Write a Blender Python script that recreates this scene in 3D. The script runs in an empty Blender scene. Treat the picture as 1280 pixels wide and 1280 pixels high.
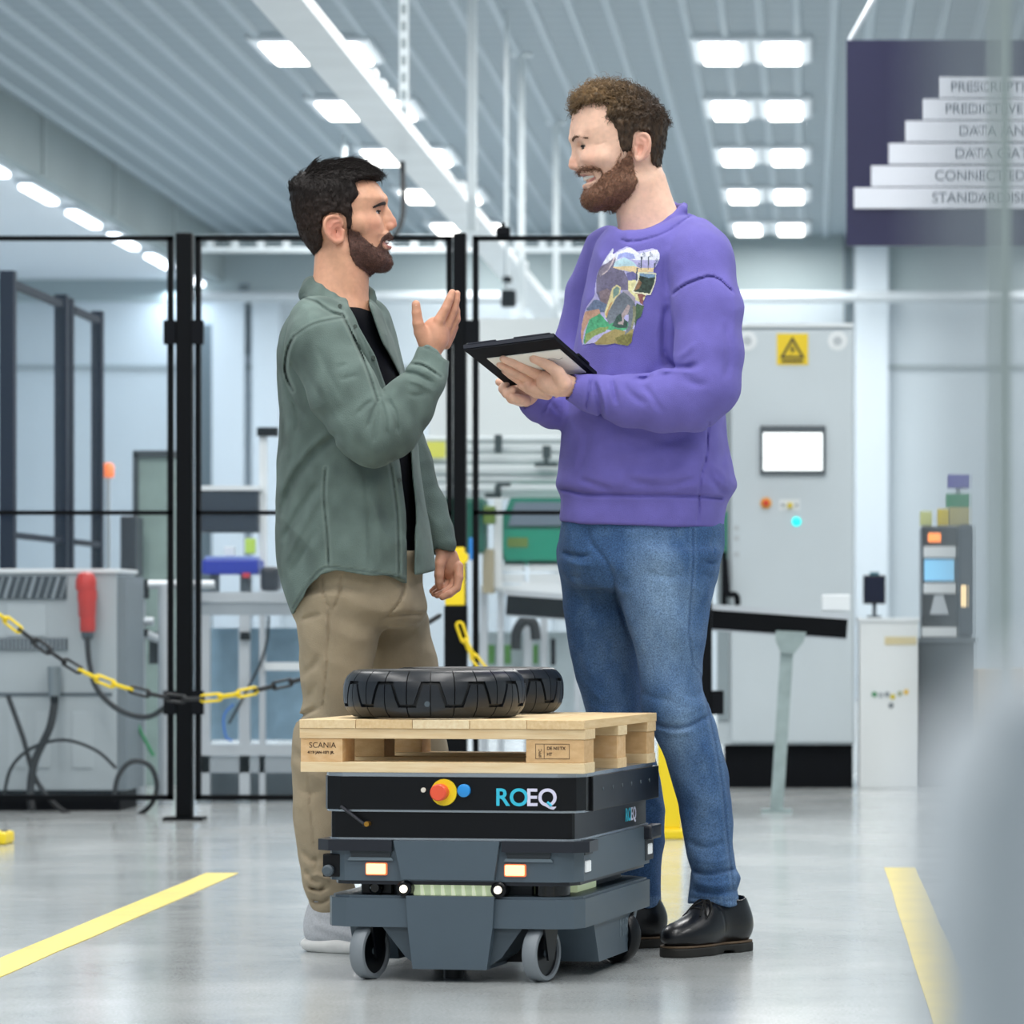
import bpy, bmesh, math, random
import numpy as np
from mathutils import Vector, Matrix, Euler
R = math.radians
rng = random.Random(7)

# ------------------------------------------------------------------ camera, world, lights, exposure
SC = bpy.context.scene
COL = SC.collection
FPX, VPX, VPY, CH = 4800.0, 1012.0, 780.0, 0.74      # focal length in px, vanishing point, camera height
cam_d = bpy.data.cameras.new('camera')
cam_d.sensor_width = 36.0
cam_d.sensor_fit = 'HORIZONTAL'
cam_d.lens = FPX / 1280 * 36.0
cam_d.shift_x = -(VPX - 640) / 1280
cam_d.shift_y = (VPY - 640) / 1280
cam_d.clip_start = 0.05
cam_d.clip_end = 200
cam_d.dof.use_dof = True
cam_d.dof.focus_distance = 8.35
cam_d.dof.aperture_fstop = 6.6
cam = bpy.data.objects.new('camera', cam_d)
COL.objects.link(cam)
cam.location = (0, 0, CH)
cam.rotation_euler = (R(90), 0, 0)
SC.camera = cam

world = bpy.data.worlds.new('world')
SC.world = world
world.use_nodes = True
bg = world.node_tree.nodes['Background']
bg.inputs[0].default_value = (0.80, 0.90, 1.0, 1)
bg.inputs[1].default_value = 0.5

def area_light(name, loc, size, energy, color=(1, 1, 1), rot=(0, 0, 0)):
    d = bpy.data.lights.new(name, 'AREA')
    d.shape = 'RECTANGLE'
    d.size, d.size_y = size
    d.energy = energy
    d.color = color
    o = bpy.data.objects.new(name, d)
    COL.objects.link(o)
    o.location = loc
    o.rotation_euler = rot
    return o
ZC = 4.58
LUM_W = 120
ROWS_Y = [36.9 - 2.85 * k for k in range(13)]
# area lamps of the ceiling luminaires; near rows and third column added for light, without fixtures
for ly in [a - 1.425 for a in ROWS_Y[::2]]:
    for lx in (-3.27, -0.385, 2.5):
        area_light('ceiling_area_light', (lx, ly, ZC - 0.10), (0.7, 3.8), LUM_W, (1.0, 0.985, 0.96))
for k in range(5):
    area_light('aisle_light', (-6.25, 26.2 + 3.1 * k, 4.02), (0.25, 2.6), 45, (0.80, 0.90, 1.0))

SC.view_settings.view_transform = 'Standard'
SC.view_settings.look = 'None'
SC.view_settings.gamma = 1.0
SC.view_settings.use_curve_mapping = False
SC.view_settings.exposure = 0.0

def W(px, py, Y):
    """a point of the place: image direction + distance Y from the camera plane"""
    return Vector(((px - VPX) * Y / FPX, Y, CH + (VPY - py) * Y / FPX))

# ------------------------------------------------------------------ materials
def lin(c):
    if isinstance(c, str):
        c = c.lstrip('#')
        c = [int(c[i:i + 2], 16) / 255 for i in (0, 2, 4)]
    return tuple((x / 12.92 if x <= 0.04045 else ((x + 0.055) / 1.055) ** 2.4) for x in c[:3])
MATS = {}
def mat(name, col='#808080', rough=0.5, metal=0.0, var=0.0, scale=8.0, bump=0.0, bscale=60.0, emit=None, estr=1.0,
        alpha=1.0, trans=0.0, stretch=(1, 1, 1), col2=None, coat=0.0, sheen=0.0, attr=None, spec=0.5, sss=0.0, coord='Object', detail=4.0):
    if name in MATS:
        return MATS[name]
    m = bpy.data.materials.new(name)
    m.use_nodes = True
    nt = m.node_tree
    b = nt.nodes['Principled BSDF']
    c = lin(col)
    b.inputs['Base Color'].default_value = (*c, 1)
    b.inputs['Roughness'].default_value = rough
    b.inputs['Metallic'].default_value = metal
    b.inputs['Specular IOR Level'].default_value = spec
    if coat: b.inputs['Coat Weight'].default_value = coat
    if sheen:
        b.inputs['Sheen Weight'].default_value = sheen
    if trans: b.inputs['Transmission Weight'].default_value = trans
    if alpha < 1: b.inputs['Alpha'].default_value = alpha
    if sss:
        b.inputs['Subsurface Weight'].default_value = sss
        b.inputs['Subsurface Radius'].default_value = (0.012, 0.005, 0.003)
        b.inputs['Subsurface Scale'].default_value = 0.4
    if emit:
        b.inputs['Emission Color'].default_value = (*lin(emit), 1)
        b.inputs['Emission Strength'].default_value = estr
    def coords():
        tc = nt.nodes.new('ShaderNodeTexCoord')
        mp = nt.nodes.new('ShaderNodeMapping')
        mp.inputs['Scale'].default_value = stretch
        nt.links.new(tc.outputs[coord], mp.inputs[0])
        return mp.outputs[0]
    src = None
    if attr:
        a = nt.nodes.new('ShaderNodeAttribute')
        a.attribute_name = attr
        src = a.outputs['Color']
    if var or col2:
        n = nt.nodes.new('ShaderNodeTexNoise')
        n.inputs['Scale'].default_value = scale
        n.inputs['Detail'].default_value = detail
        nt.links.new(coords(), n.inputs['Vector'])
        rp = nt.nodes.new('ShaderNodeValToRGB')
        rp.color_ramp.elements[0].position = 0.3
        rp.color_ramp.elements[1].position = 0.7
        if col2:
            rp.color_ramp.elements[0].color = (*c, 1)
            rp.color_ramp.elements[1].color = (*lin(col2), 1)
            out = rp.outputs[0]
            nt.links.new(n.outputs['Fac'], rp.inputs[0])
        else:
            rp.color_ramp.elements[0].color = (1 - var, 1 - var, 1 - var, 1)
            rp.color_ramp.elements[1].color = (1 + var, 1 + var, 1 + var, 1)
            nt.links.new(n.outputs['Fac'], rp.inputs[0])
            mx = nt.nodes.new('ShaderNodeMix')
            mx.data_type = 'RGBA'
            mx.blend_type = 'MULTIPLY'
            mx.inputs[0].default_value = 1.0
            mx.inputs[6].default_value = (*c, 1)
            if src: nt.links.new(src, mx.inputs[6])
            nt.links.new(rp.outputs[0], mx.inputs[7])
            out = mx.outputs[2]
        src = out
    if src:
        nt.links.new(src, b.inputs['Base Color'])
    if bump:
        n2 = nt.nodes.new('ShaderNodeTexNoise')
        n2.inputs['Scale'].default_value = bscale
        n2.inputs['Detail'].default_value = 3
        nt.links.new(coords(), n2.inputs['Vector'])
        bp = nt.nodes.new('ShaderNodeBump')
        bp.inputs['Strength'].default_value = bump
        bp.inputs['Distance'].default_value = 0.01
        nt.links.new(n2.outputs['Fac'], bp.inputs['Height'])
        nt.links.new(bp.outputs[0], b.inputs['Normal'])
    MATS[name] = m
    return m

# ------------------------------------------------------------------ objects
def tag(o, label=None, cat=None, group=None, kind=None):
    if label: o['label'] = label
    if cat: o['category'] = cat
    if group: o['group'] = group
    if kind: o['kind'] = kind
    return o
def thing(name, label, cat, loc=(0, 0, 0), rotz=0.0, group=None):
    o = bpy.data.objects.new(name, None)
    o.empty_display_size = 0.05
    COL.objects.link(o)
    o.location = loc
    o.rotation_euler = (0, 0, rotz)
    return tag(o, label, cat, group)
def link_mesh(name, me, m, parent=None, label=None):
    o = bpy.data.objects.new(name, me)
    COL.objects.link(o)
    if m is not None and not me.materials:
        me.materials.append(m)
    if parent is not None:
        o.parent = parent
    if label: o['label'] = label
    return o
def rootmat(p):
    chain = []
    while p is not None:
        chain.append(p)
        p = p.parent
    M = Matrix.Identity(4)
    for q in reversed(chain):
        M = M @ (Matrix.Translation(q.location) @ q.rotation_euler.to_matrix().to_4x4())
    return M
def copy_tree(o, parent=None):
    c = o.copy()
    COL.objects.link(c)
    c.parent = parent
    for ch in list(o.children):
        copy_tree(ch, c)
    return c

class MB:
    """mesh builder: several primitives joined into ONE mesh"""
    def __init__(self):
        self.v, self.f, self.sm = [], [], []
    def add(self, vs, fs, smooth=False):
        n = len(self.v)
        self.v += [Vector(p) for p in vs]
        self.f += [[i + n for i in f] for f in fs]
        self.sm += [smooth] * len(fs)
        return self
    def box(self, lo, hi, bev=0.0, M=None):
        x0, y0, z0 = lo; x1, y1, z1 = hi
        if bev > 0:
            bm = bmesh.new()
            bmesh.ops.create_cube(bm, size=1)
            for q in bm.verts:
                q.co = Vector(((x0 + x1) / 2 + q.co.x * (x1 - x0), (y0 + y1) / 2 + q.co.y * (y1 - y0), (z0 + z1) / 2 + q.co.z * (z1 - z0)))
            bmesh.ops.bevel(bm, geom=bm.edges[:], offset=bev, segments=2, affect='EDGES', profile=0.6)
            bm.verts.ensure_lookup_table()
            vs = [q.co.copy() for q in bm.verts]
            fs = [[q.index for q in f.verts] for f in bm.faces]
            bm.free()
        else:
            vs = [Vector((x, y, z)) for x in (x0, x1) for y in (y0, y1) for z in (z0, z1)]
            fs = [(0, 1, 3, 2), (4, 6, 7, 5), (0, 4, 5, 1), (2, 3, 7, 6), (0, 2, 6, 4), (1, 5, 7, 3)]
        if M is not None:
            vs = [M @ q for q in vs]
        return self.add(vs, fs)
    def cbox(self, c, s, bev=0.0, M=None):
        return self.box([c[i] - s[i] / 2 for i in range(3)], [c[i] + s[i] / 2 for i in range(3)], bev, M)
    def prism(self, poly, axis, a, b, bev=0):
        """poly: 2D points, extruded along axis ('x': poly in yz, 'y': poly in xz, 'z': poly in xy) from a to b"""
        def P(u, w):
            return {'x': lambda: [Vector((w, p[0], p[1])) for p in u], 'y': lambda: [Vector((p[0], w, p[1])) for p in u],
                    'z': lambda: [Vector((p[0], p[1], w)) for p in u]}[axis]()
        A, B = P(poly, a), P(poly, b)
        n = len(poly)
        return self.add(A + B, [list(range(n))[::-1], list(range(n, 2 * n))] + [[i, (i + 1) % n, n + (i + 1) % n, n + i] for i in range(n)])
    def frustum(self, pa, za, pb, zb):
        n = len(pa)
        vs = [Vector((p[0], p[1], za)) for p in pa] + [Vector((p[0], p[1], zb)) for p in pb]
        return self.add(vs, [list(range(n))[::-1], list(range(n, 2 * n))] + [[i, (i + 1) % n, n + (i + 1) % n, n + i] for i in range(n)])
    def tube(self, pts, r, n=8, closed=False, smooth=True):
        pts = [Vector(p) for p in pts]
        m = len(pts)
        rs = r if isinstance(r, (list, tuple)) else [r] * m
        rings = []
        up = None
        for i, p in enumerate(pts):
            if closed:
                t = (pts[(i + 1) % m] - pts[i - 1])
            else:
                t = pts[min(i + 1, m - 1)] - pts[max(i - 1, 0)]
            if t.length < 1e-9: t = Vector((0, 0, 1))
            t.normalize()
            if up is None:
                up = t.orthogonal().normalized()
            up = (up - t * up.dot(t))
            if up.length < 1e-6: up = t.orthogonal()
            up.normalize()
            s = t.cross(up)
            rings.append([p + (up * math.cos(2 * math.pi * k / n) + s * math.sin(2 * math.pi * k / n)) * rs[i] for k in range(n)])
        vs = [q for g in rings for q in g]
        fs = []
        for i in range(m if closed else m - 1):
            j = (i + 1) % m
            for k in range(n):
                fs.append([i * n + k, i * n + (k + 1) % n, j * n + (k + 1) % n, j * n + k])
        if not closed:
            self.add(vs, fs + [list(range(n))[::-1], list(range((m - 1) * n, m * n))], smooth)
        else:
            self.add(vs, fs, smooth)
        return self
    def lathe(self, prof, M=None, n=24, smooth=True, closed=False):
        """prof: list of (r, z); revolved round z"""
        vs, fs = [], []
        m = len(prof)
        for (r, z) in prof:
            for k in range(n):
                a = 2 * math.pi * k / n
                vs.append(Vector((r * math.cos(a), r * math.sin(a), z)))
        for i in range(m if closed else m - 1):
            j = (i + 1) % m
            for k in range(n):
                fs.append([i * n + k, i * n + (k + 1) % n, j * n + (k + 1) % n, j * n + k])
        if not closed:
            fs.append(list(range(n))[::-1])
            fs.append(list(range((m - 1) * n, m * n)))
        if M is not None:
            vs = [M @ q for q in vs]
        return self.add(vs, fs, smooth)
    def cyl(self, a, b, r, n=16, r2=None):
        a, b = Vector(a), Vector(b)
        d = b - a
        q = d.to_track_quat('Z', 'Y').to_matrix().to_4x4()
        return self.lathe([(r, 0), (r2 if r2 is not None else r, d.length)], Matrix.Translation(a) @ q, n, True)
    def disc_box(self, poly_c, M):
        return self
    def mesh(self, name, inv=None):
        me = bpy.data.meshes.new(name)
        vs = self.v if inv is None else [inv @ q for q in self.v]
        me.from_pydata([tuple(q) for q in vs], [], self.f)
        me.polygons.foreach_set('use_smooth', self.sm)
        bm = bmesh.new()
        bm.from_mesh(me)
        bmesh.ops.recalc_face_normals(bm, faces=bm.faces[:])
        bm.to_mesh(me)
        bm.free()
        if any(self.sm):
            try:
                me.set_sharp_from_angle(angle=R(40))
            except Exception:
                pass
        me.update()
        return me
    def build(self, name, m, parent=None, label=None, world=True):
        inv = rootmat(parent).inverted() if (parent is not None and world) else None
        return link_mesh(name, self.mesh(name, inv), m, parent, label)
def struct(o):
    o['kind'] = 'structure'
    return o
def catmull(pts, n=6, closed=False):
    pts = [Vector(p) for p in pts]
    out = []
    m = len(pts)
    for i in range(m if closed else m - 1):
        p0 = pts[i - 1] if (i > 0 or closed) else pts[0]
        p1, p2 = pts[i], pts[(i + 1) % m]
        p3 = pts[(i + 2) % m] if (i + 2 < m or closed) else pts[-1]
        for k in range(n):
            t = k / n
            out.append(0.5 * ((2 * p1) + (p2 - p0) * t + (2 * p0 - 5 * p1 + 4 * p2 - p3) * t * t + (3 * p1 - p0 - 3 * p2 + p3) * t ** 3))
    if not closed: out.append(pts[-1])
    return out
def text_mesh(name, s, size, m, parent, M, extrude=0.001, align='LEFT', label=None, bold=0.0, spacing=1.0):
    cu = bpy.data.curves.new(name, 'FONT')
    cu.body = s
    cu.size = size
    cu.align_x = align
    cu.extrude = extrude
    cu.offset = bold
    cu.space_character = spacing
    tmp = bpy.data.objects.new(name + '_tmp', cu)
    COL.objects.link(tmp)
    dg = bpy.context.evaluated_depsgraph_get()
    me = bpy.data.meshes.new_from_object(tmp.evaluated_get(dg))
    bpy.data.objects.remove(tmp)
    bpy.data.curves.remove(cu)
    me.materials.clear()
    me.transform((rootmat(parent).inverted() if parent is not None else Matrix.Identity(4)) @ M)
    me.name = name
    return link_mesh(name, me, m, parent, label)
# ------------------------------------------------------------------ the hall
WY = 38.0
def floor_material():
    m = bpy.data.materials.new('polished_concrete')
    m.use_nodes = True
    nt = m.node_tree
    b = nt.nodes['Principled BSDF']
    tc = nt.nodes.new('ShaderNodeTexCoord')
    n1 = nt.nodes.new('ShaderNodeTexNoise'); n1.inputs['Scale'].default_value = 1.3; n1.inputs['Detail'].default_value = 8; n1.inputs['Roughness'].default_value = 0.65
    n2 = nt.nodes.new('ShaderNodeTexNoise'); n2.inputs['Scale'].default_value = 150; n2.inputs['Detail'].default_value = 3
    for n in (n1, n2): nt.links.new(tc.outputs['Object'], n.inputs['Vector'])
    r1 = nt.nodes.new('ShaderNodeValToRGB')
    r1.color_ramp.elements[0].position = 0.32; r1.color_ramp.elements[0].color = (*lin('#adb3b4'), 1)
    r1.color_ramp.elements[1].position = 0.72; r1.color_ramp.elements[1].color = (*lin('#c9cdcd'), 1)
    r2 = nt.nodes.new('ShaderNodeValToRGB')
    r2.color_ramp.elements[0].position = 0.3; r2.color_ramp.elements[0].color = (0.80, 0.80, 0.80, 1)
    r2.color_ramp.elements[1].position = 0.7; r2.color_ramp.elements[1].color = (1.08, 1.08, 1.08, 1)
    mx = nt.nodes.new('ShaderNodeMix'); mx.data_type = 'RGBA'; mx.blend_type = 'MULTIPLY'; mx.inputs[0].default_value = 1
    nt.links.new(n1.outputs['Fac'], r1.inputs[0]); nt.links.new(n2.outputs['Fac'], r2.inputs[0])
    nt.links.new(r1.outputs[0], mx.inputs[6]); nt.links.new(r2.outputs[0], mx.inputs[7])
    nt.links.new(mx.outputs[2], b.inputs['Base Color'])
    rr = nt.nodes.new('ShaderNodeMapRange')
    rr.inputs['To Min'].default_value = 0.09; rr.inputs['To Max'].default_value = 0.2
    nt.links.new(n1.outputs['Fac'], rr.inputs['Value'])
    nt.links.new(rr.outputs[0], b.inputs['Roughness'])
    bp = nt.nodes.new('ShaderNodeBump'); bp.inputs['Strength'].default_value = 0.03; bp.inputs['Distance'].default_value = 0.01
    nt.links.new(n2.outputs['Fac'], bp.inputs['Height']); nt.links.new(bp.outputs[0], b.inputs['Normal'])
    b.inputs['Specular IOR Level'].default_value = 0.6
    return m
m = MB(); m.box((-9.5, -7, -0.2), (7, WY + 0.6, 0.0))
floor = struct(m.build('floor', floor_material()))
# tape lines on the floor
tape = mat('yellow_tape', '#dcc544', 0.4, var=0.12, scale=6, detail=6)
for (x0, x1, y0, y1, lab) in [(-1.79, -1.695, 5.0, 11.4, 'long yellow tape line on the floor left of the sneakers'), (0.228, 0.322, 4.0, 11.65, 'worn yellow tape line on the floor right of the black shoes')]:
    m = MB()
    n = 14
    pts = [(x0 + rng.uniform(-0.002, 0.002), y0 + (y1 - y0) * k / n) for k in range(n + 1)] + [(x1 + rng.uniform(-0.002, 0.002), y1 - (y1 - y0) * k / n) for k in range(n + 1)]
    m.prism(pts, 'z', 0.0002, 0.0016)
    t = m.build('floor_tape', tape)
    tag(t, lab, 'floor tape', 'yellow floor tapes')
# ceiling of profiled sheet
def ceil_material():
    m = bpy.data.materials.new('profiled_sheet')
    m.use_nodes = True
    nt = m.node_tree
    b = nt.nodes['Principled BSDF']
    tc = nt.nodes.new('ShaderNodeTexCoord')
    wv = nt.nodes.new('ShaderNodeTexWave'); wv.bands_direction = 'Y'; wv.inputs['Scale'].default_value = 1.1; wv.inputs['Distortion'].default_value = 0.0
    nt.links.new(tc.outputs['Object'], wv.inputs['Vector'])
    r1 = nt.nodes.new('ShaderNodeValToRGB')
    r1.color_ramp.elements[0].color = (*lin('#84939d'), 1); r1.color_ramp.elements[1].color = (*lin('#8f9da6'), 1)
    nt.links.new(wv.outputs['Fac'], r1.inputs[0]); nt.links.new(r1.outputs[0], b.inputs['Base Color'])
    b.inputs['Roughness'].default_value = 0.55
    return m
m = MB(); m.box((-5.9, -7, ZC), (7, WY + 0.3, ZC + 0.15))
ceiling = struct(m.build('ceiling', ceil_material()))
rib_mat = mat('pale_rib', '#a3b1ba', 0.5)
m = MB(); m.prism([(-0.035, ZC + 0.001), (0.035, ZC + 0.001), (0.02, ZC - 0.02), (-0.02, ZC - 0.02)], 'y', 15, WY)
ribme = m.mesh('rib'); ribme.materials.append(rib_mat)
for k in range(36):
    o = bpy.data.objects.new('rib', ribme); COL.objects.link(o); o.parent = ceiling; o.location = (-5.72 + 0.235 * k, 0, 0)
# walls
wall_low = mat('wall_paint', '#b4c0c8', 0.6, var=0.04, scale=0.6)
wall_up_shade = mat('wall_upper_shaded', '#93a2a6', 0.6, var=0.05, scale=0.8)  # darker wall colour above the pipe, shading by the hall lights painted in
m = MB(); m.box((-9.5, WY, 0), (7, WY + 0.3, 3.93))
wb = struct(m.build('wall_back', wall_low))
m = MB(); m.box((-9.5, WY - 0.02, 3.93), (7, WY + 0.3, ZC + 0.05)); m.build('upper_wall_shade', wall_up_shade, wb)
m = MB(); m.box((-9.5, WY - 0.03, 3.26), (7, WY - 0.001, 3.30)); m.build('joint_strip', mat('joint', '#8b979c', 0.6), wb)
panel_m = mat('wall_panel', '#c2ced7', 0.55)
for (a, b_) in [(268, 308), (318, 352), (420, 470), (1068, 1110), (640, 690)]:
    x0, x1 = (a - VPX) * WY / FPX, (b_ - VPX) * WY / FPX
    m = MB(); m.box((x0, WY - 0.16, 0), (x1, WY, 3.92 if a < 1000 else ZC - 0.02)); m.build('pilaster', panel_m, wb)
dark_m = mat('wall_recess', '#5d6b72', 0.7)
for (a, b_, z0, z1) in [(250, 266, 0, 3.7), (1055, 1066, 0, ZC), (300, 312, 3.4, 4.1)]:
    x0, x1 = (a - VPX) * WY / FPX, (b_ - VPX) * WY / FPX
    m = MB(); m.box((x0, WY - 0.05, z0), (x1, WY - 0.001, z1)); m.build('post', dark_m, wb)
m = MB(); m.cyl((-6.0, WY - 0.55, 3.93), (6.5, WY - 0.55, 3.93), 0.055, 12)
tag(m.build('wall_pipe', mat('white_pipe', '#b4bdc3', 0.5)), 'long white pipe running along the far wall', 'pipe')
m = MB(); m.box((-9.5, -7, 0), (-9.2, WY, ZC)); struct(m.build('wall_left', mat('wall_left_paint', '#bccbd8', 0.6, var=0.04, scale=0.5)))
m = MB(); m.box((6.7, -7, 0), (7, WY, ZC)); struct(m.build('wall_right', wall_low))
# lower ceiling of the side aisle with its fascia
m = MB(); m.box((-9.3, 12, 4.15), (-5.9, WY, 4.3)); struct(m.build('ceiling_aisle', mat('aisle_white', '#dfe6ec', 0.6)))
m = MB(); m.box((-5.9, 12, 4.12), (-5.8, WY, ZC)); fa = struct(m.build('trim_1', mat('fascia', '#8f9c9e', 0.6, var=0.06, scale=1.2)))
for k in range(6):
    m = MB(); m.box((-5.8, 20 + 3 * k, 4.12), (-5.78, 20.06 + 3 * k, ZC)); m.build('cover_strip', mat('fascia_strip', '#a5b0b2', 0.6), fa)
# luminaires in the hall ceiling
hous = mat('luminaire_housing', '#c9d2d8', 0.4)
refl = mat('luminaire_reflector', '#e6edf2', 0.25, emit='#eef6ff', estr=0.25)
lamp = mat('lamp_glow', '#ffffff', 0.5, emit='#fffaf2', estr=7.0)
def luminaire():
    t = thing('ceiling_luminaire', 'x', 'lamp', (0, 0, ZC))
    m = MB()
    m.box((-0.40, -0.52, -0.035), (0.40, 0.52, 0.0))
    m.build('housing', hous, t, world=False)
    for sx in (-1, 1):
        m = MB()
        a, b_ = 0.02 * sx, 0.385 * sx
        m.prism([(min(a, b_), -0.036), (max(a, b_), -0.036), (max(a, b_) - 0.03, -0.052), (min(a, b_) + 0.03, -0.052)], 'y', -0.48, 0.48)
        m.build('reflector', refl, t, world=False)
        m = MB(); m.box((0.205 * sx - 0.115, -0.44, -0.066), (0.205 * sx + 0.115, 0.44, -0.0525), 0.006)
        m.build('diffuser', lamp, t, world=False)
    return t
proto = luminaire()
words = ['nearest the far wall', 'second from the far wall', 'third from the far wall', 'fourth from the far wall', 'fifth from the far wall, topmost in view']
first = True
for c, (lx, side) in enumerate([(-0.385, 'above the cabinet'), (-3.27, 'behind the cable tray')]):
    for k in range(5):
        t = proto if first else copy_tree(proto)
        first = False
        t.location = (lx, ROWS_Y[k], ZC)
        tag(t, 'twin white ceiling lamp %s, %s' % (side, words[k]), 'lamp', 'twin ceiling lamps')
# tubes of the aisle
tube_m = mat('tube_glow', '#ffffff', 0.5, emit='#f4f9ff', estr=5.0)
ordn = ['first', 'second', 'third', 'fourth', 'fifth', 'sixth', 'seventh']
for k in range(6):
    y0 = 27.35 + 1.85 * k
    t = thing('aisle_tube_lamp', '%s long white tube lamp under the left aisle ceiling, counted from the left edge' % ordn[k], 'lamp', (-6.02, y0 + 0.8, 4.15), group='aisle tube lamps')
    m = MB(); m.box((-0.07, -0.6, -0.04), (0.07, 0.6, 0.0), 0.01); m.build('housing', hous, t, world=False)
    m = MB(); m.box((-0.045, -0.55, -0.075), (0.045, 0.55, -0.041), 0.012); m.build('diffuser', tube_m, t, world=False)
# cable tray under the ceiling, its drop rods and the cable
tray_m = mat('tray_white', '#e2e8ec', 0.4, var=0.05, scale=3)
t = thing('cable_tray', 'long white cable tray hanging diagonally across the ceiling view', 'cable tray', (-2.1, 15, 3.2))
m = MB(); m.box((-2.2, 13.5, 3.2), (-2.0, 34, 3.215)); m.build('bottom', tray_m, t)
for sx in (-2.2, -2.008):
    m = MB(); m.box((sx, 13.5, 3.215), (sx + 0.008, 34, 3.255)); m.build('side_rail', mat('tray_edge', '#e3e9ec', 0.35), t)
for k, y in enumerate((17.6, 17.95, 18.3, 22.1, 22.5, 22.9, 27)):
    m = MB(); m.box((-2.03, y, 3.255), (-1.99, y + 0.16, 3.29)); m.build('clip', mat('tray_edge'), t)
rod_m = mat('rod_white', '#cfd8dc', 0.4)
for (px, Y, zb, ww, lab) in [(505, 20.2, 3.256, 0.045, 'white perforated drop rod above the tray, leftmost and topmost of four'), (590, 22.07, 3.0, 0.05, 'long white drop rod beside the tray, second from left'),
                             (652, 25.87, 2.6, 0.04, 'thin pale drop rod, third from left'), (695, 29.4, 2.4, 0.045, 'thin pale drop rod nearest the tall man')]:
    x = (px - VPX) * Y / FPX
    t = thing('drop_rod', lab, 'rod', (x, Y, zb), group='drop rods of the cable tray')
    m = MB(); m.box((x - ww / 2, Y - 0.02, zb), (x + ww / 2, Y + 0.02, ZC)); m.build('channel', rod_m, t)
    m = MB(); m.box((x - 0.07, Y - 0.05, ZC - 0.012), (x + 0.07, Y + 0.05, ZC)); m.build('ceiling_plate', rod_m, t)
    if px == 505:
        for k in range(14):
            m = MB(); z = zb + 0.06 + 0.09 * k
            m.box((x - 0.012, Y - 0.0215, z), (x + 0.012, Y - 0.0195, z + 0.05)); m.build('slot', mat('slot_dark', '#8a969b', 0.6), t)
m = MB(); m.tube(catmull([W(503, 203, 20.1), W(504, 235, 20.0), W(504, 262, 19.9), W(501, 280, 19.8), W(494, 294, 19.7)], 6), 0.014, 8)
tag(m.build('black_cable', mat('cable_black', '#14181c', 0.6)), 'black cable hanging from the tray behind the left man\'s face', 'cable')
# ladder tray behind the fence
t = thing('ladder_tray', 'white ladder-shaped cable tray behind the top of the fence', 'cable tray', W(500, 305, 30))
for py in (298, 312):
    m = MB(); a, b_ = W(248, py, 30), W(760, py, 30); m.box((a.x, 29.98, a.z - 0.02), (b_.x, 30.02, a.z + 0.02)); m.build('rail', rod_m, t)
for px in (430, 752):
    p = W(px, 298, 30); m = MB(); m.box((p.x - 0.015, 30.02, p.z - 0.1), (p.x + 0.015, 30.04, ZC)); m.build('hanger', rod_m, t)
for k in range(16):
    p = W(262 + 32 * k, 305, 30); m = MB(); m.box((p.x - 0.025, 29.985, p.z - 0.045), (p.x + 0.025, 30.015, p.z + 0.045)); m.build('rung', rod_m, t)
# ------------------------------------------------------------------ fences, machines, cabinets
blk = mat('black_paint', '#06090d', 0.55, spec=0.12)
blk2 = mat('black_plastic', '#0b0e13', 0.6, spec=0.12)
navy = mat('navy_post', '#121c30', 0.55, spec=0.15)
alu = mat('aluminium', '#c3cad0', 0.35, metal=0.35, var=0.05, scale=5)
white = mat('white_enamel', '#dde3e6', 0.4)
grey = mat('grey_enamel', '#a9b3b8', 0.45, var=0.05, scale=3)
dgrey = mat('dark_grey', '#4b565e', 0.5)
pane_m = mat('clear_pane', '#8fa3ae', 0.05, alpha=0.035)
yel = mat('yellow_plastic', '#f0d21c', 0.4)
def B(px0, px1, py0, py1, Y, d, bev=0.0, mb=None):
    """box whose front face, at distance Y, spans these image directions"""
    a, b_ = W(px0, py1, Y), W(px1, py0, Y)
    return (mb or MB()).box((a.x, Y, a.z), (b_.x, Y + d, b_.z), bev)
FY = 14.5
def fence_post(px, lab, w=0.06):
    x = (px - VPX) * FY / FPX
    t = thing('fence_post', lab, 'post', (x, FY, 0), group='black fence posts')
    m = MB(); m.box((x - w / 2, FY - 0.03, 0.012), (x + w / 2, FY + 0.03, 2.215), 0.004); m.build('column', blk, t)
    m = MB(); m.box((x - 0.075, FY - 0.06, 0), (x + 0.075, FY + 0.06, 0.012)); m.build('foot_plate', blk, t)
    for py in (416, 878):
        z = CH + (VPY - py) * FY / FPX
        for s in (-1, 1):
            m = MB(); m.box((x + w / 2 if s > 0 else x - 0.075, FY - 0.036, z - 0.045), (x + 0.075 if s > 0 else x - w / 2, FY - 0.0125, z + 0.045)); m.build('bracket', blk2, t)
    return t
fence_post(231, 'black fence post with clear panels, left of the man in green')
fence_post(575, 'black fence post carrying the yellow latch between the two men', 0.048)
fence_post(880, 'black fence post behind the tall man')
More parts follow.
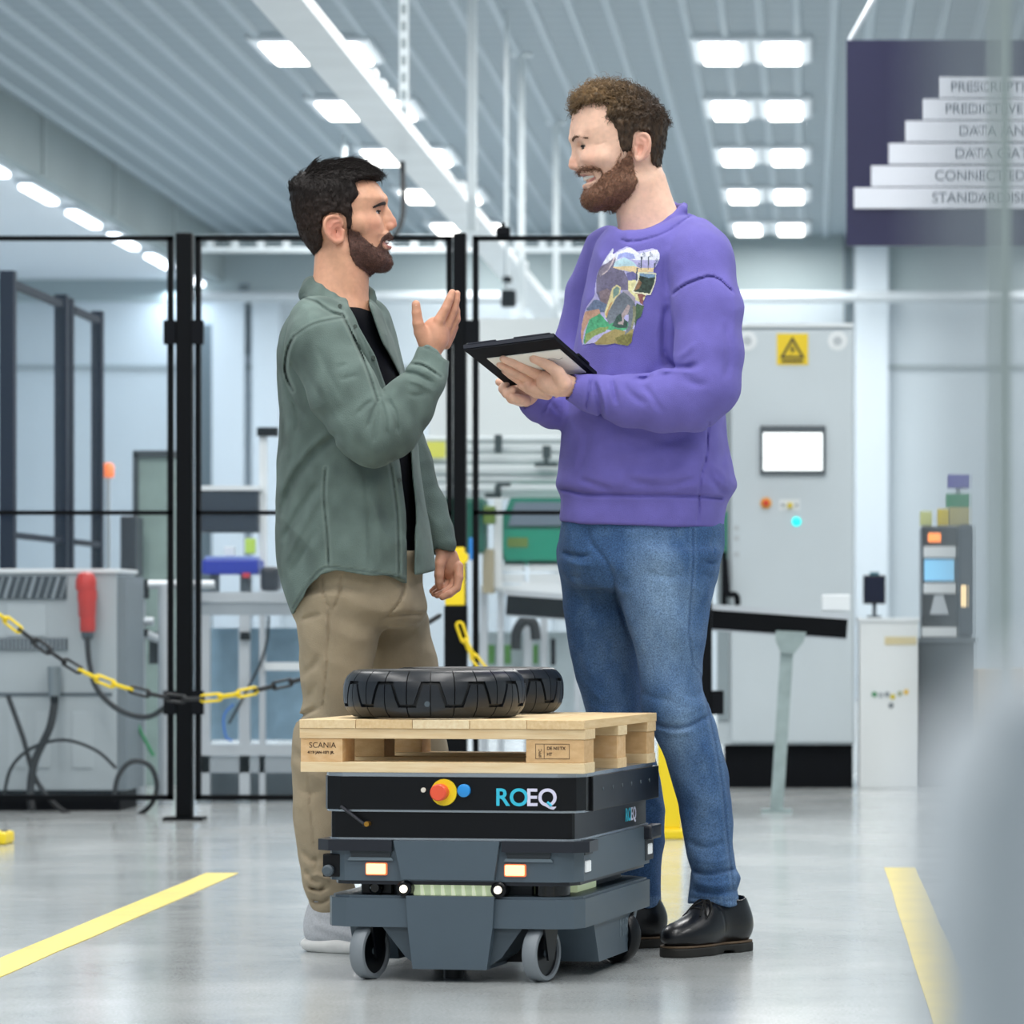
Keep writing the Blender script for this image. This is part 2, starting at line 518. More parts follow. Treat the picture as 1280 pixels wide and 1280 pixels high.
def fence_panel(px0, px1, lab):
    x0, x1 = (px0 - VPX) * FY / FPX, (px1 - VPX) * FY / FPX
    t = thing('fence_section', lab, 'fence', ((x0 + x1) / 2, FY, 0), group='clear fence panels')
    zt, zm, zb = 2.205, CH + (VPY - 641) * FY / FPX, 0.075
    for nm, a, b_ in (('upright', (x0, zb), (x0 + 0.022, zt)), ('upright', (x1 - 0.022, zb), (x1, zt)), ('top_rail', (x0, zt - 0.018), (x1, zt)), ('middle_rail', (x0, zm - 0.008), (x1, zm + 0.008)), ('bottom_rail', (x0, zb), (x1, zb + 0.02))):
        m = MB(); m.box((a[0], FY - 0.012, a[1]), (b_[0], FY + 0.012, b_[1])); m.build(nm, blk, t)
    for za, zb2 in ((zm + 0.008, zt - 0.018), (zb + 0.02, zm - 0.008)):
        m = MB(); m.box((x0 + 0.02, FY - 0.002, za), (x1 - 0.02, FY + 0.002, zb2)); m.build('pane', pane_m, t)
    return t
fence_panel(-100, 217, 'clear fence panel at the left edge')
fence_panel(244, 565.5, 'clear fence panel behind the man in green')
fence_panel(591, 866, 'clear fence panel behind the tall man')
# latch on the second post
t = thing('gate_latch', 'yellow and black gate latch on the middle fence post', 'latch', W(568, 1020, 14.42))
B(556, 580, 684, 757, 14.40, 0.06, 0.006).build('yellow_plate', yel, t)
B(555, 583, 757, 1021, 14.40, 0.06, 0.004).build('lower_case', blk, t)
m = MB(); c = W(578, 697, 14.39); m.cyl(c, c + Vector((0, 0.03, 0)), 0.022, 16); m.build('knob', yel, t)
# fence running back into the depth
t = None
for (px, Y, w, lab) in [(10, 16.0, 0.06, 'nearest dark blue post of the fence receding at the left edge'), (77, 17.15, 0.055, 'second dark blue post of the receding fence'), (86, 17.35, 0.04, 'thin dark post beside the second post of the receding fence'), (122, 18.05, 0.05, 'farthest dark post of the receding fence')]:
    x = -3.34
    xx = (px - VPX) * Y / FPX
    t = thing('fence_post', lab, 'post', (xx, Y, 0), group='posts of the receding fence')
    m = MB(); m.box((xx - w / 2, Y - 0.03, 0.01), (xx + w / 2, Y + 0.03, 2.21)); m.build('column', navy, t)
    m = MB(); m.box((xx - 0.06, Y - 0.06, 0), (xx + 0.06, Y + 0.06, 0.01)); m.build('foot_plate', navy, t)
for (Y0, Y1, lab) in [(16.04, 17.1, 'near clear panel of the receding fence'), (17.4, 18.0, 'far clear panel of the receding fence')]:
    t = thing('fence_section', lab, 'fence', (-3.34, (Y0 + Y1) / 2, 0), group='panels of the receding fence')
    for za, zb2, nm in ((2.15, 2.18, 'top_rail'), (0.08, 0.11, 'bottom_rail'), (1.10, 1.125, 'middle_rail')):
        m = MB(); m.box((-3.355, Y0, za), (-3.325, Y1, zb2)); m.build(nm, navy, t)
    m = MB(); m.box((-3.343, Y0, 0.11), (-3.337, Y1, 2.15)); m.build('pane', pane_m, t)

# ---- barrier chain in front of the fence
ck = mat('chain_black', '#171a1e', 0.45)
def chain_links(t, pts, Y, pattern, L=0.078):
    path = catmull([W(a, b_, Y) for a, b_ in pts], 30)
    acc, pos, i = 0.0, [], 0
    step = L * 0.84
    d = [0.0]
    for a, b_ in zip(path[:-1], path[1:]): d.append(d[-1] + (b_ - a).length)
    n = int(d[-1] / step)
    def at(s):
        s = min(max(s, 0), d[-1])
        import bisect
        k = min(max(bisect.bisect_left(d, s), 1), len(d) - 1)
        f = (s - d[k - 1]) / max(d[k] - d[k - 1], 1e-9)
        return path[k - 1].lerp(path[k], f)
    R_, r_ = 0.0125, 0.0052
    prof = []
    for k in range(16):
        a = 2 * math.pi * k / 16
        prof.append(Vector(((L / 2 - R_) * (1 if math.cos(a) > 0 else -1) + R_ * math.cos(a), R_ * math.sin(a), 0)))
    m = MB(); m.tube(prof, r_, 6, closed=True)
    meshes = {}
    for c, mm in (('y', yel), ('k', ck)):
        me = m.mesh('link'); me.materials.append(mm); meshes[c] = me
    inv = rootmat(t).inverted()
    for k in range(n):
        p, q = at(k * step), at((k + 1) * step)
        c = (p + q) / 2
        X = (q - p).normalized()
        Z = Vector((0, 1, 0)) if k % 2 == 0 else Vector((0, 0.25, 1))
        Yv = Z.cross(X).normalized(); Z = X.cross(Yv)
        Mx = Matrix((X, Yv, Z)).transposed().to_4x4(); Mx.translation = c
        o = bpy.data.objects.new('link', meshes[pattern[k % len(pattern)]])
        COL.objects.link(o); o.parent = t
        o.matrix_local = inv @ Mx
t = thing('barrier_chain', 'yellow and black plastic chain sagging across the fence at the left', 'chain', W(240, 874, 13.9))
chain_links(t, [(-30, 748), (0, 769), (50, 806), (100, 838), (150, 858), (205, 871), (240, 874), (290, 869), (345, 857), (400, 842), (480, 810), (552, 768)], 13.9, 'yyykkkk')
t = thing('barrier_chain', 'short yellow and black chain hanging from the latch behind the tyre', 'chain', W(590, 815, 14.38))
chain_links(t, [(574, 780), (584, 806), (600, 832), (640, 870)], 14.38, 'yyyykk')

# ---- power cabinet at the left edge with plug and cables
PYc = 15.2
t = thing('power_cabinet', 'light grey power supply cabinet with vents behind the chain at left', 'cabinet', W(70, 1014, PYc))
B(-60, 146, 716, 988, PYc, 0.42, 0.006).build('body', grey, t)
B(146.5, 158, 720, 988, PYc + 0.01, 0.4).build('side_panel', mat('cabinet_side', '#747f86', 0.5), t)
B(-50, 150, 988, 1015, PYc + 0.02, 0.38).build('base', blk2, t)
f = B(-62, 148, 711, 716.5, PYc - 0.01, 0.44, 0.004).build('lid', white, t)
v = B(-30, 83, 720, 749, PYc - 0.008, 0.01).build('top_vent', mat('vent_dark', '#39434b', 0.6), t)
for k in range(11):
    a = W(-24 + 10 * k, 748, PYc - 0.011); b_ = W(-16 + 10 * k, 721, PYc - 0.011)
    m = MB(); m.tube([a, b_], 0.004 if k % 3 else 0.008, 4, smooth=False); m.build('louvre', mat('vent_bar', '#8e99a0', 0.5), v)
v = B(-30, 84, 798, 813, PYc - 0.008, 0.01).build('lower_vent', mat('vent_dark'), t)
for k in range(22):
    B(-26 + 5 * k, -24 + 5 * k, 798.5, 812.5, PYc - 0.011, 0.004).build('slat', mat('vent_bar'), v)
B(-60, 140, 866, 870, PYc - 0.004, 0.01).build('seam', dgrey, t)
B(8, 58, 756, 795, PYc - 0.006, 0.01, 0.002).build('inset_plate', mat('plate_pale', '#aeb8bd', 0.5), t)
for (a, b_) in [(10, 30), (44, 62), (90, 116)]:
    B(a, b_, 890, 960, PYc - 0.005, 0.008, 0.002).build('pressed_panel', mat('plate_pale'), t)
t = thing('power_plug', 'red industrial power plug standing on the cabinet front', 'plug', W(109, 793, PYc - 0.06))
red = mat('plug_red', '#c8362f', 0.4)
cc = W(109, 755, PYc - 0.06)
def zof(py): return CH + (VPY - py) * (PYc - 0.06) / FPX
m = MB(); m.lathe([(0.030, zof(772)), (0.034, zof(770)), (0.036, zof(752)), (0.039, zof(748)), (0.038, zof(738))], Matrix.Translation((cc.x, cc.y, 0)), 20); m.build('body', red, t)
m = MB(); m.lathe([(0.038, zof(738)), (0.041, zof(735)), (0.040, zof(724)), (0.030, zof(717)), (0.012, zof(715))], Matrix.Translation((cc.x - 0.005, cc.y, 0)), 20); m.build('cap', red, t)
m = MB(); m.lathe([(0.026, zof(790)), (0.031, zof(788)), (0.031, zof(772))], Matrix.Translation((cc.x + 0.002, cc.y, 0)), 20); m.build('grip', red, t)
m = MB(); m.lathe([(0.016, zof(800)), (0.024, zof(797)), (0.026, zof(790))], Matrix.Translation((cc.x + 0.002, cc.y, 0)), 16); m.build('gland', dgrey, t)
t = thing('cable_connector', 'grey cable connector below the red plug', 'connector', W(68, 870, PYc - 0.05))
m = MB(); c = W(68, 870, PYc - 0.05); m.cyl(c, W(68, 833, PYc - 0.05), 0.024, 16, 0.028); m.build('shell', mat('steel', '#8d979c', 0.3, metal=0.6), t)
m = MB(); m.cyl(W(68, 880, PYc - 0.05), W(68, 869, PYc - 0.05), 0.016, 12); m.build('boot', blk2, t)
cab = mat('cable_black')
for pts, r_, lab in [([(109, 797), (112, 830), (122, 862), (150, 888), (185, 896), (212, 880)], 0.011, 'black cable curving from the red plug to the frame'),
                     ([(68, 880), (62, 910), (44, 950), (38, 985), (40, 1012)], 0.016, 'thick black cable dropping from the grey connector'),
                     ([(10, 870), (28, 920), (48, 980), (90, 1020), (150, 1026), (185, 1010), (196, 985), (188, 958), (165, 952), (148, 970), (142, 1000)], 0.010, 'black cable looping on the floor before the power cabinet'),
                     ([(4, 1000), (14, 960), (40, 935), (80, 925), (120, 938), (145, 960)], 0.007, 'thin grey cable arching over the cabinet front')]:
    m = MB(); m.tube(catmull([W(a, b_, PYc - 0.12 - 0.02 * k) for k, (a, b_) in enumerate(pts)], 8), r_, 8)
    tag(m.build('power_cable', cab), lab, 'cable', 'cables at the power cabinet')
m = MB(); m.tube([W(-60, 1024, PYc - 0.3), W(30, 1025, PYc - 0.3), W(160, 1023, PYc - 0.3)], 0.014, 8)
tag(m.build('floor_cable', cab), 'straight black cable lying on the floor at the left edge', 'cable')
# floor guard at the left edge
t = thing('floor_guard', 'low yellow floor guard at the left edge', 'guard', W(0, 1055, 12.9))
a = W(-40, 1055, 12.9); m = MB(); m.box((a.x, 12.85, 0), (W(11, 1055, 12.9).x, 13.0, 0.042), 0.012); m.build('bar', yel, t)
m = MB(); c = W(4, 1050, 12.9); m.cyl((c.x, 12.92, 0.04), (c.x, 12.92, 0.048), 0.01, 10); m.build('bolt', dgrey, t)

# ---- aluminium stand beside the power cabinet
SY = 15.8
t = thing('profile_stand', 'stand of white aluminium tubes right of the power cabinet', 'stand', W(176, 1012, SY))
def rod(px0, py0, px1, py1, r_, nm, mm=alu, Y=SY, Y2=None):
    m = MB(); m.cyl(W(px0, py0, Y), W(px1, py1, Y2 or Y), r_, 10); return m.build(nm, mm, t)
z0 = 780 + CH * FPX / SY
rod(176, 746, 176, z0, 0.02, 'upright'); rod(206, 732, 206, z0, 0.028, 'upright'); rod(160, 731, 268, 731, 0.018, 'cross_tube'); rod(160, 777, 192, 777, 0.018, 'cross_tube'); rod(180, 792, 204, 801, 0.018, 'cross_tube')
B(168, 184, 724, 748, SY - 0.03, 0.06, 0.006).build('clamp', blk2, t)
B(169, 184, 786, 796, SY - 0.03, 0.06, 0.006).build('clamp', blk2, t)
B(186, 204, 790, 830, SY + 0.05, 0.1).build('dark_block', mat('bench_dark', '#30373c', 0.5), t)
m = MB(); m.tube(catmull([W(166, 890, 15.5), W(176, 915, 15.5), (W(192, 945, 15.5))], 6), 0.008, 6)
tag(m.build('green_cable', mat('cable_green', '#2f8f5a', 0.5)), 'green cable hanging beside the aluminium stand', 'cable')
# glazed machine door far left
t = thing('glazed_machine', 'tall grey-green glazed machine panel with dark frame behind the left fence post', 'machine', W(190, 715, 17.6))
B(171, 214, 570, 1000, 17.6, 0.2).build('pane', mat('greenish_pane', '#93a9a4', 0.3, var=0.15, scale=6), t)
for (a, b_, c, d_) in [(166, 172, 566, 1000), (166, 216, 563, 571)]:
    B(a, b_, c, d_, 17.57, 0.22).build('frame_bar', mat('frame_dark', '#3a444a', 0.5), t)
B(150, 170, 645, 720, 17.3, 0.2, 0.01).build('motor', mat('motor_dark', '#2b333c', 0.45), t)
t = thing('signal_lamp', 'small orange signal lamp on a thin pole between the dark posts at left', 'lamp', W(135, 700, 18.3))
m = MB(); m.cyl(W(135, 970, 18.3), W(135, 597, 18.3), 0.012, 8); m.build('pole', alu, t)
m = MB(); c = W(135, 597, 18.3); m.lathe([(0.026, 0), (0.03, 0.01), (0.03, 0.055), (0.018, 0.07)], Matrix.Translation(c), 14); m.build('dome', mat('orange_lens', '#f07a48', 0.3, emit='#ff8a50', estr=0.6), t)

# ---- bench with monitor and blue device behind the man in green
BY = 15.9
t = thing('profile_bench', 'workbench of aluminium profiles behind the left fence panel', 'bench', W(310, 1012, BY))
zf = 780 + CH * FPX / BY
B(250, 420, 740, 752, BY, 0.5).build('top_profile', alu, t)
B(250, 420, 753, 769, BY + 0.01, 0.05).build('top_rail', mat('alu_groove', '#a3acb3', 0.35, metal=0.3), t)
B(250, 420, 931, 944, BY, 0.05).build('lower_profile', alu, t)
B(250, 420, 945, 966, BY + 0.01, 0.05).build('lower_rail', mat('alu_groove'), t)
for (a, b_) in [(248, 262), (299, 312), (324, 331), (395, 408)]:
    B(a, b_, 769, zf, BY + 0.01, 0.04).build('leg', alu, t)
for a in (255, 305):
    m = MB(); c = W(a, zf, BY + 0.02); m.lathe([(0.035, 0), (0.035, 0.008), (0.012, 0.02), (0.012, 0.03)], Matrix.Translation((c.x, c.y, 0)), 12); m.build('foot', mat('steel'), t)
B(330, 400, 828, 838, BY, 0.04).build('cross_profile', white, t)
B(300, 312, 790, 800, BY - 0.02, 0.02).build('clamp', blk2, t)
B(262, 298, 785, 925, BY + 0.3, 0.02).build('back_panel', mat('blue_glass', '#8fb0c6', 0.3, var=0.2, scale=8), t)
B(313, 392, 785, 925, BY + 0.3, 0.02).build('back_panel', mat('blue_glass'), t)
B(262, 420, 966, 1003, BY + 0.2, 0.02).build('kick_panel', mat('kick_dark', '#5b666d', 0.5), t)
t = thing('monitor', 'dark flat monitor on a white mast behind the left fence panel', 'monitor', W(327, 740, BY + 0.2))
B(246, 323, 613, 666, BY + 0.32, 0.04, 0.006).build('bezel', mat('monitor_case', '#39434e', 0.4), t)
B(249, 320, 616, 663, BY + 0.31, 0.012).build('screen', mat('screen_dark', '#2c3642', 0.25), t)
B(243, 326, 607, 613, BY + 0.31, 0.06).build('top_shelf', white, t)
B(324, 333, 542, 740, BY + 0.36, 0.03).build('mast', white, t)
B(321, 346, 534, 545, BY + 0.34, 0.05).build('clamp', blk2, t)
t = thing('blue_device', 'flat blue device on the workbench below the monitor', 'device', W(287, 740, BY + 0.08))
B(252, 322, 699, 718, BY + 0.06, 0.2, 0.01).build('case', mat('royal_blue', '#2136a8', 0.35), t)
B(256, 318, 695, 701, BY + 0.07, 0.18, 0.004).build('lid', mat('blue_lid', '#7c93cf', 0.35), t)
B(262, 272, 718, 740, BY + 0.1, 0.06).build('support', dgrey, t); B(300, 312, 718, 740, BY + 0.1, 0.06).build('support', dgrey, t)
B(280, 292, 683, 695, BY + 0.12, 0.06, 0.004).build('nozzle', white, t)
B(303, 312, 716, 722, BY + 0.05, 0.02).build('tag', mat('red_tag', '#c23a4a', 0.4), t)
m = B(306, 318, 673, 692, BY + 0.16, 0.05, 0.004); tag(m.build('yellow_green_part', mat('lime', '#b8d85a', 0.4)), 'small lime green block behind the blue device', 'part')
m = B(325, 348, 708, 739, BY + 0.05, 0.12, 0.02); tag(m.build('dark_tool', mat('tool_dark', '#262c36', 0.4)), 'dark tool lying on the bench beside the blue device', 'tool')
m = MB(); m.tube(catmull([W(336, 770, BY - 0.03), W(334, 800, BY - 0.03), W(326, 828, BY - 0.03), W(310, 860, BY - 0.03), W(286, 905, BY - 0.03)], 6), 0.006, 6)
tag(m.build('bench_cable', cab), 'thin black cable hanging below the workbench', 'cable')
m = MB(); m.tube(catmull([W(292, 880, BY - 0.04), W(280, 895, BY - 0.04), W(282, 920, BY - 0.04), W(290, 926, BY - 0.04)], 6), 0.006, 6)
tag(m.build('blue_hose', mat('hose_blue', '#3f78c8', 0.4)), 'thin blue hose below the workbench', 'hose')

# ---- white machine with the green unit between the two men
MY = 17.4
t = thing('assembly_machine', 'large white machine with rails and a green windowed unit between the two men', 'machine', W(660, 1000, MY))
B(536, 760, 398, 612, MY + 0.5, 0.4).build('housing', mat('machine_white', '#dfe5e6', 0.45), t)
for py in (550, 563, 576, 590, 600):
    m = MB(); m.cyl(W(525, py, MY + 0.2), W(760, py, MY + 0.2), 0.018, 8); m.build('rail', mat('rail_pale', '#c3cccf', 0.4), t)
B(536, 760, 612, 622, MY + 0.3, 0.3).build('ledge', white, t)
for (a, b_, c, d_, e_) in [(618, 627, 543, 566, 'knob'), (678, 688, 557, 572, 'knob'), (668, 697, 578, 583, 'plate'), (680, 685, 572, 579, 'stem'), (620, 638, 603, 608, 'arm'), (618, 626, 606, 621, 'arm'), (606, 626, 616, 622, 'arm')]:
    B(a, b_, c, d_, MY + 0.1, 0.05, 0.003).build(e_, mat('fitting_dark', '#2b3a3c', 0.45), t)
B(533, 556, 552, 572, MY + 0.1, 0.04).build('yellow_label', mat('pale_yellow', '#dede5a', 0.5), t)
GR = mat('machine_green', '#0f7a63', 0.35, var=0.12, scale=5); 
pa = [W(*q, MY) for q in ((638, 622), (760, 622), (760, 706), (632, 706), (624, 688), (626, 652))]
m = MB(); m.prism([(q.x, q.z) for q in pa], 'y', MY, MY + 0.35); m.build('green_body', GR, t)
pa = [W(*q, MY) for q in ((644, 628), (756, 628), (756, 657), (636, 657))]
m = MB(); m.prism([(q.x, q.z) for q in pa], 'y', MY - 0.02, MY + 0.01); m.build('window', mat('grey_window', '#6c7a88', 0.2), t)
pa = [W(*q, MY) for q in ((630, 662), (760, 662), (760, 700), (634, 700), (628, 686))]
m = MB(); m.prism([(q.x, q.z) for q in pa], 'y', MY - 0.03, MY + 0.01); m.build('front_panel', mat('green_panel', '#0b8a6e', 0.3), t)
B(634, 660, 672, 684, MY - 0.034, 0.01).build('name_plate', mat('olive_plate', '#5f7a2e', 0.5), t)
B(536, 606, 622, 692, MY - 0.2, 0.2, 0.02).build('green_column', mat('deep_green', '#0d5a4b', 0.4), t)
B(604, 618, 632, 655, MY - 0.25, 0.1, 0.01).build('valve', mat('olive_plate'), t)
B(586, 591, 672, 700, MY - 0.3, 0.03, 0.006).build('blue_tube', mat('bright_blue', '#2f86d8', 0.4), t)
zf = 780 + CH * FPX / MY
for (a, b_, c, d_) in [(626, 655, 703, 714), (661, 760, 703, 714), (626, 655, 717, 729), (661, 760, 717, 729), (600, 760, 731, 740), (590, 760, 900, 912)]:
    B(a, b_, c, d_, MY, 0.06).build('rail', white, t)
for (a, b_) in [(600, 609), (622, 629), (655, 665), (676, 684), (718, 726)]:
    B(a, b_, 740, zf, MY + 0.02, 0.06).build('leg', alu, t)
B(617, 627, 623, 735, MY - 0.1, 0.06).build('column', white, t)
B(603, 617, 686, 742, MY - 0.15, 0.08, 0.006).build('beige_box', mat('beige', '#a39a80', 0.5), t)
B(593, 760, 790, 900, MY + 0.35, 0.02).build('back_sheet', mat('pale_sheet', '#b9c6cc', 0.4, var=0.12, scale=7), t)
for (a, b_, c, d_) in [(610, 618, 806, 830), (630, 638, 806, 830), (664, 672, 806, 830)]:
    B(a, b_, c, d_, MY + 0.2, 0.05).build('green_part', mat('leaf_green', '#4f8a3c', 0.5), t)
m = MB(); m.tube(catmull([W(645, 812, MY - 0.1), W(646, 790, MY - 0.1), W(655, 776, MY - 0.1), (W(667, 780, MY - 0.1)), W(670, 800, MY - 0.1)], 6), 0.024, 8)
tag(m.build('black_hose', cab), 'thick black hose arching under the conveyor', 'hose')
m = B(688, 694, 798, 832, MY - 0.05, 0.04, 0.006); tag(m.build('machine_lever', blk2), 'upright black lever under the conveyor', 'lever')

# ---- sloping belt conveyor with its leg
t = thing('belt_conveyor', 'black belt conveyor with pale edges passing behind the tall man', 'conveyor', W(985, 1015, 15.1))
a0, a1 = W(634, 741, 15.1), W(1060, 771, 15.1)
X = (a1 - a0); Ln = X.length; X.normalize()
Yv = Vector((0, 0, 1)).cross(X).normalized(); Zv = X.cross(Yv)
Mx = Matrix((X, Yv, Zv)).transposed().to_4x4(); Mx.translation = a0
def cb(lo, hi, nm, mm, bev=0.0):
    m = MB(); m.box(lo, hi, bev, Mx); return m.build(nm, mm, t)
cb((0, 0, -0.085), (Ln, 0.02, -0.008), 'side_plate', blk)
cb((0, 0.33, -0.085), (Ln, 0.35, -0.008), 'side_plate', blk)
cb((-0.01, -0.004, -0.010), (Ln + 0.005, 0.022, 0.012), 'edge_profile', alu)
cb((-0.01, 0.33, -0.010), (Ln + 0.005, 0.352, 0.012), 'edge_profile', alu)
cb((0.01, 0.02, -0.03), (Ln - 0.01, 0.33, -0.004), 'belt', mat('belt_dark', '#22282d', 0.6))
cb((0, -0.003, -0.093), (Ln, 0.02, -0.085), 'lower_edge', mat('alu_groove'))
cb((0.05, 0.022, 0.012), (0.5, 0.05, 0.05), 'guide', white)
galv = mat('galvanised', '#9fb0b0', 0.35, metal=0.5, var=0.15, scale=14)
m = MB()
for (px0, py0, px1, py1) in [(985, 793, 971, 1012)]:
    p, q = W(px0, py0, 15.12), W(px1, py1, 15.1); q.z = 0.012
    m.tube([p, q], 0.036, 4, smooth=False)
m.build('leg', galv, t)
m = MB(); c = W(971, 1015, 15.1); m.box((c.x - 0.06, 15.04, 0), (c.x + 0.06, 15.16, 0.012)); m.build('foot_plate', galv, t)
pa = [W(*q, 15.08) for q in ((970, 788), (1008, 790), (1004, 803), (992, 818), (976, 816), (969, 800))]
m = MB(); m.prism([(q.x, q.z) for q in pa], 'y', 15.06, 15.075); m.build('bracket', galv, t)
m = B(1027, 1063, 743, 764, 15.13, 0.15, 0.006); tag(m.build('white_box', white), 'small white box on the end of the conveyor', 'box')

# ---- electrical cabinet with screen
EY = 17.3
t = thing('control_cabinet', 'tall pale grey control cabinet with a lit screen and warning sign', 'cabinet', W(990, 985, EY))
cabm = mat('cabinet_grey', '#bcc6cb', 0.45, var=0.03, scale=2)
zf = 780 + CH * FPX / EY
B(896, 1068, 408, 931, EY + 0.02, 0.6, 0.004).build('body', cabm, t)
d_ = B(914, 1066.5, 413, 928, EY - 0.004, 0.03, 0.006).build('door', mat('door_grey', '#c3cdd2', 0.42, var=0.03, scale=2), t)
B(898, 1067, 404, 409, EY, 0.62).build('roof', white, t)
B(905, 1066, 931, zf, EY + 0.06, 0.5).build('plinth', blk2, t)
B(897, 911, 413, 900, EY + 0.005, 0.02).build('hinge_strip', mat('strip_grey', '#8b989d', 0.45), t)
B(905, 909, 640, 700, EY - 0.005, 0.015).build('green_strip', mat('machine_green'), t)
ws = B(971, 1010, 417, 456, EY - 0.008, 0.006).build('warning_sign', mat('sign_yellow', '#e8c81e', 0.5), d_)
# black triangle with the lightning bolt
def tri(pts, nm, mm, off, par):
    q = [W(*p, EY) for p in pts]
    m = MB(); m.prism([(p.x, p.z) for p in q], 'y', EY - off - 0.003, EY - off); return m.build(nm, mm, par)
sk = mat('sign_black', '#2a2a20', 0.5)
m = MB()
T3 = [(990.5, 421), (1006, 448), (975, 448)]; T4 = [(990.5, 426.5), (1001.5, 445.5), (979.5, 445.5)]
for i in range(3):
    j = (i + 1) % 3
    q = [W(*p, EY) for p in (T3[i], T3[j], T4[j], T4[i])]
    m.prism([(p.x, p.z) for p in q], 'y', EY - 0.011, EY - 0.007)
m.build('triangle', sk, d_)
tri([(992, 430), (987, 438), (991, 438), (988, 444.5), (994.5, 436), (990.5, 436)], 'bolt_mark', sk, 0.008, d_)
B(977, 1004, 450, 453, EY - 0.010, 0.004).build('sign_text', sk, d_)
for px in (934, 1047):
    m = MB(); c = W(px, 426, EY - 0.006); m.cyl(c, c + Vector((0, 0.006, 0)), 0.045, 20); st = m.build('round_sticker', mat('sticker_white', '#dfe4e6', 0.5), d_)
    m = MB(); c = W(px, 426, EY - 0.009); m.cyl(c, c + Vector((0, 0.004, 0)), 0.02, 16); m.build('mark', mat('sticker_grey', '#b5bcc0', 0.5), d_)
B(950, 1032, 532, 593, EY - 0.03, 0.03, 0.006).build('screen_frame', mat('hmi_frame', '#4d565c', 0.4), d_)
B(954, 1028, 541, 588, EY - 0.034, 0.012, 0.003).build('screen', mat('hmi_white', '#f4f8f8', 0.3, emit='#f6fbfb', estr=1.15), d_)
def knob(px, py, r_, mm, nm, dep=0.03):
    m = MB(); c = W(px, py, EY - dep); m.lathe([(r_, 0), (r_, dep * 0.8), (r_ * 0.7, dep)], Matrix.Translation(W(px, py, EY)) @ Matrix.Rotation(R(90), 4, 'X'), 16); return m.build(nm, mm, d_)
knob(957.5, 629, 0.026, mat('estop_ring', '#e3a43a', 0.4), 'stop_ring', 0.01); knob(957.5, 629, 0.015, mat('estop_red', '#d9411e', 0.4), 'stop_button', 0.04)
B(974, 1000, 624, 638, EY - 0.006, 0.005).build('switch_plate', mat('sticker_white'), d_)
knob(987.5, 632, 0.013, mat('switch_yellow', '#d8c02a', 0.4), 'switch', 0.03); knob(978.5, 631, 0.008, mat('sticker_grey'), 'switch', 0.02); knob(996, 631, 0.008, mat('sticker_grey'), 'switch', 0.02)
knob(995.5, 652, 0.021, mat('cyan_lamp', '#22e6e0', 0.3, emit='#20f0ea', estr=0.9), 'indicator_lamp', 0.012)
for k, py in enumerate((657, 670, 690)):
    B(917, 924, py, py + 6, EY - 0.006, 0.004).build('small_label', mat('sticker_grey'), d_)
m = MB(); m.tube(catmull([W(906, 700, EY - 0.03), W(908, 730, EY - 0.06), W(910, 742, EY - 0.07), (W(920, 744, EY - 0.06)), W(922, 756, EY - 0.05)], 5), 0.014, 8); m.build('swing_lever', blk2, t)
B(902, 908, 690, 756, EY - 0.02, 0.02, 0.003).build('lever_plate', blk2, t)

# ---- small white cabinet and black monitor
t = thing('white_cabinet', 'low white cabinet with small stickers beside the control cabinet', 'cabinet', W(1110, 985, EY))
B(1074, 1148, 777, zf, EY, 0.45, 0.004).build('body', mat('cabinet_white', '#dfe4e5', 0.45), t)
B(1072, 1150, 772, 777.5, EY - 0.01, 0.47, 0.003).build('top', white, t)
B(1106, 1146, 796, 806, EY - 0.004, 0.005).build('label_strip', mat('label_tan', '#cfc39a', 0.6), t)
for (px, py, c_) in [(1093, 868, '#3f8a5a'), (1116, 871, '#c9b92a'), (1133, 865, '#e0b83a'), (1101, 869, '#a8b0b4'), (1109, 868, '#8e979c'), (1125, 867, '#a0a88a'), (1114, 882, '#6c757a')]:
    m = MB(); c = W(px, py, EY - 0.003); m.cyl(c, c + Vector((0, 0.004, 0)), 0.0125, 12); m.build('sticker', mat('st_' + c_, c_, 0.6), t)
t = thing('small_monitor', 'small black monitor standing on the white cabinet', 'monitor', W(1093, 772, EY + 0.1))
B(1079, 1107, 719, 755, EY + 0.1, 0.04, 0.004).build('case', mat('monitor_black', '#10151f', 0.35), t)
B(1081, 1105, 721, 752, EY + 0.095, 0.008).build('screen', mat('screen_navy', '#0f1830', 0.2), t)
B(1090.5, 1095.5, 755, 771, EY + 0.12, 0.02).build('stem', dgrey, t)
B(1084, 1102, 769.5, 772, EY + 0.07, 0.12).build('foot', dgrey, t)
B(1087, 1099, 715, 719, EY + 0.11, 0.02).build('camera_bar', mat('teal_part', '#2f6a78', 0.4), t)
# ---- coffee machine on its stand
KY = 17.5
zk = 780 + CH * FPX / KY
t = thing('machine_stand', 'dark stand under the coffee machine', 'stand', W(1185, zk, KY))
B(1150, 1219, 803, zk - 1, KY + 0.02, 0.45, 0.005).build('body', mat('stand_dark', '#3a4349', 0.5), t)
B(1148, 1221, 797, 803, KY, 0.5).build('top', mat('stand_top', '#596268', 0.4), t)
t = thing('coffee_machine', 'black coffee machine with a lit blue display at the right', 'coffee machine', W(1185, 797, KY))
B(1153, 1198, 658, 797, KY + 0.06, 0.4, 0.006).build('body', mat('coffee_black', '#23282c', 0.35), t)
B(1198.5, 1218, 655, 797, KY + 0.02, 0.44, 0.02).build('side_tower', mat('coffee_side', '#3b434b', 0.2), t)
B(1155, 1196, 683, 697, KY + 0.03, 0.04, 0.004).build('upper_band', white, t)
B(1156, 1194, 699, 726, KY + 0.05, 0.015).build('display', mat('display_blue', '#6fb4dc', 0.3, emit='#8cc8ea', estr=0.7), t)
B(1155, 1196, 729, 742, KY + 0.03, 0.04, 0.004).build('lower_band', white, t)
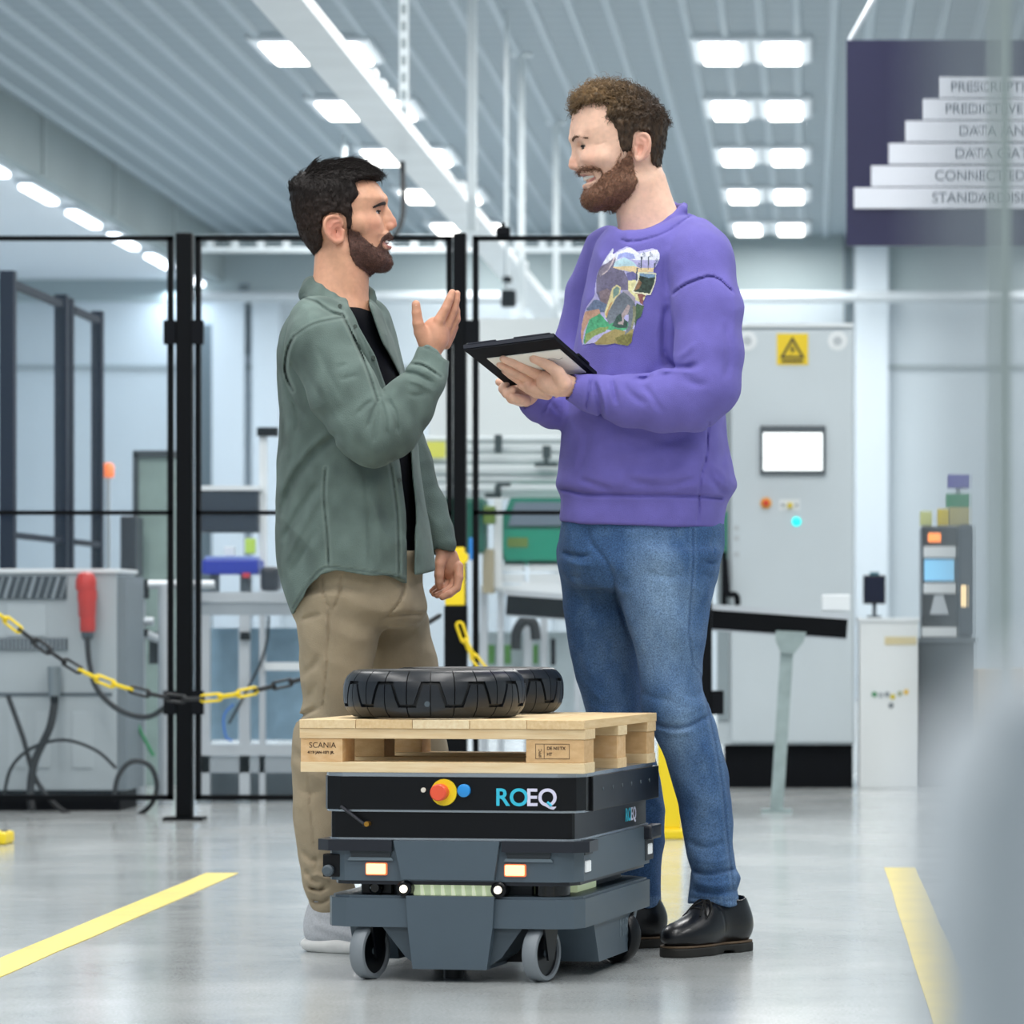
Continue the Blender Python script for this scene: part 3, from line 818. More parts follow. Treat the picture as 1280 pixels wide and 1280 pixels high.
pa = [W(*q, KY + 0.04) for q in ((1169, 744), (1180, 744), (1187, 768), (1163, 768))]
m = MB(); m.prism([(q.x, q.z) for q in pa], 'y', KY + 0.02, KY + 0.055); m.build('spout', alu, t)
B(1153, 1197, 784, 796, KY + 0.0, 0.06, 0.003).build('drip_tray', white, t)
m = MB(); c = W(1169, 672, KY + 0.05); m.box((c.x - 0.03, KY + 0.04, c.z - 0.02), (c.x + 0.03, KY + 0.058, c.z + 0.02), 0.005); m.build('orange_light', mat('orange_glow', '#ff9a50', 0.4, emit='#ff8a3c', estr=1.3), t)
m = MB(); c = W(1206, 745, KY); m.box((c.x - 0.012, KY + 0.008, c.z - 0.05), (c.x + 0.012, KY + 0.02, c.z + 0.05), 0.004); m.build('side_glow', mat('highlight_glow', '#ffe2a8', 0.4, emit='#ffe2a8', estr=1.2), t)  # bright highlight on the dark side made as a glowing patch, no lamp
for (a, b_, c, d2, col_, lab) in [(1151, 1166, 639, 657, '#c9cf8a', 'pale yellow carton on the coffee machine, leftmost'), (1173, 1187, 636, 657, '#d8c22e', 'yellow carton on the coffee machine'), (1188, 1213, 634, 657, '#b9b070', 'tan carton under the green box'), (1184, 1213, 617, 634, '#2f8a5c', 'small green box stacked on the cartons'), (1186, 1213, 593, 610, '#5f5aa8', 'small purple sign above the green box')]:
    tt = thing('carton', lab, 'carton', W((a + b_) / 2, d2, KY + 0.15), group='cartons on the coffee machine')
    B(a, b_, c, d2, KY + 0.12, 0.1, 0.004).build('box', mat('ct_' + col_, col_, 0.5), tt)
    if col_ == '#5f5aa8':
        B(1196, 1202, 610, 617, KY + 0.16, 0.02).build('holder', alu, tt)
m = B(1224, 1310, 838, 780 + CH * FPX / 16.9, 16.9, 0.45, 0.004); t = m.build('cardboard_box', mat('cardboard', '#b8a78c', 0.8, var=0.08, scale=5)); tag(t, 'tan cardboard box at the right edge behind the blurred casing', 'box')

# ---- yellow bollard behind the robot
t = thing('yellow_bollard', 'yellow floor bollard between the robot and the tall man\'s leg', 'bollard', W(838, 1050, 13.2))
a, b_ = W(822, 1050, 13.2), W(851, 1050, 13.2)
m = MB(); m.box((a.x, 13.2, 0.03), (b_.x, 13.3, 0.36), 0.012); m.build('post', yel, t)
m = MB(); m.box((a.x - 0.01, 13.18, 0), (b_.x + 0.01, 13.33, 0.035), 0.008); m.build('base', yel, t)

# ---- hanging sign
HY = 18.0
t = thing('hanging_sign', 'large dark blue hanging sign with six white text bars', 'sign', W(1190, 307, HY))
B(1058, 1400, 50, 307, HY, 0.03).build('board', mat('sign_navy', '#13153f', 0.5), t)
for k, (x0, y0, s) in enumerate([(1175, 96, 'PRESCRIPTIVE ACTIONS'), (1154, 123.5, 'PREDICTIVE OUTPUT'), (1132, 151, 'DATA ANALYSING'), (1111, 179, 'DATA GATHERING'), (1089, 207, 'CONNECTED MACHINING'), (1067.5, 234.5, 'STANDARDISED MODELS')]):
    bar = B(x0, 1395, y0, y0 + 26, HY - 0.012, 0.012, 0.002).build('text_bar', mat('bar_white', '#d9dde6', 0.5), t)
    tx = [1189, 1182, 1199.5, 1194.5, 1169, 1165.5][k]
    p = W(tx, y0 + 18.5, HY - 0.0135)
    text_mesh('lettering', s, 0.068, mat('letter_grey', '#5b6170', 0.6), bar, Matrix.Translation(p) @ Matrix.Rotation(R(90), 4, 'X'), 0.0008)
m = MB(); m.tube([W(1062, 51, HY + 0.01), W(1110, -33, HY + 0.01)], 0.012, 8); m.build('hanging_wire', alu, t)
m = MB(); m.tube([W(1390, 51, HY + 0.01), W(1342, -33, HY + 0.01)], 0.012, 8); m.build('hanging_wire', alu, t)
m = MB(); p = W(1110, -33, HY + 0.01); q = W(1342, -33, HY + 0.01); m.cyl(p, (p.x, p.y, ZC), 0.012, 8); m.cyl(q, (q.x, q.y, ZC), 0.012, 8); m.build('drop_rods', alu, t)

# ---- small cameras
t = thing('hall_camera', 'small dark camera box hanging below the tray behind the tablet', 'camera', W(635, 382, 24))
B(626, 644, 362, 383, 24, 0.1, 0.01).build('box', blk2, t)
m = MB(); m.cyl(W(633, 362, 24.05), (W(633, 362, 24.05).x, 24.05, ZC), 0.012, 8); m.build('stem', rod_m, t)
B(628, 639, 345, 352, 23.98, 0.1, 0.01).build('head', blk2, t)
t = thing('fence_sensor', 'small black sensor on top of the fence rail right of the middle post', 'sensor', W(628, 293, FY))
B(620, 637, 283, 295, FY - 0.03, 0.05, 0.008).build('case', blk2, t)
B(626, 631, 278, 284, FY - 0.02, 0.03, 0.004).build('lens', blk2, t)

# ---- machine parts right beside the camera, far out of focus
pg = mat('post_green_grey', '#a3b3ad', 0.5)
t = thing('machine_post', 'blurred wide grey post at the right edge, nearest to the camera', 'post', (0.0245, 0.52, 0))
m = MB(); m.box((0.0195, 0.5, 0.0), (0.0275, 0.515, 2.1), 0.001); m.build('column', mat('post_grey', '#b4bfc4', 0.5), t)
m = MB(); m.box((0.012, 0.49, 0.0), (0.036, 0.525, 0.006)); m.build('foot', mat('post_grey'), t)
t = thing('slim_post', 'blurred slim grey-green post at the right edge in front of the sign', 'post', (0.127, 2.5, 0))
m = MB(); m.box((0.120, 2.495, 0.0), (0.134, 2.51, 2.6), 0.001); m.build('column', pg, t)
m = MB(); m.box((0.10, 2.47, 0), (0.154, 2.53, 0.006)); m.build('foot', pg, t)
t = thing('machine_casing', 'blurred blue-grey casing in the lower right corner close to the camera', 'casing', (0.09, 0.66, 0))
m = MB(); m.prism([(0.022, 0.0), (0.2, 0.0), (0.2, 0.735), (0.06, 0.737), (0.032, 0.731), (0.021, 0.716), (0.0185, 0.69), (0.022, 0.668)], 'y', 0.58, 0.76); m.build('body', mat('casing_blue_grey', '#dfe7ee', 0.7), t)
m = MB(); m.box((0.0165, 0.62, 0.0), (0.0215, 0.72, 0.60), 0.001); m.build('side_flange', mat('casing_blue_grey'), t)
# ------------------------------------------------------------------ the mobile robot, its pallet and the tyres
RX, RY, RA = -0.742, 7.935, R(-10)
RL = 0.72
rob = thing('mobile_robot', 'grey and black mobile transport robot carrying the pallet between the two men', 'robot', (RX, RY, 0), RA)
def RB(m, nm, mm, par=None, lab=None):
    return m.build(nm, mm, par or rob, lab, world=False)
gry = mat('robot_grey', '#4b5964', 0.42, var=0.03, scale=10, bump=0.03, bscale=300)
gry2 = mat('robot_grey_light', '#66747d', 0.42, bump=0.03, bscale=300)
rblk = mat('robot_black', '#05070c', 0.35, spec=0.3)
rbump = mat('robot_bumper', '#181c26', 0.35)
silv = mat('silver_plate', '#aeb6bd', 0.25, metal=0.7)
def chamfer_poly(hx, y0, y1, c):
    return [(-hx + c, y0), (hx - c, y0), (hx - c * 0.3, y0 + c * 0.3), (hx, y0 + c), (hx, y1 - c), (hx - c, y1), (-hx + c, y1), (-hx, y1 - c), (-hx, y0 + c), (-hx + c * 0.3, y0 + c * 0.3)]
# lower chassis: band, then the belly
m = MB(); m.prism(chamfer_poly(0.274, 0.0, RL, 0.05), 'z', 0.112, 0.172); m.prism(chamfer_poly(0.268, 0.006, RL - 0.006, 0.05), 'z', 0.172, 0.177); RB(m, 'lower_chassis', gry)
m = MB()
m.prism([(-0.088, 0.112), (0.092, 0.112), (0.080, 0.027), (-0.078, 0.027)], 'y', -0.012, 0.16)
RB(m, 'nose_panel', gry)
for pl in ([(-0.150, 0.112), (-0.088, 0.112), (-0.079, 0.034), (-0.100, 0.050)], [(0.150, 0.112), (0.092, 0.112), (0.081, 0.034), (0.105, 0.050)]):
    m = MB(); m.prism(pl, 'y', 0.012, 0.15); RB(m, 'nose_cheek', mat('robot_grey_dark', '#3e4a53', 0.45))
m = MB(); m.prism([(-0.092, 0.178), (0.096, 0.178), (0.092, 0.112), (-0.088, 0.112)], 'y', -0.012, 0.01); RB(m, 'nose_upper', gry)
for sx in (-1, 1):
    m = MB(); m.prism([(0.16, 0.112), (0.58, 0.112), (0.50, 0.028), (0.21, 0.028)], 'x', 0.170 * sx, 0.266 * sx); RB(m, 'side_skirt', gry)
m = MB(); m.box((-0.13, 0.15, 0.03), (0.13, 0.6, 0.112)); RB(m, 'belly', rblk)
m = MB(); m.cyl((-0.02, 0.1, 0.0), (-0.02, 0.1, 0.05), 0.022, 14); RB(m, 'ground_contact', rblk)
# inner body in the scanner gap
m = MB(); m.prism(chamfer_poly(0.215, 0.05, RL - 0.05, 0.03), 'z', 0.177, 0.212); RB(m, 'inner_body', mat('inner_dark', '#2d343a', 0.5))
m = MB(); m.box((-0.085, 0.018, 0.177), (0.09, 0.06, 0.207), 0.003); led = RB(m, 'light_guide', mat('guide_green', '#aebfa0', 0.35, emit='#cfe0b4', estr=0.35))
for k in range(7):
    m = MB(); x = -0.068 + 0.022 * k; m.prism([(x, 0.178), (x + 0.008, 0.178), (x + 0.003, 0.206), (x - 0.001, 0.206)], 'y', 0.014, 0.018); RB(m, 'guide_rib', mat('guide_rib', '#dfe9cc', 0.3, emit='#e6f0cf', estr=0.4), led)
m = MB(); m.box((0.205, 0.16, 0.177), (0.232, 0.33, 0.209), 0.003); RB(m, 'light_guide', mat('guide_green'))
for x in (-0.098, 0.103):
    m = MB(); m.lathe([(0.0165, 0), (0.0165, 0.035), (0.013, 0.038)], Matrix.Translation((x, 0.03, 0.192)) @ Matrix.Rotation(R(90), 4, 'X'), 20); rg = RB(m, 'headlight', rblk)
    m = MB(); m.lathe([(0.0085, 0.036), (0.008, 0.042), (0.003, 0.044)], Matrix.Translation((x, 0.03, 0.192)) @ Matrix.Rotation(R(90), 4, 'X'), 16); RB(m, 'lens', mat('headlight_lens', '#fdf8e6', 0.3, emit='#fff4da', estr=1.6), rg)
m = MB(); m.lathe([(0.040, 0.178), (0.040, 0.200), (0.034, 0.206)], Matrix.Translation((0.20, 0.055, 0)), 24); RB(m, 'laser_scanner', mat('scanner_black', '#07080b', 0.12))
m = MB(); m.box((-0.20, 0.03, 0.177), (-0.135, 0.08, 0.208), 0.004); RB(m, 'sensor_box', rblk)
m = MB(); m.lathe([(0.014, 0), (0.014, 0.02), (0.009, 0.026)], Matrix.Translation((-0.165, 0.035, 0.192)) @ Matrix.Rotation(R(90), 4, 'X'), 16); RB(m, 'camera_lens', mat('scanner_black'))
# upper grey body
m = MB(); m.prism(chamfer_poly(0.272, 0.0, RL, 0.045), 'z', 0.208, 0.292); RB(m, 'upper_body', gry)
m = MB(); m.prism([(-0.118, 0.292), (0.108, 0.292), (0.096, 0.212), (-0.100, 0.212)], 'y', -0.016, 0.02); RB(m, 'front_panel', gry)
m = MB(); m.prism(chamfer_poly(0.262, 0.006, RL - 0.006, 0.05), 'z', 0.200, 0.209); RB(m, 'lower_lip', rbump)
for (xa, xb) in ((-0.288, -0.122), (0.112, 0.292)):
    m = MB()
    sx = -1 if xa < 0 else 1
    xo, xi = (xa, xb) if sx < 0 else (xb, xa)
    poly = [(xi, -0.014), (xo - 0.03 * sx, -0.014), (xo, 0.012), (xo, 0.09), (xo - 0.02 * sx, 0.09), (xo - 0.02 * sx, 0.03), (xi, 0.02)]
    m.prism(poly, 'z', 0.270, 0.293); RB(m, 'bumper', rbump)
    xr0, xr1 = (-0.215, -0.125) if sx < 0 else (0.118, 0.215)
    m = MB(); m.prism([(xr0, 0.270), (xr1, 0.270), (xr1 - 0.004, 0.256), (xr0 + 0.004, 0.256)], 'y', -0.004, 0.004); RB(m, 'recess', mat('inner_dark'))
    m = MB(); m.prism([(xr0, 0.2565), (xr1, 0.2565), (xr1 + 0.004, 0.250), (xr0 - 0.004, 0.250)], 'y', -0.006, 0.002); RB(m, 'recess_lip', gry2)
m = MB(); m.box((0.262, RL - 0.10, 0.262), (0.290, RL + 0.005, 0.294), 0.006); RB(m, 'bumper', rbump)
m = MB(); m.box((-0.290, RL - 0.10, 0.262), (-0.262, RL + 0.005, 0.294), 0.006); RB(m, 'bumper', rbump)
m = MB(); m.box((0.25, RL - 0.09, 0.215), (0.274, RL - 0.01, 0.262), 0.003); RB(m, 'corner_recess', mat('inner_dark'))
glow = mat('indicator_glow', '#ffd9b0', 0.4, emit='#ffb878', estr=1.6)
ring = mat('indicator_ring', '#e07848', 0.4, emit='#f07a4a', estr=0.5)
for x in (-0.158, 0.138):
    m = MB(); m.box((x - 0.0235, -0.006, 0.219), (x + 0.0235, 0.004, 0.2455), 0.004); rr = RB(m, 'indicator_frame', ring)
    m = MB(); m.box((x - 0.021, -0.0085, 0.2215), (x + 0.021, -0.002, 0.2435), 0.0032); RB(m, 'indicator_light', glow, rr)
for (y, z) in ((0.075, 0.238), (RL - 0.05, 0.240)):
    m = MB(); m.box((0.268, y - 0.020, z - 0.012), (0.2765, y + 0.020, z + 0.012), 0.003); RB(m, 'side_glow', mat('side_white', '#e4e8ea', 0.3, emit='#f0f4f4', estr=0.25))
m = MB(); m.box((0.2655, 0.05, 0.262), (0.2735, 0.12, 0.270)); RB(m, 'side_recess', mat('inner_dark'))
# left corner connector
m = MB(); m.box((-0.276, 0.004, 0.214), (-0.238, 0.03, 0.262), 0.003); RB(m, 'connector_bay', rblk)
m = MB(); m.lathe([(0.012, 0), (0.012, 0.012), (0.008, 0.016)], Matrix.Translation((-0.262, 0.004, 0.228)) @ Matrix.Rotation(R(90), 4, 'X'), 14); RB(m, 'connector', dgrey)
# top module: silver plate, black box, silver plate, black tray
m = MB(); m.prism(chamfer_poly(0.268, 0.0, RL - 0.01, 0.03), 'z', 0.2925, 0.297); RB(m, 'cover_plate', silv)
m = MB(); m.prism(chamfer_poly(0.260, 0.003, RL - 0.015, 0.012), 'z', 0.297, 0.351); RB(m, 'lower_box', rblk)
m = MB(); m.prism(chamfer_poly(0.276, -0.004, RL, 0.04), 'z', 0.351, 0.3555); RB(m, 'middle_plate', silv)
m = MB(); m.prism(chamfer_poly(0.279, -0.008, RL + 0.005, 0.045), 'z', 0.3555, 0.424); RB(m, 'upper_tray', rblk)
m = MB(); m.box((0.272, 0.07, 0.352), (0.286, RL - 0.01, 0.424), 0.002); RB(m, 'side_guard', rblk)
for k in range(6):
    m = MB(); y = 0.16 + 0.09 * k; m.cyl((0.286, y, 0.395), (0.2875, y, 0.395), 0.004, 8); RB(m, 'bolt', dgrey)
m = MB(); m.prism(chamfer_poly(0.279, -0.006, RL + 0.005, 0.05), 'z', 0.424, 0.4325); RB(m, 'top_plate', silv)
# operating elements
def front_disc(x, z, r_, y0, y1, nm, mm, par=None, n=24, dome=0.0):
    m = MB(); m.lathe([(r_, -y0), (r_, -y1), (r_ * 0.85, -y1 + 0.0 + dome)], Matrix.Translation((x, 0, z)) @ Matrix.Rotation(R(90), 4, 'X'), n); return RB(m, nm, mm, par)
yd = front_disc(-0.011, 0.3925, 0.0275, -0.006, -0.013, 'stop_disc', yel)
front_disc(-0.017, 0.393, 0.0175, -0.012, -0.034, 'stop_button', mat('stop_red', '#ee5a3c', 0.4), yd, dome=0.003)
front_disc(0.032, 0.3965, 0.0135, -0.006, -0.016, 'blue_button', mat('button_blue', '#2a93e0', 0.35), None, dome=0.001)
front_disc(-0.055, 0.397, 0.0050, -0.006, -0.012, 'sensor', mat('sensor_white', '#e2ddd0', 0.4))
m = MB(); m.tube([(-0.232, -0.01, 0.362), (-0.182, -0.012, 0.326)], 0.0035, 8); m.cyl((-0.180, -0.012, 0.3255), (-0.178, 0.004, 0.3255), 0.006, 10); RB(m, 'antenna', rbump)
m = MB(); m.cyl((-0.176, -0.014, 0.3255), (-0.176, 0.004, 0.3255), 0.0055, 10); RB(m, 'antenna_socket', mat('brass', '#b98a3c', 0.3, metal=0.8))
cy, lil = mat('logo_cyan', '#35c0dd', 0.5), mat('logo_white', '#dcdaf0', 0.5)
Mr = rootmat(rob)
Mf = Mr @ Matrix.Translation((0.097, -0.0088, 0.3665)) @ Matrix.Rotation(R(90), 4, 'X')
text_mesh('logo_letters', 'RO', 0.050, cy, rob, Mf, 0.0008, bold=0.0009)
text_mesh('logo_letters', 'EQ', 0.050, lil, rob, Mf @ Matrix.Translation((0.0655, 0, 0)), 0.0008, bold=0.0009)
m = MB(); m.tube([(0.208, -0.0098, 0.374), (0.2165, -0.0098, 0.366)], 0.003, 6); RB(m, 'logo_tail', cy)
Ms = Mr @ Matrix.Translation((0.2605, 0.485, 0.310)) @ Matrix.Rotation(R(90), 4, 'Z') @ Matrix.Rotation(R(90), 4, 'X')
text_mesh('side_letters', 'RO', 0.040, cy, rob, Ms, 0.0006, bold=0.0006)
text_mesh('side_letters', 'EQ', 0.040, lil, rob, Ms @ Matrix.Translation((0.0525, 0, 0)), 0.0006, bold=0.0006)
Me = Mr @ Matrix.Translation((0.2665, 0.40, 0.065)) @ Matrix.Rotation(R(90), 4, 'Z') @ Matrix.Rotation(R(90), 4, 'X')
text_mesh('embossed_letters', 'MiR', 0.055, gry2, rob, Me, 0.0006)
# casters
tyre_g = mat('caster_grey', '#7d848a', 0.5)
for (x, y, ang, nm) in [(-0.186, 0.045, -15, 'f'), (0.182, 0.045, -15, 'f'), (-0.115, 0.42, 60, 'r'), (0.235, 0.52, 60, 'r')]:
    Mw = Matrix.Translation((x, y, 0.0585)) @ Matrix.Rotation(R(ang), 4, 'Z') @ Matrix.Rotation(R(90), 4, 'Y')
    m = MB(); m.lathe([(0.047, -0.016), (0.055, -0.016), (0.0585, -0.011), (0.0585, 0.011), (0.055, 0.016), (0.047, 0.016)], Mw, 32, closed=True); w_ = RB(m, 'caster_wheel', tyre_g if nm == 'f' else rblk)
    m = MB(); m.lathe([(0.047, -0.010), (0.012, -0.008), (0.012, 0.008), (0.047, 0.010)], Mw, 24); RB(m, 'hub', rblk, w_)
    m = MB(); m.lathe([(0.008, -0.02), (0.008, 0.02)], Mw, 12); RB(m, 'axle', dgrey, w_)
    m = MB()
    Mq = Matrix.Translation((x, y, 0)) @ Matrix.Rotation(R(ang), 4, 'Z')
    for s in (1,):
        m.prism([(-0.012, 0.045), (0.012, 0.045), (0.03, 0.118), (-0.03, 0.118)], 'x', 0.019 * s, 0.024 * s)
    m.v = [Mq @ v for v in m.v]
    RB(m, 'fork', rblk)

# ---- wooden pallet
pal = thing('wooden_pallet', 'small wooden pallet lying on top of the robot', 'pallet', (RX, RY, 0.4325), RA)
def PB(m, nm, mm, par=None, lab=None):
    return m.build(nm, mm, par or pal, lab, world=False)
def wood(nm, c1, c2, st):
    return mat(nm, c1, 0.75, col2=c2, scale=9, stretch=st, detail=8, bump=0.15, bscale=60)
wx = [wood('wood_x_%d' % k, a, b_, (1.2, 14, 14)) for k, (a, b_) in enumerate([('#dcbd90', '#ebd3aa'), ('#e2c698', '#efdab4'), ('#d6b486', '#e6cba0')])]
wy = [wood('wood_y_%d' % k, a, b_, (14, 1.2, 14)) for k, (a, b_) in enumerate([('#e0c394', '#edd5ac'), ('#d8b785', '#e7cb9f'), ('#e5cca2', '#f0deba')])]
wb_ = [wood('wood_b_%d' % k, a, b_, (5, 5, 9)) for k, (a, b_) in enumerate([('#d6ab78', '#e3c092'), ('#cea574', '#deb988')])]
x0, x1, y1 = -0.322, 0.287, 0.675
zb = 0.0
bw = (x1 - x0) / 5.0
for k in range(5):
    a = x0 + bw * k
    m = MB(); m.box((a + 0.0006, -0.012 + rng.uniform(-0.002, 0.002), 0.091), (a + bw - 0.0006, y1 + 0.01, 0.1095 + rng.uniform(-0.0008, 0.0008)), 0.001); PB(m, 'deck_board', wy[k % 3])
for k, (ya, yb) in enumerate([(-0.008, 0.085), (0.30, 0.385), (0.59, y1)]):
    m = MB(); m.box((x0, ya, 0.070), (x1, yb, 0.0908), 0.0012); PB(m, 'cross_board', wx[k])
    m = MB(); m.box((x0 + 0.002, ya, 0.0), (x1 - 0.001, yb, 0.0215), 0.0012); PB(m, 'bottom_board', wx[(k + 1) % 3])
    for j, xa in enumerate((x0 + 0.002, x1 - 0.125)):
        wd = 0.090 if j == 0 else 0.122
        m = MB(); m.box((xa, ya + 0.002, 0.0217), (xa + wd, yb - 0.002, 0.0698), 0.001); blkk = PB(m, 'block', wb_[(k + j) % 2])
        if k == 0:
            ink = mat('burnt_ink', '#3a2415', 0.8)
            Mp = rootmat(pal)
            if j == 0:
                text_mesh('stamp', 'SCANIA', 0.0165, ink, blkk, Mp @ Matrix.Translation((x0 + 0.020, -0.0063, 0.0505)) @ Matrix.Rotation(R(90), 4, 'X'), 0.0002, spacing=1.0)
                text_mesh('stamp', '4669 JAN-1571 JR.', 0.0075, ink, blkk, Mp @ Matrix.Translation((x0 + 0.017, -0.0063, 0.0385)) @ Matrix.Rotation(R(90), 4, 'X'), 0.0002, bold=0.0003)
            else:
                Mt = Mp @ Matrix.Translation((x1 - 0.105, -0.0063, 0.030)) @ Matrix.Rotation(R(90), 4, 'X')
                text_mesh('stamp', 'DE NI1TX', 0.009, ink, blkk, Mt @ Matrix.Translation((0.024, 0.019, 0)), 0.0002, bold=0.0002)
                text_mesh('stamp', 'HT', 0.0085, ink, blkk, Mt @ Matrix.Translation((0.024, 0.007, 0)), 0.0002, bold=0.0002)
                text_mesh('stamp', 'IPPC', 0.009, ink, blkk, Mt @ Matrix.Translation((0.013, 0.003, 0)) @ Matrix.Rotation(R(90), 4, 'Z'), 0.0002)
                m = MB()
                for (a, b_, c, d_) in [(0, 0.072, 0, 0.0008), (0, 0.072, 0.0302, 0.031), (0, 0.0008, 0, 0.031), (0.0712, 0.072, 0, 0.031), (0.018, 0.0188, 0, 0.031)]:
                    m.box((x1 - 0.105 + a, -0.0066, 0.030 + c), (x1 - 0.105 + b_, -0.0060, 0.030 + d_))
                PB(m, 'stamp_frame', ink, blkk)
# ---- two tyres lying on the pallet
rub = mat('tyre_rubber', '#0b0d10', 0.5, var=0.15, scale=20)  # groove shade put into this rubber, darker than the tread
rub2 = mat('tyre_tread', '#1b1f25', 0.34, var=0.15, scale=16)
TR, TW = 0.190, 0.051
def r_at(z):
    a = min(abs(z) / TW, 1.0)
    return TR - 0.026 * a ** 3.2
def make_tyre(lab, px, Yc, rot):
    c = Vector(((px - VPX) * Yc / FPX, Yc, 0.4325 + 0.1105))
    t = thing('tyre', lab, 'tyre', c, rot, group='tyres on the pallet')
    prof = [(0.125, 0.008), (0.140, 0.001)] + [(r_at(z * TW) - 0.004, TW + z * TW) for z in (-0.98, -0.85, -0.65, -0.4, 0, 0.4, 0.65, 0.85, 0.98)] + [(0.140, 2 * TW - 0.001), (0.125, 2 * TW - 0.008), (0.132, TW * 1.4), (0.132, TW * 0.6)]
    m = MB(); m.lathe(prof, None, 72, closed=True); m.build('carcass', rub, t, world=False)
    N = 12
    per = 2 * math.pi / N
    g = 0.012
    def patch(quad, up):
        """quad: 4 corners (u in periods, z/TW) -> raised pad"""
        m = MB()
        nu, nz = 6, 4
        vs, fs = [], []
        for lay in (0, 1):
            for i in range(nu + 1):
                for j in range(nz + 1):
                    s, w_ = i / nu, j / nz
                    (u0, z0), (u1, z1), (u2, z2), (u3, z3) = quad
                    u = (u0 * (1 - s) + u1 * s) * (1 - w_) + (u3 * (1 - s) + u2 * s) * w_
                    z = (z0 * (1 - s) + z1 * s) * (1 - w_) + (z3 * (1 - s) + z2 * s) * w_
                    r_ = r_at(z * TW) + (0.0025 if lay else -0.006)
                    vs.append(Vector((r_ * math.cos(u * per), r_ * math.sin(u * per), TW + z * TW)))
        K = (nu + 1) * (nz + 1)
        ix = lambda l_, i, j: l_ * K + i * (nz + 1) + j
        for i in range(nu):
            for j in range(nz):
                fs.append([ix(1, i, j), ix(1, i + 1, j), ix(1, i + 1, j + 1), ix(1, i, j + 1)])
        for i in range(nu):
            fs.append([ix(0, i, 0), ix(0, i + 1, 0), ix(1, i + 1, 0), ix(1, i, 0)]); fs.append([ix(0, i, nz), ix(1, i, nz), ix(1, i + 1, nz), ix(0, i + 1, nz)])
        for j in range(nz):
            fs.append([ix(0, 0, j), ix(1, 0, j), ix(1, 0, j + 1), ix(0, 0, j + 1)]); fs.append([ix(0, nu, j), ix(0, nu, j + 1), ix(1, nu, j + 1), ix(1, nu, j)])
        m.add(vs, fs, True)
        me = m.mesh('tread_block'); me.materials.append(rub2)
        return me
    # half blocks: a zigzag groove runs between the upper and the lower row
    def pair(q1, q2):
        a_, b_ = patch(q1, 1), patch(q2, 1)
        bm = bmesh.new(); bm.from_mesh(a_); bm.from_mesh(b_); me = bpy.data.meshes.new('tread_block'); bm.to_mesh(me); bm.free(); me.materials.append(rub2)
        me.polygons.foreach_set('use_smooth', [True] * len(me.polygons))
        return me
    gp = 0.024
    for sx in (1, -1):
        lo_ = pair(((gp * 0.5 * sx, -0.95), ((0.5 - gp * 0.5) * sx, -0.95), ((0.5 - gp * 0.5) * sx, -0.53), (gp * 0.5 * sx, -0.53)), ((gp * 0.5 * sx, -0.53), ((0.33 - gp) * sx, -0.53), ((0.17 - gp) * sx, 0.40), (gp * 0.5 * sx, 0.40)))
        up_ = pair((((0.5 - gp * 0.5) * sx, 0.95), (gp * 0.5 * sx, 0.95), (gp * 0.5 * sx, 0.53), ((0.5 - gp * 0.5) * sx, 0.53)), (((0.5 - gp * 0.5) * sx, 0.53), ((0.17 + gp) * sx, 0.53), ((0.33 + gp) * sx, -0.40), ((0.5 - gp * 0.5) * sx, -0.40)))
        for me in (lo_, up_):
            for k in range(N):
                o = bpy.data.objects.new('tread_block', me); COL.objects.link(o); o.parent = t; o.rotation_euler = (0, 0, per * k)
    m = MB(); a = R(-92); m.cyl((TR * 0.985 * math.cos(a), TR * 0.985 * math.sin(a), TW * 0.62), (TR * 1.012 * math.cos(a), TR * 1.012 * math.sin(a), TW * 0.62), 0.006, 12); m.build('wear_mark', dgrey, t, world=False)
    return t
make_tyre('front black tyre lying flat on the wooden pallet', 543.5, 8.12, 0.05)
make_tyre('rear black tyre half hidden behind the front one on the pallet', 596, 8.515, 0.3)
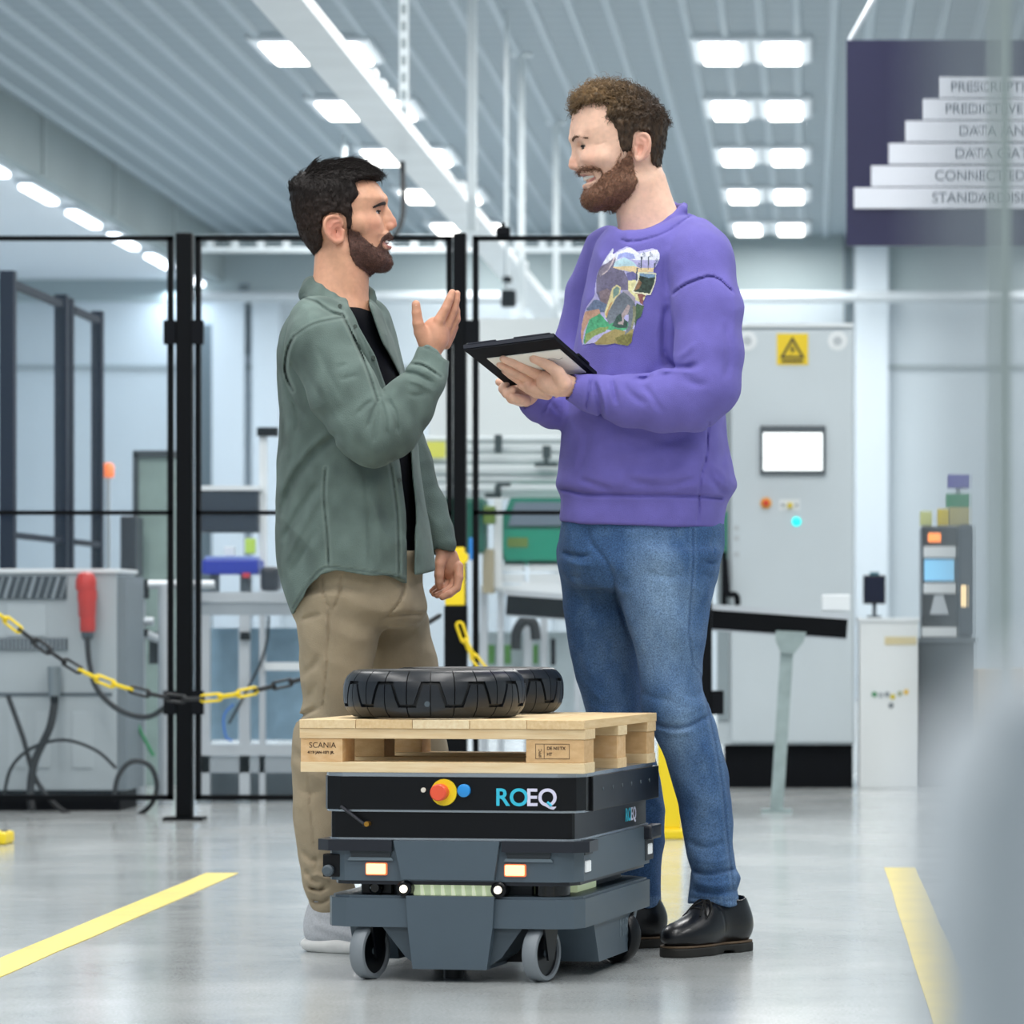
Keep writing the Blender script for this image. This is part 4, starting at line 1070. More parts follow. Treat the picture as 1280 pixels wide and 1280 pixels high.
# ---- tablet in the tall man's hands
def build_tablet():
    A, Bq, Cq, D = (Vector(q) for q in TAB)
    n = (Bq - A).cross(D - A).normalized()
    if n.z < 0: n = -n
    t = thing('tablet', 'black tablet in a case held by the tall man', 'tablet', (A + Cq) / 2)
    def slab(c4, z0, z1, nm, mm, lab=None):
        m = MB(); vs = [p + n * z0 for p in c4] + [p + n * z1 for p in c4]
        m.add(vs, [(0, 1, 2, 3), (7, 6, 5, 4), (0, 4, 5, 1), (1, 5, 6, 2), (2, 6, 7, 3), (3, 7, 4, 0)]); return m.build(nm, mm, t, lab)
    def uv(u, v): return A.lerp(Bq, u).lerp(D.lerp(Cq, u), v)
    case = slab([A, Bq, Cq, D], 0, 0.012, 'case', mat('tablet_black', '#0a0d14', 0.65, spec=0.2))
    slab([uv(0.0, -0.01), uv(1.0, -0.01), uv(1.0, 0.05), uv(0.0, 0.05)], 0.003, 0.013, 'near_edge', mat('tablet_edge', '#101624', 0.4, spec=0.3))
    slab([uv(0.13, 0.25), uv(0.94, 0.25), uv(0.94, 0.86), uv(0.13, 0.86)], -0.0022, -0.0002, 'paper_sheet', mat('paper', '#efeee8', 0.8, spec=0.1), 'white sheet under the tablet')
    slab([uv(0.97, 0.55), uv(1.012, 0.55), uv(1.012, 0.8), uv(0.97, 0.8)], 0.010, 0.016, 'clip', blk2)
    for (a, b_) in ((0.05, 0.36), (0.56, 0.96)):
        slab([uv(a, -0.015), uv(b_, -0.015), uv(b_, 0.03), uv(a, 0.03)], 0.0125, 0.0155, 'hinge', mat('tablet_edge'))
    m = MB(); m.tube(catmull([uv(0.66, 0.46) - n * 0.0024, uv(0.76, 0.42) - n * 0.0024, uv(0.82, 0.47) - n * 0.0024, uv(0.88, 0.44) - n * 0.0024], 5), 0.0006, 4); m.build('pen_stroke', mat('ink_grey', '#8a8a86', 0.6), t)
# ------------------------------------------------------------------ implicit surfaces for bodies and clothes
_TAB = np.random.default_rng(11).uniform(-1, 1, (8, 64, 64, 64)).astype(np.float32)
def vnoise(P, scale, seed=0):
    """smooth value noise, P (N,3) times scale (3,)"""
    Q = P * np.asarray(scale, float) + seed * 7.31
    I = np.floor(Q)
    F = (Q - I).astype(np.float32)
    I = I.astype(np.int32)
    F = F * F * (3 - 2 * F)
    T = _TAB[seed % 8].ravel()
    x0 = (I[:, 0] & 63) << 12; x1 = ((I[:, 0] + 1) & 63) << 12
    y0 = (I[:, 1] & 63) << 6; y1 = ((I[:, 1] + 1) & 63) << 6
    z0 = I[:, 2] & 63; z1 = (I[:, 2] + 1) & 63
    fx, fy, fz = F.T
    def lz(b): 
        a_ = T[b + z0]
        return a_ + (T[b + z1] - a_) * fz
    a0 = lz(x0 + y0); a1 = lz(x0 + y1); b0 = lz(x1 + y0); b1 = lz(x1 + y1)
    a0 = a0 + (a1 - a0) * fy; b0 = b0 + (b1 - b0) * fy
    return a0 + (b0 - a0) * fx
class Grid2:
    """a function of two variables, tabulated and looked up bilinearly"""
    def __init__(self, f, x0, x1, y0, y1, st):
        self.x0, self.y0, self.st = x0, y0, st
        xs = np.arange(x0, x1 + st, st); ys = np.arange(y0, y1 + st, st)
        gx, gy = np.meshgrid(xs, ys, indexing='ij')
        self.T = f(gx.ravel(), gy.ravel()).reshape(gx.shape).astype(np.float32)
        self.box = (x0, x1, y0, y1)
    def __call__(self, x, y):
        nx, ny = self.T.shape
        u = np.clip((x - self.x0) / self.st, 0, nx - 1.001); v = np.clip((y - self.y0) / self.st, 0, ny - 1.001)
        i = u.astype(np.int32); j = v.astype(np.int32)
        u = u - i; v = v - j
        T = self.T
        a = T[i, j]; b = T[i + 1, j]; c = T[i, j + 1]; d = T[i + 1, j + 1]
        return (a * (1 - u) + b * u) * (1 - v) + (c * (1 - u) + d * u) * v
def smin(a, b, k):
    if k <= 0: return np.minimum(a, b)
    h = np.maximum(k - np.abs(a - b), 0) / k
    return np.minimum(a, b) - h * h * k * 0.25
def smax(a, b, k):
    return -smin(-a, -b, k)
class Prim:
    pass
F32 = np.float32
def cap(a, b, ra, rb):
    p = Prim()
    a = np.array(a, F32); b = np.array(b, F32)
    ab = b - a
    L = F32(max(float(ab @ ab), 1e-12))
    ra, rb = F32(ra), F32(rb)
    def f(P):
        q = P - a
        t = (q @ ab) / L
        np.clip(t, 0, 1, out=t)
        q -= t[:, None] * ab
        return np.sqrt(np.einsum('ij,ij->i', q, q)) - (ra + (rb - ra) * t)
    p.f = f; p.c = (a + b) / 2; p.R = math.sqrt(L) / 2 + float(max(ra, rb))
    return p
def ell(c, r, rot=None):
    p = Prim()
    c = np.array(c, F32); r = np.array(r, F32)
    M = None if rot is None else np.array(rot, F32)     # columns = local axes
    def f(P):
        q = P - c
        if M is not None: q = q @ M
        u = q / r
        k0 = np.sqrt(np.einsum('ij,ij->i', u, u))
        u /= r
        k1 = np.sqrt(np.einsum('ij,ij->i', u, u))
        return k0 * (k0 - 1) / np.maximum(k1, 1e-9)
    p.f = f; p.c = c; p.R = r.max()
    return p
def rbox(c, h, rad, rot=None):
    p = Prim()
    c = np.array(c, float); h = np.array(h, float)
    M = None if rot is None else np.array(rot, float)
    def f(P):
        q = P - c
        if M is not None: q = q @ M
        q = np.abs(q) - (h - rad)
        return np.linalg.norm(np.maximum(q, 0), axis=1) + np.minimum(q.max(axis=1), 0) - rad
    p.f = f; p.c = c; p.R = np.linalg.norm(h)
    return p
def loft(rows, e=2.0):
    """rows: (z, cx, cy, rx, ry[, rot]) from top to bottom or the reverse; a stack of (super)ellipses"""
    p = Prim()
    A = np.array([r if len(r) == 6 else (*r, 0.0) for r in sorted(rows)], float)
    z = A[:, 0]
    def interp(x, col):
        # monotone-ish cubic through the rows
        y = A[:, col]
        m = np.gradient(y, z)
        i = np.clip(np.searchsorted(z, x) - 1, 0, len(z) - 2)
        h = z[i + 1] - z[i]
        t = np.clip((x - z[i]) / h, 0, 1)
        return ((2 * t ** 3 - 3 * t ** 2 + 1) * y[i] + (t ** 3 - 2 * t ** 2 + t) * h * m[i] + (-2 * t ** 3 + 3 * t ** 2) * y[i + 1] + (t ** 3 - t ** 2) * h * m[i + 1])
    zt = np.linspace(z[0], z[-1], 512)
    TT = np.stack([interp(zt, k) for k in (1, 2, 3, 4, 5)]).astype(F32)
    z0_, zk_ = F32(z[0]), F32(511 / (z[-1] - z[0]))
    has_rot = np.any(A[:, 5] != 0)
    def f(P):
        x = P[:, 2]
        t = np.clip((x - z0_) * zk_, 0, F32(510.99))
        i_ = t.astype(np.int32)
        t = t - i_
        cx, cy, rx, ry, ro = TT[:, i_] * (1 - t) + TT[:, i_ + 1] * t
        dx, dy = P[:, 0] - cx, P[:, 1] - cy
        u, v = dx, dy
        if has_rot:
            c, s = np.cos(ro), np.sin(ro)
            u, v = dx * c + dy * s, -dx * s + dy * c
        a_, b_ = (u / rx) ** 2, (v / ry) ** 2
        k0 = np.sqrt(a_ + b_)
        if e > 2: k0 = k0 * F32(3 - e) + np.sqrt(np.sqrt(a_ * a_ + b_ * b_)) * F32(e - 2)
        g = np.sqrt((u / rx ** 2) ** 2 + (v / ry ** 2) ** 2)
        d2 = k0 * (k0 - 1) / np.maximum(g, 1e-6)
        d2 = np.where(k0 < 0.2, -np.minimum(rx, ry) * 0.8, d2)
        d2 = np.clip(d2, -0.2, 1)
        dz = np.maximum(F32(z[0]) - x, x - F32(z[-1]))
        return smax(d2, dz, 0.012)
    p.f = f
    lo = A[:, 1:3].min(0) - A[:, 3:5].max(0).max(); hi = A[:, 1:3].max(0) + A[:, 3:5].max(0).max()
    p.c = np.array([(lo[0] + hi[0]) / 2, (lo[1] + hi[1]) / 2, (z[0] + z[-1]) / 2])
    p.R = math.sqrt(((hi - lo) ** 2).sum() + (z[-1] - z[0]) ** 2) / 2
    return p
def func(f, c, Rr):
    p = Prim(); p.f = f; p.c = np.array(c, float); p.R = Rr
    return p
class SDF:
    def __init__(self):
        self.ops, self.post, self.full = [], [], False
    def u(self, p, k=0.0):
        self.ops.append(('u', p, k)); return self
    def s(self, p, k=0.0):
        self.ops.append(('s', p, k)); return self
    def i(self, p, k=0.0):
        self.ops.append(('i', p, k)); return self
    def chain(self, pts, rs, k=0.01, kk=0.004, pad=0.02):
        """a chain of capsules; kk joins the links, k joins the chain to the rest"""
        pr = [cap(pts[j], pts[j + 1], rs[j], rs[j + 1]) for j in range(len(pts) - 1)]
        C_ = np.array([q.c for q in pr]); R_ = np.array([q.R for q in pr])
        def f(P):
            cc = (P[0] + P[-1]) / 2
            rr = np.linalg.norm(P[-1] - P[0]) / 2
            gap = np.linalg.norm(C_ - cc, axis=1) - R_ - rr
            sel = [q for q, g_ in zip(pr, gap) if g_ < k + kk + pad] if len(P) > 1 and not self.full else pr
            if not sel: return np.full(len(P), max(float(gap.min()), 1e-3), F32)
            d = sel[0].f(P)
            for q in sel[1:]:
                d = smin(d, q.f(P), kk)
            return d
        c = np.mean(np.array(pts, float), axis=0)
        Rr = max(np.linalg.norm(np.array(q, float) - c) for q in pts) + max(rs)
        self.u(func(f, c, Rr), k); return self
    def ev(self, P, ops=None):
        d = np.full(len(P), 1e3, F32)
        for t, p, k in (self.ops if ops is None else ops):
            q = p.f(P)
            d = smin(d, q, k) if t == 'u' else (smax(d, -q, k) if t == 's' else smax(d, q, k))
        for g in self.post:
            d = g(P, d)
        return d
    def near(self, c, r, m=0.01):
        out = []
        for o in self.ops:
            if o[0] == 'i' or np.linalg.norm(c - o[1].c) < o[1].R + r + o[2] + m:
                out.append(o)
        return out
def polygonise(S, lo, hi, h, nb=14, margin=0.006, fac=1.5):
    lo = np.array(lo, float); hi = np.array(hi, float)
    nblk = np.ceil((hi - lo) / (h * nb)).astype(int)
    ii = np.stack(np.meshgrid(*[np.arange(n) for n in nblk], indexing='ij'), -1).reshape(-1, 3)
    cen = lo + (ii + 0.5) * nb * h
    br = nb * h * math.sqrt(3) / 2
    # which blocks hold surface: coarse distance at the centres, prims culled per super-cluster
    dc = np.empty(len(cen))
    S.full = True
    for a in range(0, len(cen), 4096):
        dc[a:a + 4096] = S.ev(cen[a:a + 4096].astype(F32))
    S.full = False
    act = np.abs(dc) < br * fac + margin
    ia = np.nonzero(act)[0]
    if len(ia):
        oc = np.array([(x, y, z) for x in (-1, 1) for y in (-1, 1) for z in (-1, 1)]) * nb * h / 4
        pts = (cen[ia][:, None] + oc[None]).reshape(-1, 3).astype(F32)
        S.full = True
        do = np.concatenate([S.ev(pts[a:a + 8192]) for a in range(0, len(pts), 8192)]).reshape(-1, 8)
        S.full = False
        ia = ia[(np.abs(do) < br * 0.5 * fac + margin).any(1)]
    g = np.arange(nb + 1)
    G = np.stack(np.meshgrid(g, g, g, indexing='ij'), -1).reshape(-1, 3)
    OFF = 1 << 11
    keys, verts, quads = [], [], []
    def key(c):
        c = c + 8
        return (c[:, 0].astype(np.int64) * 4096 + c[:, 1]) * 4096 + c[:, 2]
    def work(b):
        base = ii[b] * nb
        ops = S.near(cen[b], br + 0.012)
        if not any(o[0] == 'u' for o in ops): return None
        V = S.ev((lo + (base + G) * h).astype(F32), ops).reshape(nb + 1, nb + 1, nb + 1)
        neg = V < 0
        if neg.all() or not neg.any(): return None
        # cells
        cnt = np.zeros((nb, nb, nb), np.int8)
        for dx in (0, 1):
            for dy in (0, 1):
                for dz in (0, 1):
                    cnt += neg[dx:nb + dx, dy:nb + dy, dz:nb + dz]
        cells = np.argwhere((cnt > 0) & (cnt < 8))
        if len(cells) == 0: return None
        acc = np.zeros((len(cells), 3)); num = np.zeros(len(cells))
        ci, cj, ck = cells.T
        for ax in range(3):
            for o1 in (0, 1):
                for o2 in (0, 1):
                    s = [0, 0, 0]
                    oth = [q for q in range(3) if q != ax]
                    s[oth[0]], s[oth[1]] = o1, o2
                    e = list(s); e[ax] = 1
                    va = V[ci + s[0], cj + s[1], ck + s[2]]; vb = V[ci + e[0], cj + e[1], ck + e[2]]
                    m = (va < 0) != (vb < 0)
                    t = np.where(m, va / np.where(m, va - vb, 1), 0)
                    pt = np.array(s, float)[None, :] + np.zeros((len(cells), 3))
                    pt[:, ax] += t
                    acc += np.where(m[:, None], pt, 0); num += m
        vv = lo + (base + cells + acc / num[:, None]) * h
        kk_ = key(base + cells)
        qq = []
        # quads: edges whose base vertex lies in [0, nb)
        for ax in range(3):
            a = neg[:nb, :nb, :nb]
            sl = [slice(0, nb)] * 3
            sl[ax] = slice(1, nb + 1)
            c = neg[tuple(sl)]
            ed = np.argwhere(a != c)
            if len(ed) == 0: continue
            flip = a[tuple(ed.T)]
            o = [q for q in range(3) if q != ax]
            u = np.zeros(3, int); u[o[0]] = 1
            v = np.zeros(3, int); v[o[1]] = 1
            E = base + ed
            q4 = np.stack([key(E - u - v), key(E - v), key(E), key(E - u)], 1)
            fl = flip if ax != 1 else ~flip
            q4[~fl] = q4[~fl][:, ::-1]
            qq.append(q4)
        return vv, kk_, np.concatenate(qq) if qq else np.zeros((0, 4), np.int64)
    for r_ in map(work, ia):
        if r_ is not None:
            verts.append(r_[0]); keys.append(r_[1]); quads.append(r_[2])
    K = np.concatenate(keys); Vv = np.concatenate(verts); Q = np.concatenate(quads)
    o = np.argsort(K)
    K, Vv = K[o], Vv[o]
    idx = np.clip(np.searchsorted(K, Q), 0, len(K) - 1)
    ok = (K[idx] == Q).all(1)
    return Vv, idx[ok]
def np_mesh(name, V, F, smooth=True, colors=None):
    me = bpy.data.meshes.new(name)
    n, k = len(F), F.shape[1]
    me.vertices.add(len(V))
    me.vertices.foreach_set('co', np.asarray(V, np.float32).ravel())
    me.loops.add(n * k)
    me.loops.foreach_set('vertex_index', np.asarray(F, np.int32).ravel())
    me.polygons.add(n)
    me.polygons.foreach_set('loop_start', np.arange(0, n * k, k, dtype=np.int32))
    me.polygons.foreach_set('loop_total', np.full(n, k, np.int32))
    me.polygons.foreach_set('use_smooth', np.full(n, smooth))
    if colors is not None:
        at = me.color_attributes.new('tint', 'FLOAT_COLOR', 'POINT')
        c4 = np.ones((len(V), 4), np.float32)
        c4[:, :3] = colors
        at.data.foreach_set('color', c4.ravel())
    me.update()
    me.validate()
    return me
def relax(V, F, it=1, lam=0.5):
    """Laplacian smoothing, keeps surface-net stair steps out of the shading"""
    for _ in range(it):
        acc = np.zeros_like(V); cnt = np.zeros(len(V))
        k = F.shape[1]
        for a in range(k):
            b = (a + 1) % k
            np.add.at(acc, F[:, a], V[F[:, b]]); np.add.at(cnt, F[:, a], 1)
            np.add.at(acc, F[:, b], V[F[:, a]]); np.add.at(cnt, F[:, b], 1)
        V = V + lam * (acc / np.maximum(cnt, 1)[:, None] - V)
    return V
def seg_dist2(px, pz, poly):
    """distance in 2D from points to a polyline, with the parameter along it"""
    best = np.full(len(px), 1e9)
    for (a, b) in zip(poly[:-1], poly[1:]):
        ax, az = a; bx, bz = b
        vx, vz = bx - ax, bz - az
        L = vx * vx + vz * vz + 1e-12
        t = np.clip(((px - ax) * vx + (pz - az) * vz) / L, 0, 1)
        best = np.minimum(best, np.hypot(px - ax - t * vx, pz - az - t * vz))
    return best
def in_poly(px, pz, poly):
    ins = np.zeros(len(px), bool)
    n = len(poly)
    for i in range(n):
        x0, z0 = poly[i]; x1, z1 = poly[(i + 1) % n]
        c = ((z0 > pz) != (z1 > pz)) & (px < (x1 - x0) * (pz - z0) / (z1 - z0 + 1e-12) + x0)
        ins ^= c
    return ins
def poly_sd(px, pz, poly):
    d = seg_dist2(px, pz, list(poly) + [poly[0]])
    return np.where(in_poly(px, pz, poly), -d, d)

def poly_grid(poly, margin=40, st=0.5):
    a = np.array(poly)
    return Grid2(lambda x, y: poly_sd(x, y, poly), a[:, 0].min() - margin, a[:, 0].max() + margin, a[:, 1].min() - margin, a[:, 1].max() + margin, st)

def biggest(V, F):
    """keep only the largest connected piece"""
    lab = np.arange(len(V))
    while True:
        r = lab[F]
        m = r.min(1)
        bad = (r != m[:, None]).any(1)
        if not bad.any(): break
        for c in range(F.shape[1]):
            np.minimum.at(lab, r[bad, c], m[bad])
        while True:
            l2 = lab[lab]
            if (l2 == lab).all(): break
            lab = l2
    u, n = np.unique(lab, return_counts=True)
    keep = lab == u[n.argmax()]
    idx = np.cumsum(keep) - 1
    return V[keep], idx[F[keep[F[:, 0]]]]
# ------------------------------------------------------------------ heads
PY0 = 8.68                                  # distance of the two people from the camera plane
PS = PY0 / FPX                              # metres per traced unit on that plane
def PP(px, py, dy=0.0):
    Y = PY0 + dy
    return np.array(W(px, py, Y))
def proj(P):
    return VPX + P[:, 0] * FPX / P[:, 1], VPY - (P[:, 2] - CH) * FPX / P[:, 1]
class HeadFrame:
    def __init__(self, ox, oy, sgn, yaw, dy=0.0):
        self.ox, self.oy, self.sgn = ox, oy, sgn
        self.O = PP(ox, oy, dy).astype(F32)
        a = R(yaw)
        self.s = F32((PY0 + dy) / FPX)
        if sgn > 0:
            F = (math.cos(a), math.sin(a), 0); L = (math.sin(a), -math.cos(a), 0)
        else:
            F = (-math.cos(a), -math.sin(a), 0); L = (math.sin(a), -math.cos(a), 0)
        self.M = np.array([F, L, (0, 0, 1)], F32)      # rows = local axes
    def l(self, px, py, y=0.0):
        return np.array([(px - self.ox) * self.sgn, y, self.oy - py], float)
    def l2(self, pts):
        return [((a - self.ox) * self.sgn, self.oy - b) for a, b in pts]
    def to_local(self, P):
        return ((P - self.O) / self.s) @ self.M.T
    def to_world(self, q):
        return self.O + (np.asarray(q, float) @ self.M) * self.s
def inflated(poly, Rr, wz, e=2.0):
    """polygon in the profile plane blown up to a rounded solid; wz: [(z, half width)]"""
    wz = sorted(wz)
    zz = [a for a, b in wz]; ww = [b for a, b in wz]
    PG = poly_grid(poly, 60)
    def f(q):
        sd = PG(q[:, 0], q[:, 2])
        p = np.clip(-sd / Rr, 0, 1)
        h = np.interp(q[:, 2], zz, ww) * (1 - (1 - p) ** e) ** (1 / e)
        ay = np.abs(q[:, 1])
        ins = np.where(ay < h, -np.minimum(-sd, (h - ay) * 0.8), (ay - h) * 0.62)
        return np.where(sd > 0, np.hypot(sd, ay * 0.9), ins)
    a = np.array(poly)
    c = np.array([a[:, 0].mean(), 0, a[:, 1].mean()])
    return func(f, c, 200.0)
def sstep(x, a, b):
    t = np.clip((x - a) / (b - a), 0, 1)
    return t * t * (3 - 2 * t)
def make_head(cfg):
    hf = cfg['hf']
    l = hf.l
    S = SDF()
    S.u(inflated(hf.l2(cfg['skull']), cfg.get('skull_R', 46), cfg['skull_w']))
    S.u(inflated(hf.l2(cfg['face']), cfg.get('face_R', 44), [(hf.oy - y, w) for y, w in cfg['face_w']], 2.2), 8)
    for (a, b, ra, rb, k) in cfg['extra']:
        for sg in ((1, -1) if (a[2] or b[2]) else (1,)):
            S.u(cap(l(a[0], a[1], a[2] * sg), l(b[0], b[1], b[2] * sg), ra, rb), k)
    # eye sockets
    ex, ey, el_ = cfg['eye']
    for sg in (1, -1):
        S.s(ell(l(cfg['sock'], ey - 0.3, (el_ + 2.5) * sg), (5.4, 10.0, 4.8)), 5)
    # nose
    S.chain([l(*p) for p in cfg['nose_root']], cfg['nose_root_r'], 5.0, 3.0, 8)
    S.chain([l(*p) for p in cfg['nose']], cfg['nose_r'], 4.0, 2.0, 8)
    for sg in (1, -1):
        x, y, w = cfg['ala']
        S.u(ell(l(x, y, w * sg), (5.6, 3.4, 4.6)), 3.0)
        S.s(ell(l(x + 3.0 * hf.sgn, y + 4.2, (w - 1.2) * sg), (2.6, 1.8, 1.8)), 1.2)
        S.s(cap(l(x - 5.5 * hf.sgn, y - 1.5, (w + 5) * sg), l(x - 4.5 * hf.sgn, y + 4.5, (w + 6) * sg), 0.9, 0.6), 3.0)
    # lids round the eyeball
    for sg in (1, -1):
        S.u(ell(l(ex, ey, el_ * sg), (8.0, 8.2, 7.6)), 2.0)
        S.s(ell(l(ex + 5.6 * hf.sgn, ey + cfg.get('lid', 0.6), (el_ + 3.2) * sg), (5.2, 8.2, cfg.get('slit', 2.0))), 0.7)
    # lips
    for pts, rs in cfg['lips']:
        for sg in (1, -1):
            S.chain([l(p[0], p[1], p[2] * sg) for p in pts], rs, 2.2, 1.0, 8)
    # ears
    for sg in (1, -1):
        e = cfg['ear']
        fx = e['front']
        def el(px, py, o=0.0):
            return l(px, py, sg * (e['y'] + abs(px - fx) * 0.33 + o))
        c = e['c']
        ax = np.array([1.0, -0.33 * sg, 0]); ax /= np.linalg.norm(ax)
        nrm = np.array([0.33 * sg, 1.0, 0]); nrm /= np.linalg.norm(nrm)
        rot = np.array([ax, nrm, [0, 0, 1]]).T
        S.u(ell(el(c[0], c[1], -1.2), (e['r'][0], 2.0, e['r'][1]), rot), 3.0)
        S.s(ell(el(e['concha'][0], e['concha'][1], 1.6), (4.6, 3.4, 6.0), rot), 1.2)
        hx = [tuple(q)[:2] for q in catmull([(p[0], p[1], 0) for p in e['helix']], 3)]
        hr = [q.x for q in catmull([(r_, 0, 0) for r_ in e['helix_r']], 3)]
        S.chain([el(*p) for p in hx], hr, 1.2, 1.0, 8)
        S.chain([el(p[0], p[1], 0.3) for p in e['anti']], [1.5] * len(e['anti']), 1.4, 0.8, 8)
        S.u(cap(el(*e['tragus'][0]), el(*e['tragus'][1]), 2.0, 2.3), 2.0)
    for (poly, amt, sof, ymax) in cfg.get('carve', []):
        pl = hf.l2(poly)
        PG = poly_grid(pl, 20, 0.25)
        def g(q, d, pl=PG, amt=amt, sof=sof, ymax=ymax):
            sd = pl(q[:, 0], q[:, 2])
            return d + amt * (1 - sstep(sd, -sof, sof)) * (np.abs(q[:, 1]) < ymax)
        S.post.append(g)
    for (line, wid, amt) in cfg.get('lines', []):
        pl = hf.l2(line)
        aa = np.array(pl)
        SG = Grid2(lambda x, y, pl=pl: seg_dist2(x, y, pl), aa[:, 0].min() - 12, aa[:, 0].max() + 12, aa[:, 1].min() - 12, aa[:, 1].max() + 12, 0.5)
        def g(q, d, pl=SG, wid=wid, amt=amt):
            return d + amt * np.exp(-(pl(q[:, 0], q[:, 2]) / wid) ** 2)
        S.post.append(g)
    return S
def head_ev(S, hf, P):
    q = hf.to_local(P)
    c = (q.min(0) + q.max(0)) / 2
    r = np.linalg.norm(q.max(0) - c)
    if r > 60: return S.ev(q)
    return S.ev(q, S.near(c, r, 8.0))
def head_prim(S, hf, offset=0.0):
    return func(lambda P: (head_ev(S, hf, P) - offset) * hf.s, hf.to_world((0, 0, 0)), 130 * hf.s)
def clip_poly(hf, poly, k=2.0):
    PG = poly_grid(hf.l2(poly), 30)
    return func(lambda P: PG(*hf.to_local(P).T[[0, 2]]) * hf.s, hf.to_world((0, 0, 0)), 9.0)
def strands(V, F, hf, n, dirf, length, rad, seg=4, curl=None, mask=None, seed=1, lift=0.25):
    """thin tapering hairs growing from a surface; returns verts, quads"""
    r = np.random.default_rng(seed)
    tri = F[r.integers(0, len(F), n * 3)]
    A, B, C, D = (V[tri[:, i]] for i in range(4))
    N = np.cross(C - A, D - B)
    nl = np.linalg.norm(N, axis=1)
    ok = nl > 1e-12
    u, w = r.random((2, len(tri), 1))
    P = (A * (1 - u) + B * u) * (1 - w) + (D * (1 - u) + C * u) * w
    N = N / np.maximum(nl, 1e-12)[:, None]
    if mask is not None: ok &= mask(P, N)
    P, N = P[ok][:n], N[ok][:n]
    n = len(P)
    q = hf.to_local(P)
    Dl = dirf(q, r)
    D = Dl @ hf.M
    D = D - N * (D * N).sum(1)[:, None]
    D /= np.maximum(np.linalg.norm(D, axis=1), 1e-9)[:, None]
    S = np.cross(N, D)
    L = length(q, r)[:, None] * hf.s
    rows = []
    ph = r.random((n, 1)) * 6.28
    for k in range(seg + 1):
        t = k / seg
        c = P + D * L * t + N * (L * lift * math.sin(t * 2.4) - 0.4 * hf.s)
        if curl is not None:
            amp, turns = curl
            a = ph + turns * 6.28 * t
            c = c + (S * np.cos(a) + N * np.sin(a)) * amp * hf.s * min(1, t * 2.5)
        rows.append(c)
    off = []
    vs = []
    for k in range(seg + 1):
        rr = rad * hf.s * (1 - 0.75 * k / seg)
        for m in range(3):
            a = m * 2.0944
            vs.append(rows[k] + (S * math.cos(a) + N * math.sin(a)) * rr)
    vs = np.stack(vs, 1)                     # n, 3(seg+1), 3
    per = 3 * (seg + 1)
    fq = []
    for k in range(seg):
        for m in range(3):
            m2 = (m + 1) % 3
            fq.append([3 * k + m, 3 * k + m2, 3 * k + 3 + m2, 3 * k + 3 + m])
    fq = np.array(fq)
    Fq = (fq[None] + (np.arange(n) * per)[:, None, None]).reshape(-1, 4)
    return vs.reshape(-1, 3), Fq
def join_np(parts):
    V, F, o = [], [], 0
    for v, f in parts:
        V.append(v); F.append(f + o); o += len(v)
    return np.concatenate(V), np.concatenate(F)

# the shorter man on the left, in profile to the right
HA = HeadFrame(430, 290, 1, 6, 0.0)
CFG_A = dict(hf=HA,
    skull=[(463, 224), (472, 232), (479, 244), (480, 254), (474, 270), (455, 300), (430, 318), (404, 318), (388, 306), (376, 288), (369, 265), (367, 240), (373, 226), (391, 212), (413, 207), (438, 207)],
    skull_w=[(-40, 30), (-25, 34), (0, 39), (25, 41.5), (50, 42), (70, 40)], skull_R=44,
    face=[(455, 224), (466, 225.5), (475, 236), (480, 245), (481.5, 251), (479.5, 257), (477.5, 265), (478.5, 275), (481, 284), (485.5, 289), (487.5, 294), (485.5, 300), (485, 305), (486.5, 309), (484, 314),
          (484.5, 319), (486.5, 325), (484.5, 331), (478, 335), (463, 338), (446, 331), (436, 318), (430, 300), (428, 240)],
    face_w=[(224, 34), (250, 37), (262, 37.5), (275, 38), (290, 36), (303, 33), (315, 29), (326, 23), (338, 18)], face_R=40,
    extra=[((467, 281, 22), (450, 283, 33), 7, 6, 14), ((440, 312, 27), (470, 328, 16), 6, 8, 16), ((479, 328, 0), (474, 329, 9), 8, 7, 6),
           ((479.5, 249, 4), (472, 250, 24), 3.4, 4.0, 8), ((430, 318, 0), (424, 420, 0), 32, 35, 9), ((424, 318, 27), (448, 398, 8), 7, 6, 12), ((412, 326, 10), (404, 400, 26), 15, 18, 14)],
    eye=(467.0, 266.5, 15.5), lid=0.2, sock=477.5,
    nose_root=[(474, 255, 0), (477.5, 266, 0), (481, 275, 0), (482, 282, 0)], nose_root_r=[6, 6.5, 7.5, 7.5], nose=[(478, 256, 0), (484.5, 266, 0), (490.2, 275, 0), (491.4, 280, 0)], nose_r=[4.0, 4.3, 4.2, 4.6], ala=(486.5, 283.5, 5.2),
    lips=[([(486.8, 297.5, 0), (484.5, 298, 8), (477, 304, 17)], [2.2, 2.0, 1.2]), ([(486.2, 308.5, 0), (484, 308.5, 8), (477, 305.5, 17)], [2.8, 2.4, 1.2])],
    carve=[([(478, 303), (484, 300), (492, 299.5), (492, 306), (484, 306), (479, 305)], 3.2, 0.8, 17)],
    lines=[([(483, 287), (477, 294), (472.5, 304), (473, 312)], 2.0, 0.9)],
    ear=dict(front=431, y=38.5, c=(418, 291), r=(11.5, 16), concha=(423.5, 294), helix=[(429, 285), (426, 277.5), (418, 275), (410, 278), (406.8, 286), (409, 295.5), (415, 303), (421.5, 306.5), (427.5, 304), (429, 298.5)],
             helix_r=[1.8, 2.0, 2.2, 2.2, 2.2, 2.1, 2.3, 3.3, 3.0, 2.0], anti=[(425, 281), (418, 283), (414, 289), (414.5, 296), (419, 302)], tragus=[(430, 292), (429, 296.5)]))
